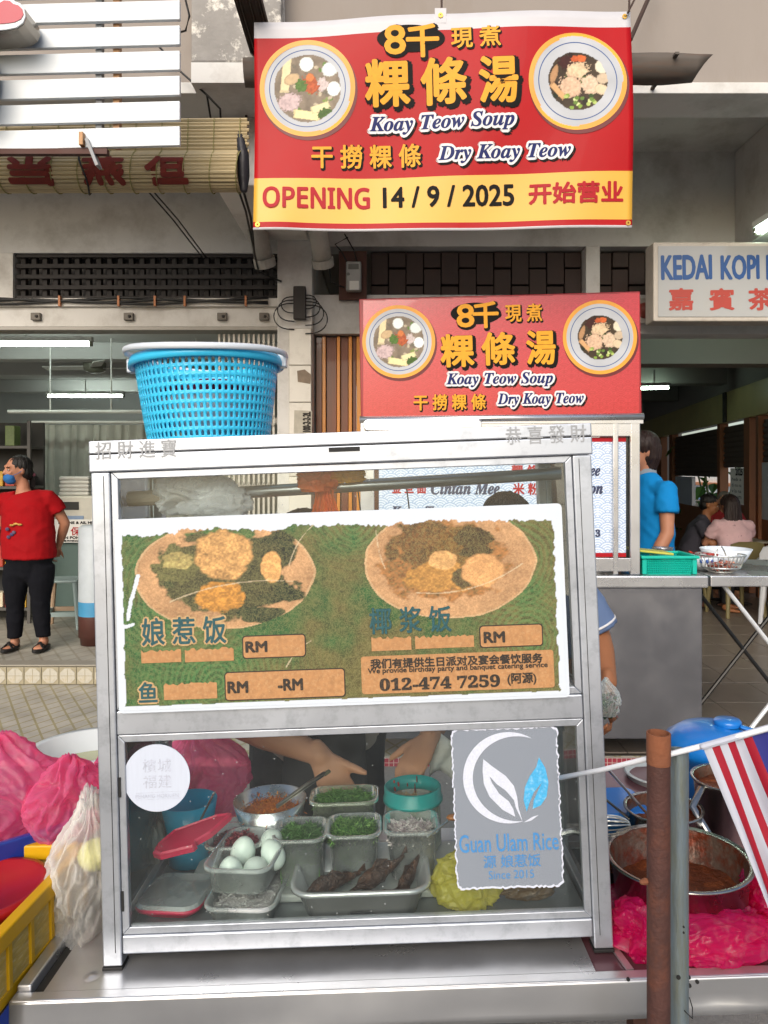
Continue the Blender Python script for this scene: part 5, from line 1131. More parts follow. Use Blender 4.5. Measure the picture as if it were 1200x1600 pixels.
for i in range(65):
    a = 2 * math.pi * i / 64; pts.append(Vector(((rt_ + .018) * math.cos(a), (rt_ + .018) * math.sin(a), hb + .012 + .006 * math.cos(a * 2) - .006 * math.cos(a))))
hw.loft(pts, [(.004, .0065)] * 65, 8, None, False); hw.build('white_handle', mat('handle_white', '#c3cad2', .35, var=.02), bs, smooth=True)
for s in (-1, 1): MB().b2((s * (rt_ + .012) - .008, -.012, hb - .014), (s * (rt_ + .012) + .008, .012, hb + .014)).build('handle_lug', mat('handle_white', '#dfe6ec'), bs, bevel=.003)
pbx = film_bag('plastic_bag', 'folded dark pink plastic bag lying inside the blue basket', Vector((p.x, p.y, HT + .1)), (.1, .1, .025), 8, film('film_purple', '#8a1450', .1), neck=False, mw=M)
bowl('bowl', 'white plastic bowl nested inside the blue basket', None, .11, .085, mat('white_plastic', '#d9dfe4', .35), mw=CM(Vector((p.x + .01, p.y, HT + .0075))))
# ------------------------------------------------------------------ inside the cabinet
FZ = .0477
m_clear = pane_mat('clear_plastic', '#f6f8f8', 1.3, .12, haze=.27, hazecol='#e6eced')
m_clearg = pane_mat('clear_plastic_green', '#edf2ea', 1.3, .12, haze=.27, hazecol='#d9e2cc')
def rring(w_, d_, r_, z, n=5): return [(x, y, z) for x, y in rrect(0, 0, w_, d_, r_, n)]
def tub(name, lab, px, y, z, w0, d0, w1, d1, h, mm, rz=0., lip=.006, cat='container', group=None, thick=.0012, tiltx=0, r_=.02):
    t = thing(name, lab, cat, 0, 0, group, mw=CM(CX(px, y, z), rz) @ Matrix.Rotation(tiltx, 4, 'X'))
    mb = MB(); lv = [rring(w0 * .9, d0 * .9, r_, .0015), rring(w0, d0, r_, .006), rring(w1, d1, r_ * 1.2, h), rring(w1 + lip * 2, d1 + lip * 2, r_ * 1.4, h + .0005), rring(w1 + lip * 2, d1 + lip * 2, r_ * 1.4, h - .006)]
    n = len(lv[0]); v = [p for l in lv for p in l]; f = [tuple(range(n))] + [(k_ * n + i, k_ * n + (i + 1) % n, (k_ + 1) * n + (i + 1) % n, (k_ + 1) * n + i) for k_ in range(4) for i in range(n)]
    mb.add(v, f); mb.build('shell', mm, t, smooth=True, solid=thick if mm not in (m_clear, m_clearg) else 0); return t
def fill_box(px, y, z0, w_, d_, z1, rz=0., heap=.02):
    c = CX(px, y, 0); mw_ = CM(Vector((c.x, c.y, 0)), rz)
    def f(g):
        u, v = g.uniform(-1, 1), g.uniform(-1, 1); top = z1 + heap * (1 - max(abs(u), abs(v)) ** 2) + .006 * math.sin(u * 7 + px) * math.cos(v * 5)
        return mw_ @ Vector((u * w_ / 2, v * d_ / 2, top - abs(g.gauss(0, .008))))
    return f
def core(par, px, y, z0, w_, d_, z1, mm, heap=.012):
    c = CX(px, y, 0); n = 10; v = []; rg = random.Random(px)
    for j in range(n + 1):
        for i in range(n + 1):
            u, q = i / n * 2 - 1, j / n * 2 - 1; v.append((u * w_ / 2, q * d_ / 2, z1 - .006 + heap * (1 - max(abs(u), abs(q)) ** 2) + rg.uniform(-.003, .003)))
    mb = MB(); mb.add(v, [(j * (n + 1) + i, j * (n + 1) + i + 1, (j + 1) * (n + 1) + i + 1, (j + 1) * (n + 1) + i) for j in range(n) for i in range(n)])
    b0 = len(mb.v); mb.v += [(-w_ / 2, -d_ / 2, z0), (w_ / 2, -d_ / 2, z0), (w_ / 2, d_ / 2, z0), (-w_ / 2, d_ / 2, z0)]; k_ = n + 1
    mb.f += [tuple([b0] + [b0 + 1] + [i for i in range(n, -1, -1)]), tuple([b0 + 1, b0 + 2] + [j * k_ + n for j in range(n, -1, -1)]), tuple([b0 + 2, b0 + 3] + [n * k_ + i for i in range(n + 1)]), tuple([b0 + 3, b0] + [j * k_ for j in range(n + 1)])]; mb.m += [0] * 4
    return mb.build('filling', mm, par, loc=(0, 0, -z0 + (.004 if z0 > .05 + .0036 else .003)))
GRN = ['#5a8a48', '#6e9c56', '#48703a', '#86b06c', '#3a5c30']; GRN2 = ['#76a84e', '#669644', '#94be68', '#4f7f38']
FZ2 = FZ + .0165
bd = thing('serving_board', 'pale plastic board under the back rows of food tubs', 'board', mw=M); c = CX(520, .225, FZ)
MB().b2((CX(352, .225, FZ).x - .06, .105, FZ + .0005), (CX(672, .225, FZ).x + .06, .3, FZ + .016)).build('panel', mat('board_pale', '#b9bdba', .5, var=.06), bd, bevel=.004)
# herb tubs
tub_ = tub('herb_tub', 'clear tub of chopped herbs at the back beside the blue-green jar', 541, .275, FZ2, .125, .075, .135, .085, .118, m_clearg)
core(tub_, 541, .275, FZ2 + .004, .11, .062, FZ2 + .1, mat('herb_under', '#6a9a50', .8, var=.4, scale=60), .01); 
shreds('chopped_herbs', 2600, fill_box(541, .275, 0, .115, .066, FZ2 + .106, heap=.014), .020, .0014, GRN + GRN2, seed=11, label='finely shredded dark green herbs in the back tub', cat='herbs', up=.6)
tub_ = tub('herb_tub', 'clear tub of shredded herbs in the middle row beside the red onion', 473, .165, FZ2, .085, .085, .096, .096, .098, m_clear)
core(tub_, 473, .165, FZ2 + .004, .076, .076, FZ2 + .08, mat('herb_under'), .008)
shreds('chopped_herbs', 2400, fill_box(473, .165, 0, .08, .08, FZ2 + .086, heap=.01), .017, .0013, GRN, seed=12, label='fine dark shredded herbs in the tub behind the eggs', cat='herbs', up=.5)
tub_ = tub('herb_tub', 'clear tub of curly green herbs in the middle of the cabinet', 556, .17, FZ2, .085, .085, .098, .096, .1, m_clear)
core(tub_, 556, .17, FZ2 + .004, .076, .076, FZ2 + .08, mat('herb_under'), .01)
shreds('chopped_herbs', 2200, fill_box(556, .17, 0, .082, .08, FZ2 + .088, heap=.014), .022, .0016, GRN2 + ['#2f5a20'], seed=13, label='bright green curly chopped herbs in the middle tub', cat='herbs', up=.8, curl=2)
tub_ = tub('coconut_tub', 'clear tub of grated white coconut behind the steel tray', 645, .175, FZ2, .085, .085, .1, .096, .1, m_clear)
core(tub_, 645, .175, FZ2 + .004, .072, .076, FZ2 + .07, mat('white_under', '#cfc6c8', .8, var=.2, scale=50), .012)
shreds('grated_coconut', 900, fill_box(645, .175, 0, .08, .08, FZ2 + .078, heap=.016), .017, .003, ['#d9cfcf', '#c9bcc0', '#e6dfdc', '#b8a8ac'], seed=14, label='coarse white grated coconut in the right tub', cat='coconut', up=.8, thick=True)
tub_ = tub('onion_tub', 'clear tub of chopped red onion behind the pink lid', 372, .175, FZ2, .09, .085, .104, .1, .086, m_clear)
core(tub_, 372, .175, FZ2 + .004, .08, .076, FZ2 + .066, mat('onion_under', '#7a3038', .7, var=.3, scale=50), .01)
shreds('chopped_onion', 1300, fill_box(372, .175, 0, .084, .08, FZ2 + .072, heap=.012), .012, .003, ['#8c3440', '#a64a58', '#6e2430', '#b86a70'], seed=15, label='chopped dark red onion in its clear tub', cat='onion', up=.7)
# teal jar
tj = thing('plastic_jar', 'open round jar with a blue-green screw rim streaked with red sauce', 'jar', mw=CM(CX(648, .28, FZ2)))
rj = .058; MB().lathe([(.001, .002), (rj * .9, .002), (rj, .01), (rj, .1)], 40).build('body', m_clearg, tj, smooth=True)
MB().lathe([(rj + .001, .098), (rj + .006, .099), (rj + .006, .106), (rj + .003, .108), (rj + .003, .128), (rj - .001, .13), (rj - .002, .1)], 48, close=True).build('screw_rim', mat('teal_rim', '#2fa6a4', .3, var=.05, transl=.3), tj, smooth=True)
rg = random.Random(2)
for i in range(8):
    a = R(rg.uniform(40, 140)); MB().ell(((rj - .003) * math.cos(a), (rj - .003) * math.sin(a), rg.uniform(.085, .125)), (rg.uniform(.003, .007), .0015, rg.uniform(.003, .012)), Matrix.Rotation(a, 3, 'Z'), 8).build('sauce_spot', mat('sauce_red', '#8f1d12', .3), tj)
MB().lathe([(.001, .035), (rj - .003, .036)], 30).build('sauce', mat('sauce_mix', '#6e7a5c', .4, var=.5, scale=40), tj)
# steel bowl of orange shreds with tongs
sb_ = bowl('steel_bowl', 'steel bowl heaped with orange sambal shreds behind the onions', None, .078, .115, m_ss, mw=CM(CX(424, .272, FZ2)), foot=.6)
c = CX(424, .272, FZ2)
MB().ell((c.x, c.y, FZ2 + .082), (.062, .062, .022), None, 20).build('sambal_heap', mat('sambal', '#b8641a', .8, var=.4, scale=60, bump=.6, bscale=160), mw=M)
tag(bpy.context.scene.objects['sambal_heap'], 'mound of orange grated sambal in the steel bowl', 'food')
shreds('orange_shreds', 1500, lambda g: M @ Vector((c.x + g.gauss(0, .026), c.y + g.gauss(0, .026), FZ2 + .098 + g.uniform(-.008, .006))), .008, .002, ['#d9791c', '#c4641a', '#e08f2c', '#a8500f'], seed=16, label='loose orange shreds over the sambal mound', cat='food', up=1.)
tg = thing('tongs', 'steel tongs leaning out of the orange sambal bowl', 'tongs', mw=M)
a_ = CL(432, 1262, .2); b_ = CL(507, 1210, .26)
for dz in (0, .004): MB().loft([a_ + Vector((0, 0, dz)), a_.lerp(b_, .6) + Vector((0, 0, dz * 1.5)), b_ + Vector((0, 0, dz))], [(.005, .0012), (.0055, .0012), (.006, .0014)], 8, None, False).build('arm', mat('tong_steel', '#8d8a80', .3, metal=.9, dirt='#5a5034', dscale=40, damt=.7), tg, smooth=True)
MB().loft([b_, b_ + (b_ - a_).normalized() * .012], [(.0075, .003), (.007, .003)], 8).build('tip', mat('tong_tip', '#4d4a30', .6), tg)
# blue bowl with spoon
bb = bowl('blue_bowl', 'bright blue plastic bowl behind the pink lids', None, .06, .13, mat('bowl_blue', '#2fb2dc', .3, transl=.2), mw=CM(CX(298, .285, FZ)), foot=.75)
sp_ = thing('spoon', 'steel spoon handle standing in the blue bowl', 'spoon', mw=M); a_ = CL(318, 1272, .2); b_ = CL(335, 1238, .18)
MB().loft([a_ - (b_ - a_) * 1.2, a_, b_], [(.003, .0012), (.0042, .0013), (.0045, .0014)], 8).build('handle', m_ss, sp_, smooth=True); MB().ell(a_ - (b_ - a_) * 1.45, (.011, .003, .016), None, 12).build('scoop', m_ss, sp_, smooth=True)
# pink lidded boxes: a tilted broken lid over a closed box
m_pink = mat('pink_plastic', '#cf2f55', .3, var=.06, scale=6, transl=.2)
pb = tub('pink_box', 'low clear box with pink rim under the broken pink lid', 277, .115, FZ, .1, .1, .115, .115, .022, m_pink, rz=R(-8))
MB().add(rring(.128, .128, .03, .0235) + rring(.118, .118, .025, .029), [tuple(range(24, 48))] + [(i, (i + 1) % 24, 24 + (i + 1) % 24, 24 + i) for i in range(24)]).build('clear_lid', m_clear, pb, solid=.001)
pc = [CL(238, 1330, .10), CL(252, 1342, .09), CL(306, 1338, .09), CL(309, 1328, .095), CL(305, 1318, .1), CL(330, 1304, .115), CL(358, 1272, .15), CL(358, 1262, .155), CL(340, 1262, .16), CL(270, 1296, .15), CL(244, 1318, .12)]
pln = thing('broken_cover', 'cracked pink plastic lid leaning on the low clear box', 'lid', mw=M)
nrm = (pc[6] - pc[0]).cross(pc[9] - pc[0]).normalized(); nrm = nrm if nrm.z > 0 else -nrm
pc = [Vector(p_) for p_ in pc]; cen = sum(pc, Vector()) / len(pc); n_ = len(pc)
pc = [p_ - nrm * (p_ - cen).dot(nrm) for p_ in pc]
MB().add([p_ for p_ in pc] + [cen + (p_ - cen) * .93 + nrm * .004 for p_ in pc] + [cen + (p_ - cen) * .88 + nrm * .001 for p_ in pc], [tuple(range(2 * n_, 3 * n_))] + [(i, (i + 1) % n_, n_ + (i + 1) % n_, n_ + i) for i in range(n_)] + [(n_ + i, n_ + (i + 1) % n_, 2 * n_ + (i + 1) % n_, 2 * n_ + i) for i in range(n_)]).build('panel', m_pink, pln, solid=.002, bevel=.0008)
MB().add([p_ for p_ in pc] + [p_ - nrm * .009 for p_ in pc], [(i, n_ + i, n_ + (i + 1) % n_, (i + 1) % n_) for i in range(n_)]).build('skirt', m_pink, pln, solid=.002)
# takeaway boxes with eggs
tub_ = tub('takeaway_box', 'clear takeaway box of white rice under the egg box', 393, .098, FZ, .108, .155, .122, .17, .046, m_clear, rz=R(-6))
core(tub_, 393, .098, FZ + .003, .1, .145, FZ + .036, mat('rice_white', '#c9c4c4', .7, var=.2, scale=90, bump=.6, bscale=260), .002)
shreds('rice_grains', 900, fill_box(393, .098, 0, .104, .148, FZ + .035, R(-6), .002), .006, .0022, ['#d9d6d4', '#c4bfc0', '#e4e2e0'], seed=17, label='loose pale grains in the lower takeaway box', cat='food', thick=True)
EZ = FZ + .05
tub_ = tub('takeaway_box', 'clear takeaway box holding peeled pale eggs', 390, .115, EZ, .104, .15, .118, .162, .054, m_clear, rz=R(-8))
m_egg = mat('egg_shell', '#e9f5ed', .4, var=.04, scale=30, dirt='#8f9a8c', dscale=60, damt=.5, dlo=.68, dhi=.72)
eg = None
for (px, yy, zz, rx, ry, lab) in ((360, .065, .03, 10, 20, 'pale salted egg at the front left of the egg box'), (399, .068, .03, 90, 5, 'pale salted egg at the front right of the egg box'), (380, .125, .042, 20, 40, 'speckled pale salted egg at the back left of the egg box'), (426, .112, .04, -30, 60, 'pale salted egg at the right side of the egg box'), (425, .152, .045, 80, 10, 'pale salted egg at the back right of the egg box')):
    mb = MB(); v = []; 
    es = 1.1 + .05 * math.sin(px); mb.ell((0, 0, 0), (.0215 * es, .0215 * es, .0285 * es * (1 + .04 * math.cos(px * 3))), None, 24); mb.v = [(x * (1 + .13 * -z / .0285), y * (1 + .13 * -z / .0285), z) for x, y, z in mb.v]
    o = mb.build('egg', m_egg, smooth=True, mw=M @ Matrix.Translation(CX(px, yy, EZ + zz)) @ Matrix.Rotation(R(ry), 4, 'Z') @ Matrix.Rotation(R(rx), 4, 'X')); tag(o, lab, 'egg', 'eggs in the takeaway box')
# steel tray with fried fish
st_ = tub('steel_tray', 'deep rectangular steel tray of dark fried fish', 567, .112, FZ, .205, .145, .242, .178, .062, mat('tray_steel', '#d6d7d9', .25, metal=.6, var=.06), r_=.03, lip=.008, thick=.002, cat='tray')
MB().b2((-.02, -.0885, .012), (.02, -.087, .024)).build('clip_label', m_ssd, st_)
m_fish = mat('fried_fish', '#3f2a20', .3, var=.6, scale=60, bump=1., bscale=130, dirt='#8a5c3e', dscale=40, damt=.6, spec=.4)
def fish(lab, a, b, r_, seed):
    a, b = Vector(a), Vector(b); L_ = (b - a); up = Vector((0, 0, 1)); n = 14; pts = []; rad = []
    prof = [.35, .62, .82, .95, 1, .98, .93, .86, .76, .64, .5, .38, .27, .2]
    for i in range(n): t = i / (n - 1); pts.append(a + L_ * t + up * (.006 * math.sin(t * 3.1 + seed)) + Vector((mn.noise(Vector((t * 4, seed, 0))) * .004, mn.noise(Vector((t * 4, seed, 5))) * .004, 0))); k_ = prof[i] * (1 + .18 * mn.noise(Vector((t * 9, seed, 2)))); rad.append((r_ * .75 * k_, r_ * k_))
    t = thing('fried_fish', lab, 'fish', 0, 0, 'fried fish in the steel tray', mw=M)
    mb = MB(); mb.loft(pts, rad, 14, up); mb.v = [tuple(Vector(q) + Vector((mn.noise(Vector(q) * 90), mn.noise(Vector(q) * 90 + Vector((7, 0, 0))), mn.noise(Vector(q) * 90 + Vector((0, 9, 0))))) * .0022) for q in mb.v]
    mb.build('body', m_fish, t, smooth=True)
    d = L_.normalized(); x, y = frame_of(d); MB().add([b - d * .004, b + d * .022 + y * .014, b + d * .016, b + d * .024 - y * .013], [(0, 1, 2), (0, 2, 3)]).build('tail', m_fish, t, solid=.002)
    MB().add([a + L_ * .3 + y * r_ * .8, a + L_ * .5 + y * (r_ * 1.5), a + L_ * .7 + y * r_ * .6], [(0, 1, 2)]).build('fin', m_fish, t, solid=.0015); return t
fish('dark fried fish lying at the left of the steel tray', CX(480, .06, FZ + .035), CX(562, .12, FZ + .05), .018, 1)
fish('long fried fish leaning up on the right side of the steel tray', CX(560, .07, FZ + .04), CX(630, .125, FZ + .078), .018, 2)
fish('fried fish at the front of the steel tray under the long one', CX(515, .055, FZ + .026), CX(618, .08, FZ + .032), .018, 3)
fish('small fried fish by the right wall of the steel tray', CX(622, .08, FZ + .03), CX(655, .13, FZ + .065), .015, 4)
# yellow bag, spoon and wrapped parcel at the right
film_bag('plastic_bag', 'crumpled yellow-green plastic bag behind the logo sheet', CX(728, .085, FZ + .04), (.06, .05, .05), 3, film('film_yellow', '#e0d868', .45, .18, .45, .25, 20), neck=False, amp=.22, freq=6, flat=.15, mw=M)
film_bag('plastic_bag', 'brown paper-like wrapped parcel lying behind the logo sheet', CX(815, .1, FZ + .022), (.06, .035, .024), 5, film('film_brown', '#6b5232', .05, .5), neck=False, amp=.1, mw=M)
sp_ = thing('spoon', 'steel sauce spoon with a blue tip beside the coconut tub', 'spoon', mw=M); a_ = CL(700, 1283, .14); b_ = CL(668, 1307, .12)
MB().loft([a_, b_], [(.0022, .0022), (.002, .002)], 8).build('handle', m_ss, sp_); MB().ell(a_ + (a_ - b_).normalized() * .013, (.014, .009, .006), None, 12).build('scoop', mat('spoon_sauce', '#a5642a', .4), sp_, smooth=True); MB().ell(a_ + (a_ - b_).normalized() * .03 + Vector((0, 0, .012)), (.006, .005, .008), None, 10).build('tip', mat('bowl_blue'), sp_)
# bags hanging from the rail
m_fw = film('film_clear', '#f8fbff', .4, .15, .7, .6, 40)
film_bag('plastic_bag', 'bunch of clear plastic bags hung on the cabinet rail', CX(305, .075, .832), (.07, .03, .045), 11, m_fw, neck=False, amp=.3, freq=6, mw=M)
film_bag('plastic_bag', 'lower loose fold of clear plastic bag on the cabinet rail', CX(345, .065, .815), (.05, .025, .032), 12, m_fw, neck=False, amp=.35, freq=6, mw=M)
m_fo = film('film_orange', '#ff8a48', .2, .2, .7, .6, 40); m_fy = film('film_amber', '#ffc03a', .1, .2, .7, .5, 40)
ob = thing('plastic_bag', 'orange plastic bags knotted over the cabinet rail with two tails', 'bag', mw=M)
def ribbon(pts, wd, mm, name, seed, par):
    pts = [Vector(p_) for p_ in pts]; mb = MB(); v = []; nw = 12; n = 24
    for i in range(n + 1):
        t = i / n * (len(pts) - 1); k_ = min(int(t), len(pts) - 2); c_ = pts[k_].lerp(pts[k_ + 1], t - k_); w_ = wd[k_] + (wd[k_ + 1] - wd[k_]) * (t - k_)
        for j in range(nw + 1): s_ = j / nw * 2 - 1; v.append(c_ + Vector((s_ * w_, .007 * math.sin(j * 1.9 + seed + i * .12) + .004 * mn.noise(Vector((i * .4, j * .8, seed))), .004 * mn.noise(Vector((i * .5, j * .9, seed + 3))))))
    mb.add(v, [(i * (nw + 1) + j, i * (nw + 1) + j + 1, (i + 1) * (nw + 1) + j + 1, (i + 1) * (nw + 1) + j) for i in range(n) for j in range(nw)]); return mb.build(name, mm, par, smooth=True)
y_ = .07
ribbon([CL(505, 752, y_), CL(502, 775, y_), CL(498, 800, y_), CL(500, 830, y_)], [.02, .012, .014, .017], m_fo, 'tail', 1, ob); ribbon([CL(508, 755, y_), CL(514, 775, y_), CL(520, 800, y_), CL(528, 830, y_)], [.016, .009, .011, .013], m_fo, 'tail', 2, ob)
film_bag('knot', None, CL(496, 748, y_), (.034, .028, .032), 14, m_fo, neck=False, amp=.3, mw=M); k_ = SC.objects['knot']; k_.parent = ob; k_.matrix_parent_inverse = M.inverted()
film_bag('fold', None, CL(533, 742, y_), (.04, .02, .02), 15, m_fy, neck=False, amp=.3, mw=M); k_ = SC.objects['fold']; k_.parent = ob; k_.matrix_parent_inverse = M.inverted()
# ------------------------------------------------------------------ left of the cabinet
m_yel = mat('crate_yellow', '#cf9f08', .4, var=.08, scale=5, transl=.12, dirt='#b98d10', dscale=6, damt=.4); m_haz = mat('crate_panel', '#b79a4a', .6, var=.3, scale=12, stretch=(2, 2, 9), dirt='#d9d0b0', dscale=20, damt=.6)
zc = -.004
st2 = thing('side_stand', 'plain timber stand under the yellow crate at the left', 'stand', mw=M @ Matrix.Translation((XL - .225, .06, -.775)))
MB().b2((-.22, -.2, .74), (.2, .24, .767)).build('top', mat('old_wood', '#6b5a48', .8, var=.3), st2, bevel=.004)
for sx in (-.19, .17):
    for sy in (-.17, .21): MB().b2((sx - .02, sy - .02, 0), (sx + .02, sy + .02, .739)).build('leg', mat('old_wood', '#6b5a48'), st2)
cr = thing('yellow_crate', 'scuffed yellow plastic crate at the lower left', 'crate', mw=M @ Matrix.Translation((XL - .185, .055, -.007)) @ Matrix.Rotation(R(-3), 4, 'Z'))
cw_, cd_, ch_ = .36, .36, .128
for s in (-1, 1):
    x = s * cw_ / 2
    MB().b2((x - .004, -cd_ / 2, .0), (x + .004, cd_ / 2, .02)).build('lower_band', m_yel, cr, bevel=.002); MB().b2((x - .010, -cd_ / 2 - .006, ch_ - .03), (x + .012, cd_ / 2 + .006, ch_)).build('rim', m_yel, cr, bevel=.003)
    for k in range(6): y = -cd_ / 2 + .004 + k * (cd_ - .008) / 5; MB().b2((x - .006, y - .006, .0201), (x + .007, y + .006, ch_ - .0301)).build('rib', m_yel, cr, bevel=.0015)
    MB().b2((x - .002, -cd_ / 2, .0201), (x + .002, cd_ / 2, ch_ - .0301)).build('side_panel', m_haz, cr)
    y = s * cd_ / 2
    MB().b2((-cw_ / 2 + .011, y - .004, .0), (cw_ / 2 - .011, y + .004, ch_ - .0301)).build('end_panel', m_haz, cr); MB().b2((-cw_ / 2 + .013, y - .01, ch_ - .03), (cw_ / 2 - .013, y + .01, ch_)).build('rim', m_yel, cr, bevel=.003)
    for k in range(1, 5): x2 = -cw_ / 2 + k * cw_ / 5; MB().b2((x2 - .006, y - .006, .0), (x2 + .006, y + .006, ch_ - .0301)).build('rib', m_yel, cr)
MB().b2((-cw_ / 2, -cd_ / 2, 0), (cw_ / 2, cd_ / 2, .005)).build('base', m_yel, cr)
rl = thing('red_lid', 'round red plastic tub lid inside the yellow crate', 'lid', mw=M @ Matrix.Translation((XL - .135, .09, .006)))
MB().lathe([(.001, .09), (.1, .092), (.105, .1), (.118, .1), (.12, .085), (.112, .08), (.108, .0), (.001, .0)], 40).build('tub', mat('lid_red', '#941216', .35, var=.05), rl, smooth=True)
m_bcr = mat('crate_blue', '#162f80', .3, var=.08, scale=4, coat=.2)
bc = thing('blue_tray', 'dark blue plastic tray wedged behind the yellow crate', 'tray', mw=M @ Matrix.Translation((CL(0, 1310, .15).x - .07, .36, .065)) @ Matrix.Rotation(R(40), 4, 'Z'))
def opentray(par, w_, d_, h, mm, t=.006):
    MB().b2((-w_ / 2, -d_ / 2, 0), (w_ / 2, d_ / 2, t)).build('base', mm, par)
    for s in (-1, 1): MB().b2((-w_ / 2 - .01, s * d_ / 2 - .008, t), (w_ / 2 + .01, s * d_ / 2 + .008, h)).build('wall', mm, par, bevel=.004); MB().b2((s * w_ / 2 - .008, -d_ / 2 + .009, t), (s * w_ / 2 + .008, d_ / 2 - .009, h)).build('wall', mm, par, bevel=.004)
opentray(bc, .42, .3, .075, m_bcr)
bs2 = thing('blue_box', 'dark blue box standing under the blue tray', 'box', mw=M @ Matrix.Translation((CL(0, 1310, .15).x - .09, .42, -.775)) @ Matrix.Rotation(R(40), 4, 'Z'))
MB().b2((-.18, -.12, 0), (.18, .12, .838)).build('body', m_bcr, bs2, bevel=.006)
m_fp = film('film_pink', '#ea7aa8', .62, .14, .5, .3, 16)
def bagm(name, lab, px, py, y, size, seed, mm, **k): return film_bag(name, lab, CL(px, py, y), size, seed, mm, mw=M, **k)
bagm('plastic_bag', 'translucent pink plastic bag at the far left in the blue tray', 18, 1240, .36, (.13, .11, .125), 21, m_fp, amp=.16, lobes=11, tail=.04, top_pull=.8)
bagm('plastic_bag', 'knotted pink plastic bag beside the white tub', 105, 1255, .3, (.078, .08, .095), 22, m_fp, amp=.18, lobes=9, tail=.05, top_pull=.7)
bagm('plastic_bag', 'small pink plastic bag seen between tub and cabinet', 190, 1205, .5, (.06, .05, .08), 23, m_fp, amp=.18, lobes=8, tail=.1)
bagm('plastic_bag', 'large pink plastic bag behind the cabinet above the blue bowl', 322, 1212, .47, (.105, .09, .115), 24, m_fp, amp=.14, lobes=12, tail=.05)
m_fcl = film('film_white', '#f2f2f0', .68, .14, .45, .3, 16)
wb_ = bagm('plastic_bag', 'crumpled clear white plastic bag leaning on the left of the cabinet', 136, 1365, .175, (.068, .11, .145), 25, m_fcl, amp=.15, lobes=10, tail=.22, freq=8)
for lab, px, py, y, r_, c_ in (('pale yellow melon lump inside the clear white bag', 150, 1335, .17, .035, '#c9c86a'), ('peach bun inside the clear white bag behind the glass', 205, 1340, .27, .05, '#c99a6c')):
    q = CL(px, py, y); tag(MB().ell(q, (r_, r_, r_ * .85), None, 20).build('round_fruit', mat('fruit' + c_, c_, .6), mw=M, smooth=True), lab, 'fruit')
bagm('plastic_bag', 'second clear plastic bag standing against the cabinet side glass', 205, 1325, .27, (.065, .09, .12), 26, film('film_milky', '#d8d6cc', .42, .22, .35, .6, 34), amp=.12, lobes=9, tail=.1)
q = CX(138, .62, .0)
tbx = thing('white_tub', 'white round plastic tub behind the pink bags', 'tub', mw=M @ Matrix.Translation((q.x, .62, .03)))
MB().lathe([(.001, .0), (.11, .0), (.135, .15), (.148, .155), (.148, .165), (.128, .163), (.105, .01), (.001, .01)], 44).build('body', mat('tub_white', '#d3dbdc', .4, var=.03, transl=.15), tbx, smooth=True)
MB().lathe([(.001, .11), (.124, .11)], 30).build('liquid', mat('soup', '#a9ab84', .25), tbx)
sd_ = thing('side_table', 'low folding table behind the left end of the stall', 'table', mw=M @ Matrix.Translation((q.x - .1, .56, 0)))
MB().b2((-.42, -.06, .005), (.34, .3, .029)).build('top', mat('old_wood', '#6b5a48'), sd_)
for sx in (-.39, .31): 
    for sy in (-.03, .27): MB().b2((sx - .015, sy - .015, -.775), (sx + .015, sy + .015, .0045)).build('leg', mat('leg_brown'), sd_)
bagm('green_bag', 'bright green plastic bag hanging behind the right edge of the poster', 888, 1000, .372, (.034, .03, .118), 27, film('film_green', '#1f8a3c', .2, .25, .35, .6, 30), amp=.2, neck=False)
# ------------------------------------------------------------------ right of the cabinet
m_ps = mat('pot_steel', '#a9a8a4', .25, metal=1., var=.12, scale=6, rvar=.4); m_sauce = mat('sauce_smear', '#5c2a0f', .45, var=.5, scale=30, bump=.6, bscale=120, dirt='#8f4c20', dscale=30, damt=.8)
m_inpot = mat('pot_inside', '#6b5648', .4, metal=.5, var=.4, scale=20, dirt='#6e2c10', dscale=26, damt=.95, dlo=.44, dhi=.6, bump=.3, bscale=80)
def pot(name, lab, px, y, z, r_, h, sauce=None, tilt=(0, 0)):
    c = CX(px, y, z); t = thing(name, lab, 'pot', mw=CM(c) @ Matrix.Rotation(tilt[0], 4, 'X') @ Matrix.Rotation(tilt[1], 4, 'Y'))
    MB().lathe([(.001, 0), (r_ * .88, 0), (r_ * .94, .012), (r_, h * .95), (r_ * 1.07, h), (r_ * 1.075, h + .004), (r_ * .99, h + .002)], 56).build('body', m_ps, t, smooth=True)
    MB().lathe([(r_ * .985, h + .0015), (r_ * .955, h * .9), (r_ * .9, .015), (.001, .006)], 56).build('inner_wall', m_inpot, t, smooth=True)
    if sauce: 
        mb = MB(); n = 40; v = [(0, 0, sauce + .006)]
        for k in (.35, .7, .95):
            for i in range(n): a = 2 * math.pi * i / n; v.append((r_ * .97 * k * math.cos(a), r_ * .97 * k * math.sin(a), sauce + .008 * mn.noise(Vector((math.cos(a) * k * 4, math.sin(a) * k * 4, px)))))
        mb.add(v, [(0, 1 + i, 1 + (i + 1) % n) for i in range(n)] + [(1 + k * n + i, 1 + (k + 1) * n + i, 1 + (k + 1) * n + (i + 1) % n, 1 + k * n + (i + 1) % n) for k in range(2) for i in range(n)]); mb.build('sauce', m_sauce, t, smooth=True)
    return t
TZ = -.0055
big = pot('cooking_pot', 'wide sauce-stained steel pot wrapped in a magenta bag', 1062, .10, .03, .125, .08, .022)
p2_ = pot('cooking_pot', 'steel saucepan of red curry behind the rusty post', 1040, .35, TZ, .08, .10, .075)
MB().loft([(-.09, -.03, .095), (-.16, -.05, .16), (-.2, -.06, .2)], [(.008, .003)] * 3, 8).build('handle', m_ps, p2_, smooth=True)
p3 = pot('cooking_pot', 'tall steel pot of thick brown curry behind the flag', 1150, .40, TZ, .085, .14, .12)
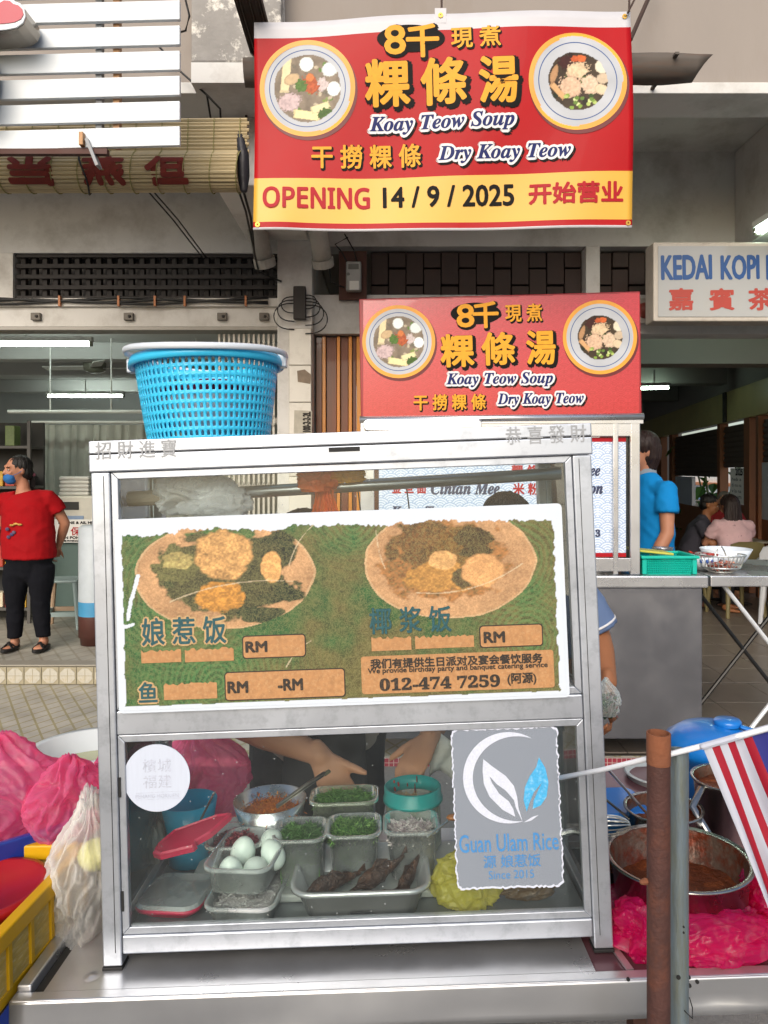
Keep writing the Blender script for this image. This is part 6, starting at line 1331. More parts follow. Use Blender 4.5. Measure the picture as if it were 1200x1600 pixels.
MB().loft([(-.085, -.03, .135), (-.12, -.06, .105), (-.095, -.1, .05)], [(.010, .003), (.009, .003), (.008, .004)], 8).build('handle', m_ps, p3, smooth=True)
ld = thing('ladle', 'long steel ladle resting in the red curry saucepan', 'ladle', mw=M); a_ = CL(950, 1202, .27); b_ = CL(1008, 1268, .33)
MB().loft([a_, b_, b_ + (b_ - a_) * .4], [(.005, .0025)] * 3, 8).build('handle', m_ss, ld, smooth=True); MB().ell(b_ + (b_ - a_) * .5, (.025, .025, .015), None, 14).build('cup', m_ss, ld, smooth=True)
wk = thing('whisk', 'wire whisk lying beside the wide steel pot', 'whisk', mw=M); c = CL(958, 1290, .2)
for i in range(7):
    a = math.pi * i / 7; MB().tube([c + Vector((.045 * math.cos(t) - .01, .02 * math.sin(t) * math.cos(a), .02 * math.sin(t) * math.sin(a) + .0)) for t in [2 * math.pi * k / 20 for k in range(21)]], .0012, 5).build('wire', m_wir, wk)
MB().loft([c + Vector((-.05, 0, 0)), c + Vector((-.14, 0, -.02))], [.006, .007], 8).build('handle', m_ss, wk)
bowl('steel_bowl', 'shallow steel bowl between the whisk and the saucepan', None, .065, .045, m_ps, mw=CM(CX(985, .27, .0)))
m_lidb = mat('lid_blue', '#146fc0', .3, var=.05, coat=.2); m_boxb = mat('box_navy', '#1d4f7d', .35)
bx = thing('blue_box', 'flat blue lidded food box behind the right post of the cabinet', 'box', mw=CM(CX(935, .45, TZ)))
MB().b2((-.09, -.06, 0), (.09, .07, .06)).build('body', m_boxb, bx, bevel=.01)
rp_ = rrect(0, .005, .215, .155, .03); nn = len(rp_)
MB().add([(x, y, z) for z in (.0605, .078) for x, y in rp_], [tuple(reversed(range(nn))), tuple(range(nn, 2 * nn))] + [(i, (i + 1) % nn, nn + (i + 1) % nn, nn + i) for i in range(nn)]).build('lid', m_lidb, bx, bevel=.006)
q = CX(1035, .8, 0); wt2 = thing('white_tub', 'white plastic pail behind the rusty post', 'tub', mw=CM(Vector((q.x, .78, -.085))))
MB().lathe([(.001, 0), (.09, 0), (.105, .09), (.112, .095), (.1, .095), (.085, .008), (.001, .008)], 40).build('body', mat('tub_white'), wt2, smooth=True)
jg = thing('blue_cooler', 'rounded bright blue plastic drink cooler behind the flag', 'cooler', mw=CM(CX(1120, .64, TZ)) @ Matrix.Scale(.95, 4))
MB().lathe([(.001, 0), (.085, 0), (.09, .01), (.092, .08), (.096, .1), (.128, .125), (.132, .14), (.125, .165), (.09, .188), (.035, .197), (.001, .198)], 48).build('body', m_lidb, jg, smooth=True)
MB().lathe([(.001, .214), (.032, .213), (.037, .207), (.034, .196)], 28, (.035, -.01, 0)).build('cap', m_lidb, jg, smooth=True)
MB().loft([(.06, -.04, .2), (.10, -.06, .19), (.128, -.07, .17)], [(.012, .005)] * 3, 8).build('spout', m_lidb, jg, smooth=True)
m_fm = film('film_magenta', '#de1f72', .42, .14, .5, .35, 16)
film_bag('plastic_bag', 'big magenta plastic bag spread under the wide steel pot', CX(1050, .095, .004), (.165, .12, .026), 31, m_fm, neck=False, amp=.12, freq=7, flat=.1, mw=M)
film_bag('plastic_bag', 'bulging magenta bag fold at the front left of the wide pot', CX(1003, .02, .026), (.05, .06, .045), 35, m_fm, neck=False, amp=.2, freq=6, mw=M)
film_bag('plastic_bag', 'bulging magenta bag fold hugging the front of the wide pot', CX(1118, -.02, .028), (.1, .04, .042), 36, film('film_magenta3', '#e0287a', .52, .14, .5, .3, 14), neck=False, amp=.22, freq=6, mw=M)
bagm('plastic_bag', 'magenta plastic bag folds at the right of the wide pot', 1238, 1400, .05, (.075, .07, .07), 32, m_fm, neck=False, amp=.24, freq=8, flat=.1)
bagm('plastic_bag', 'gathered front knot of magenta plastic bag on the table edge', 1120, 1450, .02, (.085, .05, .04), 33, film('film_magenta2', '#d42a72', .5, .14, .5, .3, 14), neck=False, amp=.22, freq=6, flat=.2)
shreds('noodles', 350, lambda g: M @ (CX(955, .3, 0) + Vector((g.uniform(-.03, .03), g.uniform(-.05, .05), g.uniform(.005, .03)))), .04, .003, ['#b8641c', '#c4782a', '#8f4a14'], seed=41, label='orange noodle scraps beside the wide steel pot', cat='noodles', curl=2.5)
# ------------------------------------------------------------------ posts, cord and flag
m_rust = mat('rusty_pipe', '#472c27', .75, var=.35, scale=14, bump=.25, bscale=160, dirt='#7a452c', dscale=9, damt=.6, dlo=.5, dhi=.7, metal=.2)
m_rust2 = mat('rusty_orange', '#74452c', .85, var=.3, scale=12, bump=.35, bscale=60, dirt='#5a3524', dscale=14, damt=.7)
m_galv = mat('galvanised', '#7d8d98', .4, metal=.6, var=.25, scale=22, stretch=(3, 3, .35), dirt='#77744c', dscale=16, damt=.6, dlo=.45, dhi=.7, bump=.2, bscale=200)
pr_ = P(1029, 1145, 1.08); rp = thing('rusty_post', 'rust-brown steel pipe post in front of the stall', 'post', (pr_.x, pr_.y, 0))
zt = pr_.z; ro = .0165
def pipe(par, z0, z1, r_, mm, name): return MB().lathe([(r_, z0), (r_, z1), (r_ - .002, z1), (r_ - .002, z0)], 32, close=True).build(name, mm, par, smooth=True)
def flatcap(o):
    md = o.modifiers.new('e', 'EDGE_SPLIT'); md.split_angle = R(50); return o
flatcap(pipe(rp, 0, zt - .045, ro, m_rust, 'shaft')); flatcap(pipe(rp, zt - .0449, zt + .0, ro + .0006, m_rust2, 'sleeve'))
MB().disc((0, 0, zt - .03), ro - .002, 20).build('plug', mat('pipe_dirt', '#3b241a', .9), rp)
q = P(1009, 1377, 1.08); MB().loft([(q.x - pr_.x, 0, q.z), (q.x - pr_.x - .006, -.002, q.z)], [.005, .004], 8).build('bolt', m_rust2, rp)
pg = P(1060, 1172, 1.115); gp = thing('galvanised_post', 'weathered galvanised steel pipe post beside the rusty one', 'post', (pg.x, pg.y, 0))
flatcap(pipe(gp, 0, pg.z, .0148, m_galv, 'shaft')); MB().disc((0, 0, pg.z - .004), .0128, 20).build('plug', mat('pipe_dirt'), gp)
for px, py in ((1060, 1527), (1068, 1448), (1068, 1457)): q = P(px, py, 1.1); MB().loft([(q.x - pg.x, -.0146, q.z), (q.x - pg.x, -.0162, q.z)], [.0032 if py == 1527 else .0015] * 2, 10, None, False).build('drill_hole', m_rub, gp)
MB().tube([(.002, -.016, P(0, 1578, 1.1).z), (.012, -.022, P(0, 1586, 1.1).z), (.018, -.008, P(0, 1580, 1.1).z), (.014, -.006, P(0, 1565, 1.1).z)], .0008, 5).build('wire_loop', m_wire, gp)
cd = [P(876, 1215, 1.29), P(940, 1203, 1.21), P(1010, 1186, 1.103), P(1048, 1178, 1.0985), P(1100, 1165, 1.088), P(1200, 1138, 1.05), P(1330, 1100, 1.02)]
m_cord = mat('white_cord', '#cfd3da', .5, var=.03)
tag(MB().tube(cd, .0042, 10).build('clothesline', m_cord, smooth=True), 'white plastic cord stretched from the posts to the cabinet front', 'cord')
fl = thing('flag', 'striped red and white flag with a blue corner hanging from the cord', 'flag', P(1098, 1167, 1.085))
A_ = P(1098, 1167, 1.085); B_ = P(1277, 1116.5, 1.035); T_ = B_ - A_; Dn = (P(1198, 1425, 1.06) - A_)
NS, NL = 14, 40; m_fr = mat('flag_red', '#a00f2a', .6, var=.05, scale=10, transl=.3); m_fwh = mat('flag_white', '#c3c8d6', .6, var=.04, scale=10, transl=.3); m_fb = mat('flag_blue', '#23277a', .6, var=.05, transl=.25); m_fyl = mat('flag_yellow', '#e6d21e', .6, transl=.2)
def fp(s, t):
    off = Vector((0, -1, 0)) * (.012 * math.sin(s * 16 + t * 2.5) + .006 * math.sin(s * 33 + 1)) * (.15 + t)
    return T_ * s + Dn * t + off
for k in range(NS):
    half = k >= 6
    mb = MB(); v = []; t0_ = .5 if half else 0.
    for j in range(NL + 1):
        for i in range(5): v.append(fp((k + i / 4) / NS, t0_ + (1.3 - t0_) * j / NL))
    mb.add(v, [(j * 5 + i, j * 5 + i + 1, (j + 1) * 5 + i + 1, (j + 1) * 5 + i) for j in range(NL) for i in range(4)]); mb.build('stripe', m_fwh if k % 2 == 0 else m_fr, fl, smooth=True)
mb = MB(); v = []; n = 30
for j in range(n + 1):
    for i in range(n + 1): v.append(fp(6 / NS + (8 / NS) * i / n, .5 * j / n))
mb.add(v, [(j * (n + 1) + i, j * (n + 1) + i + 1, (j + 1) * (n + 1) + i + 1, (j + 1) * (n + 1) + i) for j in range(n) for i in range(n)]); can = mb.build('blue_corner', m_fb, fl, smooth=True)
mb = MB(); v = []; n = 36; cs, ct = .67, .27
for i in range(n + 1):
    a = R(50 + 260 * i / n); wd = .30 * (1 - abs(i / (n / 2) - 1) ** 2) + .01
    for q in (1, 1 - wd): p_ = fp(cs + .115 * q * math.cos(a) + (.02 * (1 - q) / .3), ct + .19 * q * math.sin(a)); v.append(p_ + Vector((0, -.0012, 0)))
mb.add(v, [(2 * i, 2 * i + 2, 2 * i + 3, 2 * i + 1) for i in range(n)]); mb.build('crescent', m_fyl, can)
mb = MB(); mb.add([fp(cs + .06, ct) + Vector((0, -.0012, 0))] + [fp(cs + .06 + (.055 if i % 2 else .025) * math.cos(2 * math.pi * i / 28), ct + (.1 if i % 2 else .045) * math.sin(2 * math.pi * i / 28)) + Vector((0, -.0012, 0)) for i in range(28)], [(0, 1 + i, 1 + (i + 1) % 28) for i in range(28)]); mb.build('star', m_fyl, can)
mb = MB(); mb.loft([T_ * 0 + Vector((0, -.001, .001)), T_ * .5 + Vector((0, -.001, .001)), T_ + Vector((0, -.001, .001))], [.005] * 3, 8); mb.build('hem', m_fwh, fl)
# ------------------------------------------------------------------ people
def skin_mat(name, c): return mat(name, c, .55, var=.08, scale=12, bump=.05, bscale=120, spec=.4)
m_sk1 = skin_mat('skin_light', '#a8745a'); m_sk2 = skin_mat('skin_tan', '#94603f'); m_sk3 = skin_mat('skin_warm', '#c08a6a')
def V(*a): return Vector(a)
def hand(mb, wrist, d, nrm, side, curl=.5, s=1.0, thumb=.7, spread=.16, tdir=None):
    """palm, four fingers of unequal length with knuckle bends, and a thumb from the side of the palm"""
    d = Vector(d).normalized(); nrm = Vector(nrm); nrm = (nrm - d * nrm.dot(d)).normalized(); lat = d.cross(nrm) * side
    mb.loft([wrist - d * .02 * s, wrist + d * .02 * s, wrist + d * .055 * s, wrist + d * .088 * s], [(.017 * s, .021 * s), (.015 * s, .031 * s), (.014 * s, .039 * s), (.012 * s, .038 * s)], 12, nrm.cross(d).cross(d) if False else lat)
    for i, (o, L_) in enumerate(((-.031, .062), (-.011, .075), (.010, .08), (.030, .07))):
        p = wrist + d * .086 * s + lat * o * s * -1; f = (d + lat * (-o) * spread * 20 * .3).normalized(); ang = 0; r_ = (.0085 if i else .0075) * s; pts = [p - f * .015 * s, p]; 
        for k_, q in enumerate((.45, .3, .25)):
            ang = curl * (.5 + .5 * k_); f = (Matrix.Rotation(ang, 3, lat) @ f if False else (f * math.cos(ang) - nrm * math.sin(ang))).normalized(); p = p + f * L_ * q * s; pts.append(p)
        mb.loft(pts, [r_, r_, r_ * .95, r_ * .9, r_ * .75], 8)
    p = wrist + d * .028 * s + lat * .026 * s; t1 = (lat * .8 + d * .7 - nrm * .25 * thumb).normalized() if tdir is None else Vector(tdir).normalized(); p1 = p + t1 * .03 * s; t2 = (t1 * .8 + d * .5).normalized() if tdir is None else t1; p2 = p1 + t2 * .028 * s
    mb.loft([p - t1 * .012 * s, p, p1, p2, p2 + t2 * .012 * s], [.012 * s, .0125 * s, .0105 * s, .0095 * s, .007 * s], 8)
def folds(o, amp, seed):
    """cloth folds: ridged noise pushed along the normals"""
    me = o.data; n = len(me.vertices); co = np.empty(n * 3, np.float32); me.vertices.foreach_get('co', co); no = np.empty(n * 3, np.float32); me.vertices.foreach_get('normal', no)
    co = co.reshape(-1, 3); no = no.reshape(-1, 3)
    a = co[:, 0] * 5 + co[:, 2] * 7 + co[:, 1] * 4; b = co[:, 0] * 6 - co[:, 2] * 9 + co[:, 1] * 3
    f = 1 - 2 * np.abs(vnoise(a + seed, b * .55 + 3, seed) - .5) * 2; g = 1 - 2 * np.abs(vnoise(a * 2.1 + seed, b * 1.3 + 9, seed + 5) - .5) * 2
    co = co + no * (amp * (.8 * f + .4 * g))[:, None]; me.vertices.foreach_set('co', co.ravel()); me.update()
def head_prims(mb, c, rot, s=1.0):
    q = lambda x, y, z: c + rot @ V(x * s, y * s, z * s)
    mb.ell(q(0, .012, .03), (.074 * s, .094 * s, .088 * s), rot, 18); mb.ell(q(0, -.02, -.035), (.058 * s, .07 * s, .078 * s), rot, 16); mb.ell(q(0, -.045, -.085), (.032 * s, .03 * s, .024 * s), rot, 12)
    mb.loft([q(0, -.088, .012), q(0, -.105, -.022)], [.010 * s, .014 * s], 8); mb.ell(q(0, -.082, .035), (.05 * s, .016 * s, .012 * s), rot, 10); mb.ell(q(0, -.086, -.058), (.024 * s, .012 * s, .011 * s), rot, 10)
    for e in (-1, 1): mb.ell(q(e * .075, .012, -.005), (.008 * s, .02 * s, .03 * s), rot, 10); mb.ell(q(e * .038, -.068, -.018), (.02 * s, .016 * s, .016 * s), rot, 10)
def face(par, c, rot, s=1.0):
    q = lambda x, y, z: c + rot @ V(x * s, y * s, z * s); m_e = mat('eye_dark', '#1a1310', .2); m_ew = mat('eye_white', '#c9c3bc', .3)
    for e in (-1, 1):
        MB().ell(q(e * .032, -.082, .006), (.013 * s, .006 * s, .006 * s), rot, 10).build('eye', m_ew, par, smooth=True); MB().ell(q(e * .032, -.087, .006), (.006 * s, .003 * s, .0055 * s), rot, 8).build('pupil', m_e, par, smooth=True)
        MB().loft([q(e * .017, -.089, .024), q(e * .034, -.09, .028), q(e * .05, -.08, .024)], [.0035 * s] * 3, 6).build('eyebrow', m_e, par)
    MB().ell(q(0, -.096, -.056), (.022 * s, .005 * s, .006 * s), rot, 10).build('lips', mat('lips', '#8a4a42', .5), par, smooth=True)
def person(lab, loc, rz, J, mats, sleeve=.55, vox=.012, hs=1.0, hr=None, shape=1.0, hair=None, face_on=True, hands=None, torso=None, legs=True, feet=True, group=None, scale=1.0):
    t = thing('person', lab, 'person', loc, rz, group); t.scale = (scale,) * 3
    sk, top, bot, hm = mats[:4]; hr = hr or Matrix.Identity(3); X = V(1, 0, 0)
    mb = MB(); sh_, el, wr_, hp, kn, an, nk, hd, ch, pv = (J[k_] for k_ in ('sh', 'el', 'wr', 'hp', 'kn', 'an', 'nk', 'hd', 'ch', 'pv'))
    head_prims(mb, hd, hr, hs); mb.loft([nk - V(0, 0, .06), nk, hd + hr @ V(0, .015, -.04)], [.055, .05 * hs, .05 * hs], 12)
    mb.loft([pv, pv.lerp(ch, .5), ch, nk - V(0, 0, .05)], [(.085, .12), (.08, .11), (.085, .13), (.05, .06)], 14, X)
    for i, sd_ in ((0, -1), (1, 1)):
        mb.loft([ch.lerp(sh_[i], .5), sh_[i], sh_[i].lerp(el[i], .5), el[i]], [.055, .05, .046, .039], 12); mb.loft([el[i], el[i].lerp(wr_[i], .35), wr_[i]], [.04, .04, .025], 12)
        h = (hands or {}).get(i)
        d = (wr_[i] - el[i]).normalized()
        if h: hand(mb, wr_[i], h['d'], h['n'], sd_ * h.get('s', 1), h.get('curl', .5), h.get('size', 1.), tdir=h.get('t'))
        else: hand(mb, wr_[i], d, V(0, 1, .2), sd_, .5)
        if legs: mb.loft([pv.lerp(hp[i], .6), hp[i], kn[i], an[i]], [.075, .07, .048, .034], 12)
        if feet: mb.loft([an[i] + V(0, .02, -.02), an[i] + V(0, -.04, -.045), an[i] + V(sd_ * .01, -.13, -.055)], [.034, (.026, .038), (.014, .04)], 12, X)
    body = fuse('body', mb, sk, t, vox, 3)
    if face_on: face(body, hd, hr, hs)
    mb = MB(); g = shape
    if torso: torso(mb)
    else:
        low = pv + V(0, 0, -.04); mb.loft([low, pv.lerp(ch, .35), ch, ch.lerp(nk, .55)], [(.135 * g, .19 * g), (.13 * g, .185 * g), (.125 * g, .195 * g), (.08, .13)], 20, X)
    for i in (0, 1):
        e_ = sh_[i].lerp(el[i], sleeve); mb.loft([ch.lerp(sh_[i], .55) + V(0, 0, .02), sh_[i] - V(0, 0, .01), sh_[i].lerp(el[i], .3), e_], [.068, .064, .066, .066 + .004 * g], 14, None, False)
    shirt = fuse('shirt', mb, top, t, vox, 3); folds(shirt, .007, len(lab))
    if legs:
        mb = MB(); mb.loft([pv + V(0, 0, .06), pv, hp[0].lerp(hp[1], .5) - V(0, 0, .02)], [(.125 * g, .18 * g), (.14 * g, .19 * g), (.11, .15)], 18, X)
        for i in (0, 1): mb.loft([hp[i] + V(0, 0, .02), hp[i].lerp(kn[i], .5), kn[i], kn[i].lerp(an[i], .5), kn[i].lerp(an[i], .94)], [.1 * g, .09 * g, .07, .062, .054], 14, None, False)
        folds(fuse('trousers', mb, bot, t, vox, 3), .006, len(lab) + 3)
    if hair: hair(t, hd, hr, hs, hm)
    return t, body, shirt
def strands(o, c, seed=1, amp=.0045):
    me = o.data; n = len(me.vertices); co = np.empty(n * 3, np.float32); me.vertices.foreach_get('co', co); no = np.empty(n * 3, np.float32); me.vertices.foreach_get('normal', no); co = co.reshape(-1, 3); no = no.reshape(-1, 3)
    a = np.arctan2(co[:, 1] - c.y, co[:, 0] - c.x); z = co[:, 2]
    f = vnoise(a * 14 + 50, z * 9 + 20, seed) + .6 * vnoise(a * 30 + 90, z * 14 + 20, seed + 4) - .8
    co = co + no * (amp * f * 1.6)[:, None]; me.vertices.foreach_set('co', co.ravel()); me.update()
def short_hair(t, c, rot, s, hm):
    mb = MB(); q = lambda x, y, z: c + rot @ V(x * s, y * s, z * s)
    mb.ell(q(0, .022, .045), (.081 * s, .094 * s, .082 * s), rot, 18); mb.ell(q(0, .05, -.01), (.076 * s, .062 * s, .07 * s), rot, 14)
    strands(fuse('hair', mb, hm, t, .0055, 3), c)
def tied_hair(t, c, rot, s, hm):
    mb = MB(); q = lambda x, y, z: c + rot @ V(x * s, y * s, z * s)
    mb.ell(q(0, .024, .042), (.083 * s, .096 * s, .084 * s), rot, 18); mb.ell(q(0, .055, -.01), (.08 * s, .062 * s, .075 * s), rot, 14); mb.loft([q(0, .1, -.02), q(0, .13, -.06), q(0, .12, -.13)], [.03 * s, .036 * s, .02 * s], 10)
    strands(fuse('hair', mb, hm, t, .0055, 3), c); MB().ell(q(.012, .118, -.035), (.025 * s, .02 * s, .02 * s), rot, 10).build('hair_tie', mat('hair_tie', '#8a4a5a', .6), t)
def bob_hair(t, c, rot, s, hm):
    mb = MB(); q = lambda x, y, z: c + rot @ V(x * s, y * s, z * s)
    mb.ell(q(0, .02, .045), (.092 * s, .105 * s, .088 * s), rot, 18); mb.loft([q(0, .045, .02), q(0, .05, -.04), q(0, .052, -.085)], [(.08 * s, .092 * s), (.072 * s, .088 * s), (.05 * s, .07 * s)], 16, rot @ V(1, 0, 0))
    strands(fuse('hair', mb, hm, t, .0055, 3), c)
def long_hair(t, c, rot, s, hm):
    mb = MB(); q = lambda x, y, z: c + rot @ V(x * s, y * s, z * s)
    mb.ell(q(0, .018, .045), (.09 * s, .103 * s, .086 * s), rot, 18); mb.loft([q(0, .06, .03), q(0, .085, -.1), q(0, .1, -.25), q(.01, .1, -.4)], [(.07 * s, .09 * s), (.055 * s, .1 * s), (.045 * s, .11 * s), (.02 * s, .06 * s)], 16, rot @ V(1, 0, 0))
    strands(fuse('hair', mb, hm, t, .0055, 3), c)
m_hb = mat('hair_black', '#120e0c', .5, spec=.4, var=.5, scale=60, stretch=(1, 1, .1), bump=.9, bscale=110); m_hbr = mat('hair_brown', '#22120e', .5, spec=.4, var=.5, scale=60, stretch=(1, 1, .1), bump=.9, bscale=110); m_hg = mat('hair_grey', '#6b6660', .6, var=.3, scale=40)
# woman in red by the left shop
kw = 5.9 / F
def wv_(px, py, y=0): return V((px - 45) * kw, y, (1016 - py) * kw)
J = dict(sh=[wv_(6, 782), wv_(75, 780)], el=[wv_(-6, 822, .1), wv_(93, 822, .08)], wr=[wv_(30, 858, .2), wv_(72, 862, .2)], hp=[wv_(24, 890), wv_(62, 890)], kn=[wv_(23, 945, -.01), wv_(62, 945, -.01)], an=[wv_(21, 1003), wv_(66, 1001)], nk=wv_(34, 762), hd=wv_(27, 739, -.02), ch=wv_(41, 795), pv=wv_(43, 872))
def tw(mb):
    mb.loft([wv_(43, 876), wv_(43, 855), wv_(42, 820), wv_(41, 795), wv_(40, 782), wv_(38, 774)], [(.16, .213), (.16, .208), (.15, .2), (.14, .2), (.115, .175), (.085, .11)], 22, V(1, 0, 0), False)
m_red = mat('tee_red', '#90060f', .85, spec=.2, var=.12, scale=5, bump=.6, bscale=7); m_jean = mat('trousers_navy', '#0a0b12', .9, spec=.2, var=.15, scale=6, bump=.5, bscale=12)
wl = P(47, 1016, 5.9); hrot = Matrix.Rotation(R(-42), 3, 'Z')
t, body, shirt = person('woman in a red shirt and blue face mask standing at the left shop', (wl.x, 5.9, .197), 0, J, (m_sk1, m_red, m_jean, m_hb), .55, .011, 1.0, hrot, 1.05, tied_hair, True, None, tw)
hd = J['hd']; q = lambda x, y, z: hd + hrot @ V(x, y, z)
mb = MB(); mb.ell(q(0, -.06, -.058), (.06, .046, .042), hrot, 16); mb.ell(q(0, -.05, -.075), (.054, .046, .036), hrot, 16); fuse('face_mask', mb, mat('mask_blue', '#1f5f9e', .8, var=.08, scale=20), t, .007, 2)
for e in (-1, 1): MB().tube([q(e * .055, -.06, -.04), q(e * .072, -.02, -.02), q(e * .08, .018, .01)], .002, 5).build('mask_loop', mat('mask_blue'), t)
rg = random.Random(8)
for i, (px, py, c_) in enumerate(((17, 828, '#4a3a58'), (24, 836, '#3f3a62'), (19, 840, '#4a3a58'), (27, 833, '#5a4a60'), (24, 822, '#a5803a'), (30, 820, '#b89048'), (36, 821, '#a5803a'))):
    p_ = wv_(px + 8, py, -.158); MB().ell(p_, (.016 if i < 4 else .02, .009, .015 if i < 4 else .009), None, 10).build('printed_motif', mat('motif' + c_, c_, .8), shirt)
for i in (0, 1):
    a = J['an'][i]; sd_ = (-1, 1)[i]; zb = .004
    so_ = MB().slab([(x, y) for x, y in ellipse(0, 0, .048, .125, 28)], 0, .022); so_.v = [(a.x + sd_ * .008 + x, a.y - .055 + z, .001 + y) for x, y, z in so_.v]; so_.build('sandal', mat('sandal_black', '#151313', .6), t, bevel=.004)
    for k_ in (-1, 1): MB().loft([(a.x + sd_ * .008 - .046, a.y - .08 + k_ * .03, .02), (a.x + sd_ * .008, a.y - .08 - k_ * .0, .066), (a.x + sd_ * .008 + .046, a.y - .08 - k_ * .03, .02)], [(.004, .014)] * 3, 8, V(0, 1, 0)).build('strap', mat('sandal_black'), t, smooth=True)
# vendor reaching into the cabinet
def wp(px, py, d, o): return P(px, py, d) - o
o_ = V(-.19, 2.05, 0)
J = dict(sh=[V(-.19, -.12, 1.22), V(.17, -.1, 1.24)], el=[wp(374, 1128, 1.86, o_), wp(700, 1085, 1.93, o_)], wr=[wp(500, 1180, 1.71, o_), wp(672, 1150, 1.75, o_)], hp=[V(-.1, .06, .86), V(.1, .06, .86)], kn=[V(-.11, .03, .46), V(.11, .03, .46)], an=[V(-.12, .06, .07), V(.12, .06, .07)], nk=V(-.01, -.16, 1.33), hd=V(-.01, -.22, 1.395), ch=V(-.01, -.08, 1.18), pv=V(0, .05, .92))
hrot = Matrix.Rotation(R(32), 3, 'X')
m_tee = mat('tee_taupe', '#8d8478', .9, var=.12, scale=6, bump=.15, bscale=12); m_apr = mat('apron_black', '#2a2928', .8, var=.1)
t, body, shirt = person('vendor in a taupe shirt and black apron bending behind the cabinet', o_, 0, J, (m_sk3, m_tee, mat('trousers_black', '#1b1b1e', .9), m_hb), .62, .006, .97, hrot, .95, short_hair, True,
    {0: dict(d=V(.5, -.2, -.84), n=V(.1, -1, .1), curl=.45, s=1, t=V(.93, -.25, -.3), size=1.05), 1: dict(d=V(-.5, -.6, -.55), n=V(-.2, -.3, .9), curl=.4)})
mb = MB(); mb.loft([V(.03, -.045, .6), V(.03, -.07, .9), V(.03, -.12, 1.1)], [(.03, .12), (.04, .115), (.04, .1)], 16, V(1, 0, 0)); fuse('apron', mb, m_apr, t, .012, 2)
for k_, (px, py) in enumerate(((395, 1170), (452, 1176))):
    pass
pap = thing('wrapping_paper', 'white paper sheet held behind the logo sheet', 'paper', P(697, 1182, 1.74))
mb = MB(); v = [(-.04 + .08 * i / 6, .012 * math.sin(i * 1.1 + j), .045 - .09 * j / 6 + .008 * math.sin(i + j)) for j in range(7) for i in range(7)]; mb.add(v, [(j * 7 + i, j * 7 + i + 1, (j + 1) * 7 + i + 1, (j + 1) * 7 + i) for j in range(6) for i in range(6)]); mb.build('sheet', mat('paper_white', '#d9d9d6', .8), pap, smooth=True, solid=.0008)
# vendor with a bag of herbs
o_ = V(.43, 2.42, 0)
J = dict(sh=[V(-.19, -.05, 1.27), V(.17, -.05, 1.27)], el=[V(-.27, -.12, 1.0), wp(934, 992, 2.36, o_)], wr=[V(-.12, -.33, .98), wp(951, 1066, 2.17, o_)], hp=[V(-.1, .05, .86), V(.1, .05, .86)], kn=[V(-.11, .02, .46), V(.11, .02, .46)], an=[V(-.12, .06, .07), V(.12, .06, .07)], nk=V(-.02, -.06, 1.36), hd=V(-.04, -.12, 1.425), ch=V(0, -.02, 1.2), pv=V(0, .04, .92))
m_pb = mat('polo_slate', '#5b6f92', .85, var=.1, scale=6, bump=.12, bscale=12)
t, body, shirt = person('vendor in a slate blue polo holding a small bag of herbs', o_, 0, J, (m_sk2, m_pb, mat('trousers_black'), m_hb), .9, .006, .97, Matrix.Rotation(R(30), 3, 'X') @ Matrix.Rotation(R(15), 3, 'Z'), .95, short_hair, True,
    {1: dict(d=V(.0, -.35, -.92), n=V(.85, -.35, .2), curl=.85, s=1, t=V(-.35, -.75, -.5), size=1.1), 0: dict(d=V(.6, -.6, -.3), n=V(0, 0, 1), curl=.5)})
e0, e1 = J['sh'][1], J['el'][1]; c_ = e0.lerp(e1, .83); ax = (e1 - e0).normalized(); xx, yy = frame_of(ax)
MB().tube([c_ + (xx * math.cos(a) + yy * math.sin(a)) * .0735 for a in [2 * math.pi * i / 24 for i in range(25)]], .004, 6).build('sleeve_piping', m_white, t, smooth=True)
film_bag('plastic_bag', 'small clear bag of dark green herbs in the vendor hand', P(949, 1094, 2.08), (.036, .03, .055), 51, film('film_clear2', '#e9f0ee', .78, .12, .4, .3, 30), amp=.15, tail=.15)
q = P(949, 1098, 2.08); shreds('bagged_herbs', 260, lambda g: q + V(g.uniform(-.02, .02), g.uniform(-.016, .016), g.uniform(-.036, .022)), .022, .010, ['#2d5230', '#1f3d24', '#44704a', '#7d5a58'], seed=52, label='dark leafy herbs packed in the small clear bag', cat='herbs', up=1.2)
# helper in bright blue behind the noodle stall
J = dict(sh=[V(-.18, 0, 1.33), V(.18, .0, 1.33)], el=[V(-.22, -.06, 1.06), V(.22, -.02, 1.07)], wr=[V(-.2, -.2, .86), V(.2, -.14, .85)], hp=[V(-.1, 0, .85), V(.1, 0, .85)], kn=[V(-.1, -.01, .46), V(.1, -.01, .46)], an=[V(-.1, .02, .07), V(.1, .02, .07)], nk=V(0, -.02, 1.44), hd=V(0, -.05, 1.555), ch=V(0, 0, 1.25), pv=V(0, .01, .93))
m_cy = mat('polo_cyan', '#0a7abc', .85, spec=.2, var=.1, scale=6, bump=.5, bscale=8)
t, body, shirt = person('helper in a bright blue polo standing behind the noodle stall', (P(1012, 0, 4.95).x, 4.95, .05), R(-75), J, (m_sk1, m_cy, m_cy, m_hbr), .55, .012, 1.0, None, 1.0, bob_hair, True, scale=1.09)
MB().lathe([(.066, -.02), (.058, .03), (.05, .032), (.052, -.02)], 24, J['nk'] + V(0, .01, -.02)).build('collar', mat('collar_grey', '#7d8a96', .8), t, smooth=True)
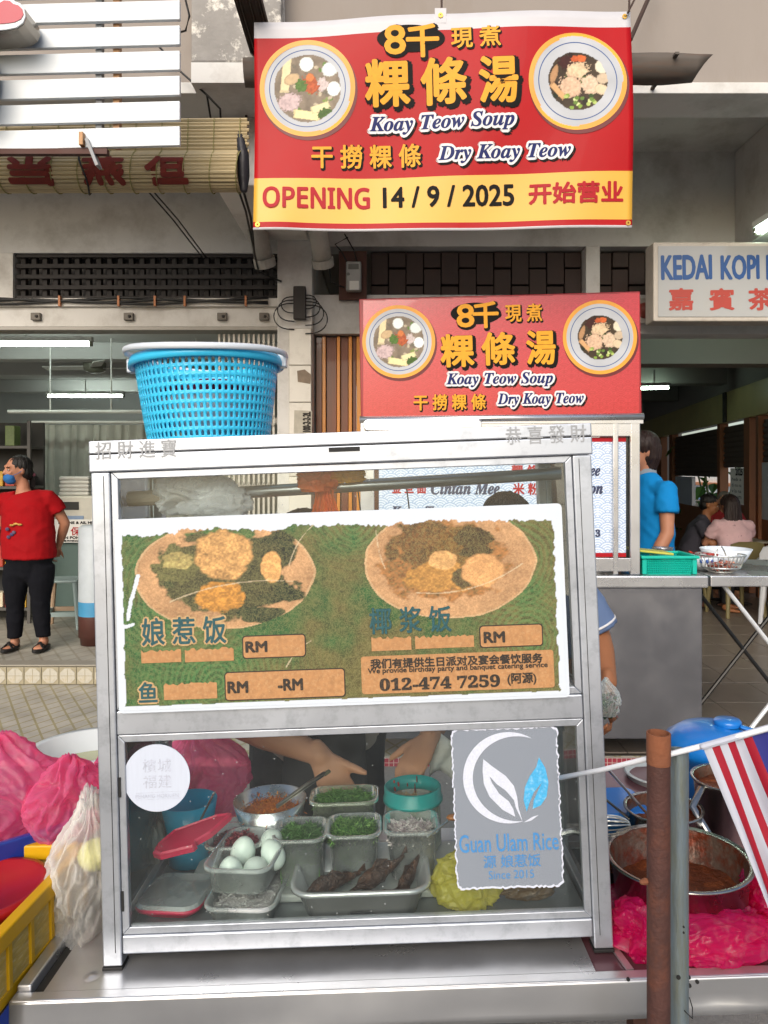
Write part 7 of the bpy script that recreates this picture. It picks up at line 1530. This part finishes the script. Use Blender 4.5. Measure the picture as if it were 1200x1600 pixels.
# diners
kd = 8.4 / F
def chair(lab, loc, rz, c_, group):
    t = thing('plastic_chair', lab, 'chair', loc, rz, group); m_ = mat('chair' + c_, c_, .45, var=.06)
    MB().b2((-.21, -.22, .42), (.21, .2, .445)).build('seat', m_, t, bevel=.012)
    mb = MB(); v = []; 
    pts = [(-.2, .44), (.2, .44), (.22, .6), (.215, .72), (.18, .79), (.1, .815), (-.1, .815), (-.18, .79), (-.215, .72), (-.22, .6)]
    mb.slab(pts, .19, .212); mb.v = [(x, y + .1 * max(0, z - .44) - .3 * x * x, z) for x, y, z in mb.v]; mb.build('backrest', m_, t, bevel=.004)
    for sx in (-1, 1):
        for sy in (-1, 1): MB().loft([(sx * .18, sy * .17, .42), (sx * .21, sy * .21, 0)], [(.022, .03), (.016, .022)], 8, None, False).build('leg', m_, t)
        MB().loft([(sx * .225, -.16, .445), (sx * .235, -.16, .62), (sx * .235, .05, .64), (sx * .22, .24, .64)], [(.016, .022)] * 4, 8, None, False).build('armrest', m_, t, smooth=True)
    return t
def seated(lab, loc, rz, mats, hair, lean=-.1, arm=0, hs=1.0, shape=1.0, hrot=None):
    J = dict(sh=[V(-.19, lean, .98), V(.19, lean, .98)], el=[V(-.25, lean - .12, .76), V(.25, lean - .12, .76)], wr=[V(-.14, lean - .34, .82), V(.14, lean - .34, .82)], hp=[V(-.1, 0, .5), V(.1, 0, .5)], kn=[V(-.12, -.42, .5), V(.12, -.42, .5)], an=[V(-.12, -.4, .07), V(.12, -.4, .07)], nk=V(0, lean - .04, 1.07), hd=V(0, lean - .08, 1.18), ch=V(0, lean * .8, .9), pv=V(0, .02, .55))
    return person(lab, loc, rz, J, mats, .6, .013, hs, hrot, shape, hair, True)
pm = P(1090, 0, 8.5); seated('seated diner in a dark grey shirt leaning over the table', (pm.x - .12, 8.45, .05), R(62), (m_sk2, mat('tee_charcoal', '#34323c', .9), mat('trousers_black'), m_hb), short_hair, -.14, shape=1.08, hrot=Matrix.Rotation(R(14), 3, 'X'))
seated('seated long-haired diner in a pale pink patterned blouse', (P(1150, 0, 8.0).x, 8.0, .05), R(186), (m_sk1, mat('blouse_pink', '#c9a5a8', .85, var=.12, dirt='#5a3f4a', dscale=9, damt=.8, dlo=.6, dhi=.64), mat('trousers_black'), m_hbr), long_hair, -.06)
seated('older grey-haired diner facing out across the coffee shop table', (P(1130, 0, 9.5).x, 9.5, .05), R(-20), (m_sk3, mat('tee_maroon', '#8a1a1f', .85), mat('trousers_black'), m_hg), short_hair, -.1)
chair('olive plastic chair under the diner in pink', (P(1150, 0, 8.0).x, 8.02, .05), R(186), '#6d6442', 'coffee shop chairs'); chair('olive plastic chair under the diner in dark grey', (pm.x - .12, 8.47, .05), R(62), '#6d6442', 'coffee shop chairs'); chair('olive plastic chair under the older diner', (P(1130, 0, 9.5).x, 9.52, .05), R(-20), '#6d6442', 'coffee shop chairs')
chair('white plastic chair at the right edge of the coffee shop', (P(1225, 0, 7.6).x, 7.6, .05), R(150), '#b9bcc2', 'coffee shop chairs')
dt = thing('dining_table', 'square coffee shop table between the three diners', 'table', (P(1135, 0, 8.75).x, 8.75, .05))
MB().b2((-.38, -.32, .73), (.38, .32, .755)).build('tabletop', mat('table_top', '#8a8478', .35), dt, bevel=.006); MB().loft([(0, 0, .72), (0, 0, .03)], [.03, .03], 12).build('pedestal', m_bar, dt)
for a in range(4): MB().loft([(0, 0, .03), (.28 * math.cos(a * 1.571 + .78), .28 * math.sin(a * 1.571 + .78), .015)], [.02, .014], 8).build('foot', m_bar, dt)
# ------------------------------------------------------------------ goods of the left shop
kz = 6.8 / F
def Xd(px, d): return (px - 600) / F * d
def Zd(py, d): return CZ - (py - HY) / F * d
ct = thing('shop_counter', 'teal painted counter inside the left shop', 'counter', (Xd(118, 7.3), 7.3, .185))
MB().b2((-.25, -.02, 0), (1.3, .5, Zd(848, 7.3) - .185)).build('body', mat('counter_teal', '#4d635f', .6, var=.1), ct, bevel=.008)
sg2 = thing('counter_sign', 'white counter sign with red characters in the left shop', 'sign', P(116, 830, 7.24))
MB().b2((-.27, -.012, -.112), (.3, .012, .115)).build('board', mat('board_white', '#d6d6d2', .5), sg2, bevel=.003)
for txt, x, z, w_, h_, mm in (('保強', .07, .0, .2, .085, m_redp), ('TAN POH KHEONG', .06, -.062, .42, .03, m_blk), ('ENGINE & AIL HITEO', .06, .085, .42, .028, m_blk), ('CHINESE PHYSICIAN & ACUPUNCTURE', .05, -.094, .44, .018, m_blk)): letters('lettering', txt, x, z, w_, h_, .0135, mm, sg2, bold=.002)
ac = thing('air_cooler', 'white portable air cooler on the teal counter', 'air cooler', (Xd(122, 7.5), 7.5, Zd(848, 7.3) + .001))
MB().b2((-.24, -.1, 0), (.24, .25, .46)).build('casing', mat('cooler_white', '#c4c2b6', .45), ac, bevel=.02); MB().b2((-.15, -.108, .06), (.1, -.101, .26)).build('grille', mat('cooler_blue', '#7d93b0', .5), ac, bevel=.003)
MB().b2((-.11, -.112, .09), (.06, -.1085, .22)).build('dark_mesh', m_dark, ac); MB().b2((-.17, -.108, .32), (.05, -.101, .40)).build('vent', m_dark, ac)
tw_ = None
for k_ in range(5):
    tw2 = tag(MB().b2((-.16 + .01 * (k_ % 2), -.1, 0), (.15, .12, .038)).build('folded_towel', mat('towel_white', '#c9c9c2', .95, bump=.3), bevel=.016), ('lowest', 'second', 'middle', 'fourth', 'topmost')[k_] + ' folded white towel in the stack on the air cooler', 'towel', 'towels on the air cooler'); tw2.location = (Xd(122, 7.55), 7.55, Zd(848, 7.3) + .462 + k_ * .039)
def stool(lab, x, y, rz):
    t = thing('plastic_stool', lab, 'stool', (x, y, .186), rz); m_ = mat('stool_grey', '#93a5a4', .45, var=.05); m_b = mat('stool_beige', '#a48c74', .5)
    MB().b2((-.15, -.15, .42), (.15, .15, .445)).build('seat', m_, t, bevel=.012)
    for sx in (-1, 1):
        for sy in (-1, 1): MB().loft([(sx * .125, sy * .125, .42), (sx * .16, sy * .16, 0)], [(.024, .024), (.018, .018)], 8, None, False).build('leg', m_ if sy < 0 else m_b, t)
        MB().b2((-.13, sx * .145 - .01, .12), (.13, sx * .145 + .01, .16)).build('stretcher', m_ if sx < 0 else m_b, t); MB().b2((sx * .145 - .01, -.13, .12), (sx * .145 + .01, .13, .16)).build('stretcher', m_, t)
stool('grey plastic stool between the woman in red and the round bin', Xd(101, 6.75), 6.75, R(8))
bn2 = thing('round_bin', 'tall round bin painted white over blue and brown at the left shop', 'bin', (Xd(148, 6.1), 6.1, .186))
z1, z2, z3 = Zd(960, 6.1) - .186, Zd(938, 6.1) - .186, Zd(824, 6.1) - .186
MB().lathe([(.001, 0), (.11, 0), (.115, .06), (.127, .065), (.127, z1)], 32).build('base', mat('bin_brown', '#4a2a24', .5), bn2, smooth=True); MB().lathe([(.128, z1), (.128, z2)], 32).build('band', mat('bin_blue', '#3f86ae', .5), bn2, smooth=True); MB().lathe([(.127, z2), (.127, z3), (.1, z3 + .02), (.001, z3 + .02)], 32).build('drum', mat('bin_white', '#a9b2b8', .5), bn2, smooth=True)
sf = thing('goods_shelf', 'dark shop shelf with rows of small packets behind the woman', 'shelf', (Xd(-25, 6.9), 6.9, .186))
MB().b2((-.5, .3, 0), (.42, .33, 1.9)).build('back_board', m_dark, sf)
for k_ in range(5): MB().b2((-.5, 0, .12 + k_ * .38), (.42, .299, .145 + k_ * .38)).build('shelf_board', mat('shelf_steel', '#4a4845', .6), sf)
for x in (-.5, .42): MB().b2((x - .015, -.005, 0), (x + .015, .02, 1.9)).build('upright', mat('shelf_steel', '#4a4845'), sf)
cols = ['#b8902a', '#a33a2a', '#c9a43c', '#7d5a34', '#5a6b3a', '#c4b9a0', '#8a2a2a']
names = ('lowest', 'second', 'third', 'fourth', 'top')
for k_ in range(5):
    for i in range(4, 8):
        if k_ == 4 and i % 2: continue
        h_ = .14 + .05 * ((i * 3 + k_) % 3); ci = (i + k_ * 3) % 7; o = MB().b2((-.045, -.06, 0), (.045, .06, h_)).build('packet', mat('packet%d' % ci, cols[ci], .5, var=.25, scale=30), bevel=.006); o.location = (Xd(-25, 6.9) - .43 + i * .11, 6.98, .186 + .1455 + k_ * .38)
        tag(o, '%s packet, %s from the right on the %s board of the dark shelf' % (('mustard', 'brick red', 'gold', 'brown', 'olive', 'cream', 'maroon')[ci], ('fourth', 'third', 'second', 'first')[i - 4], names[k_]), 'packet', 'packets on the %s shelf board' % names[k_])
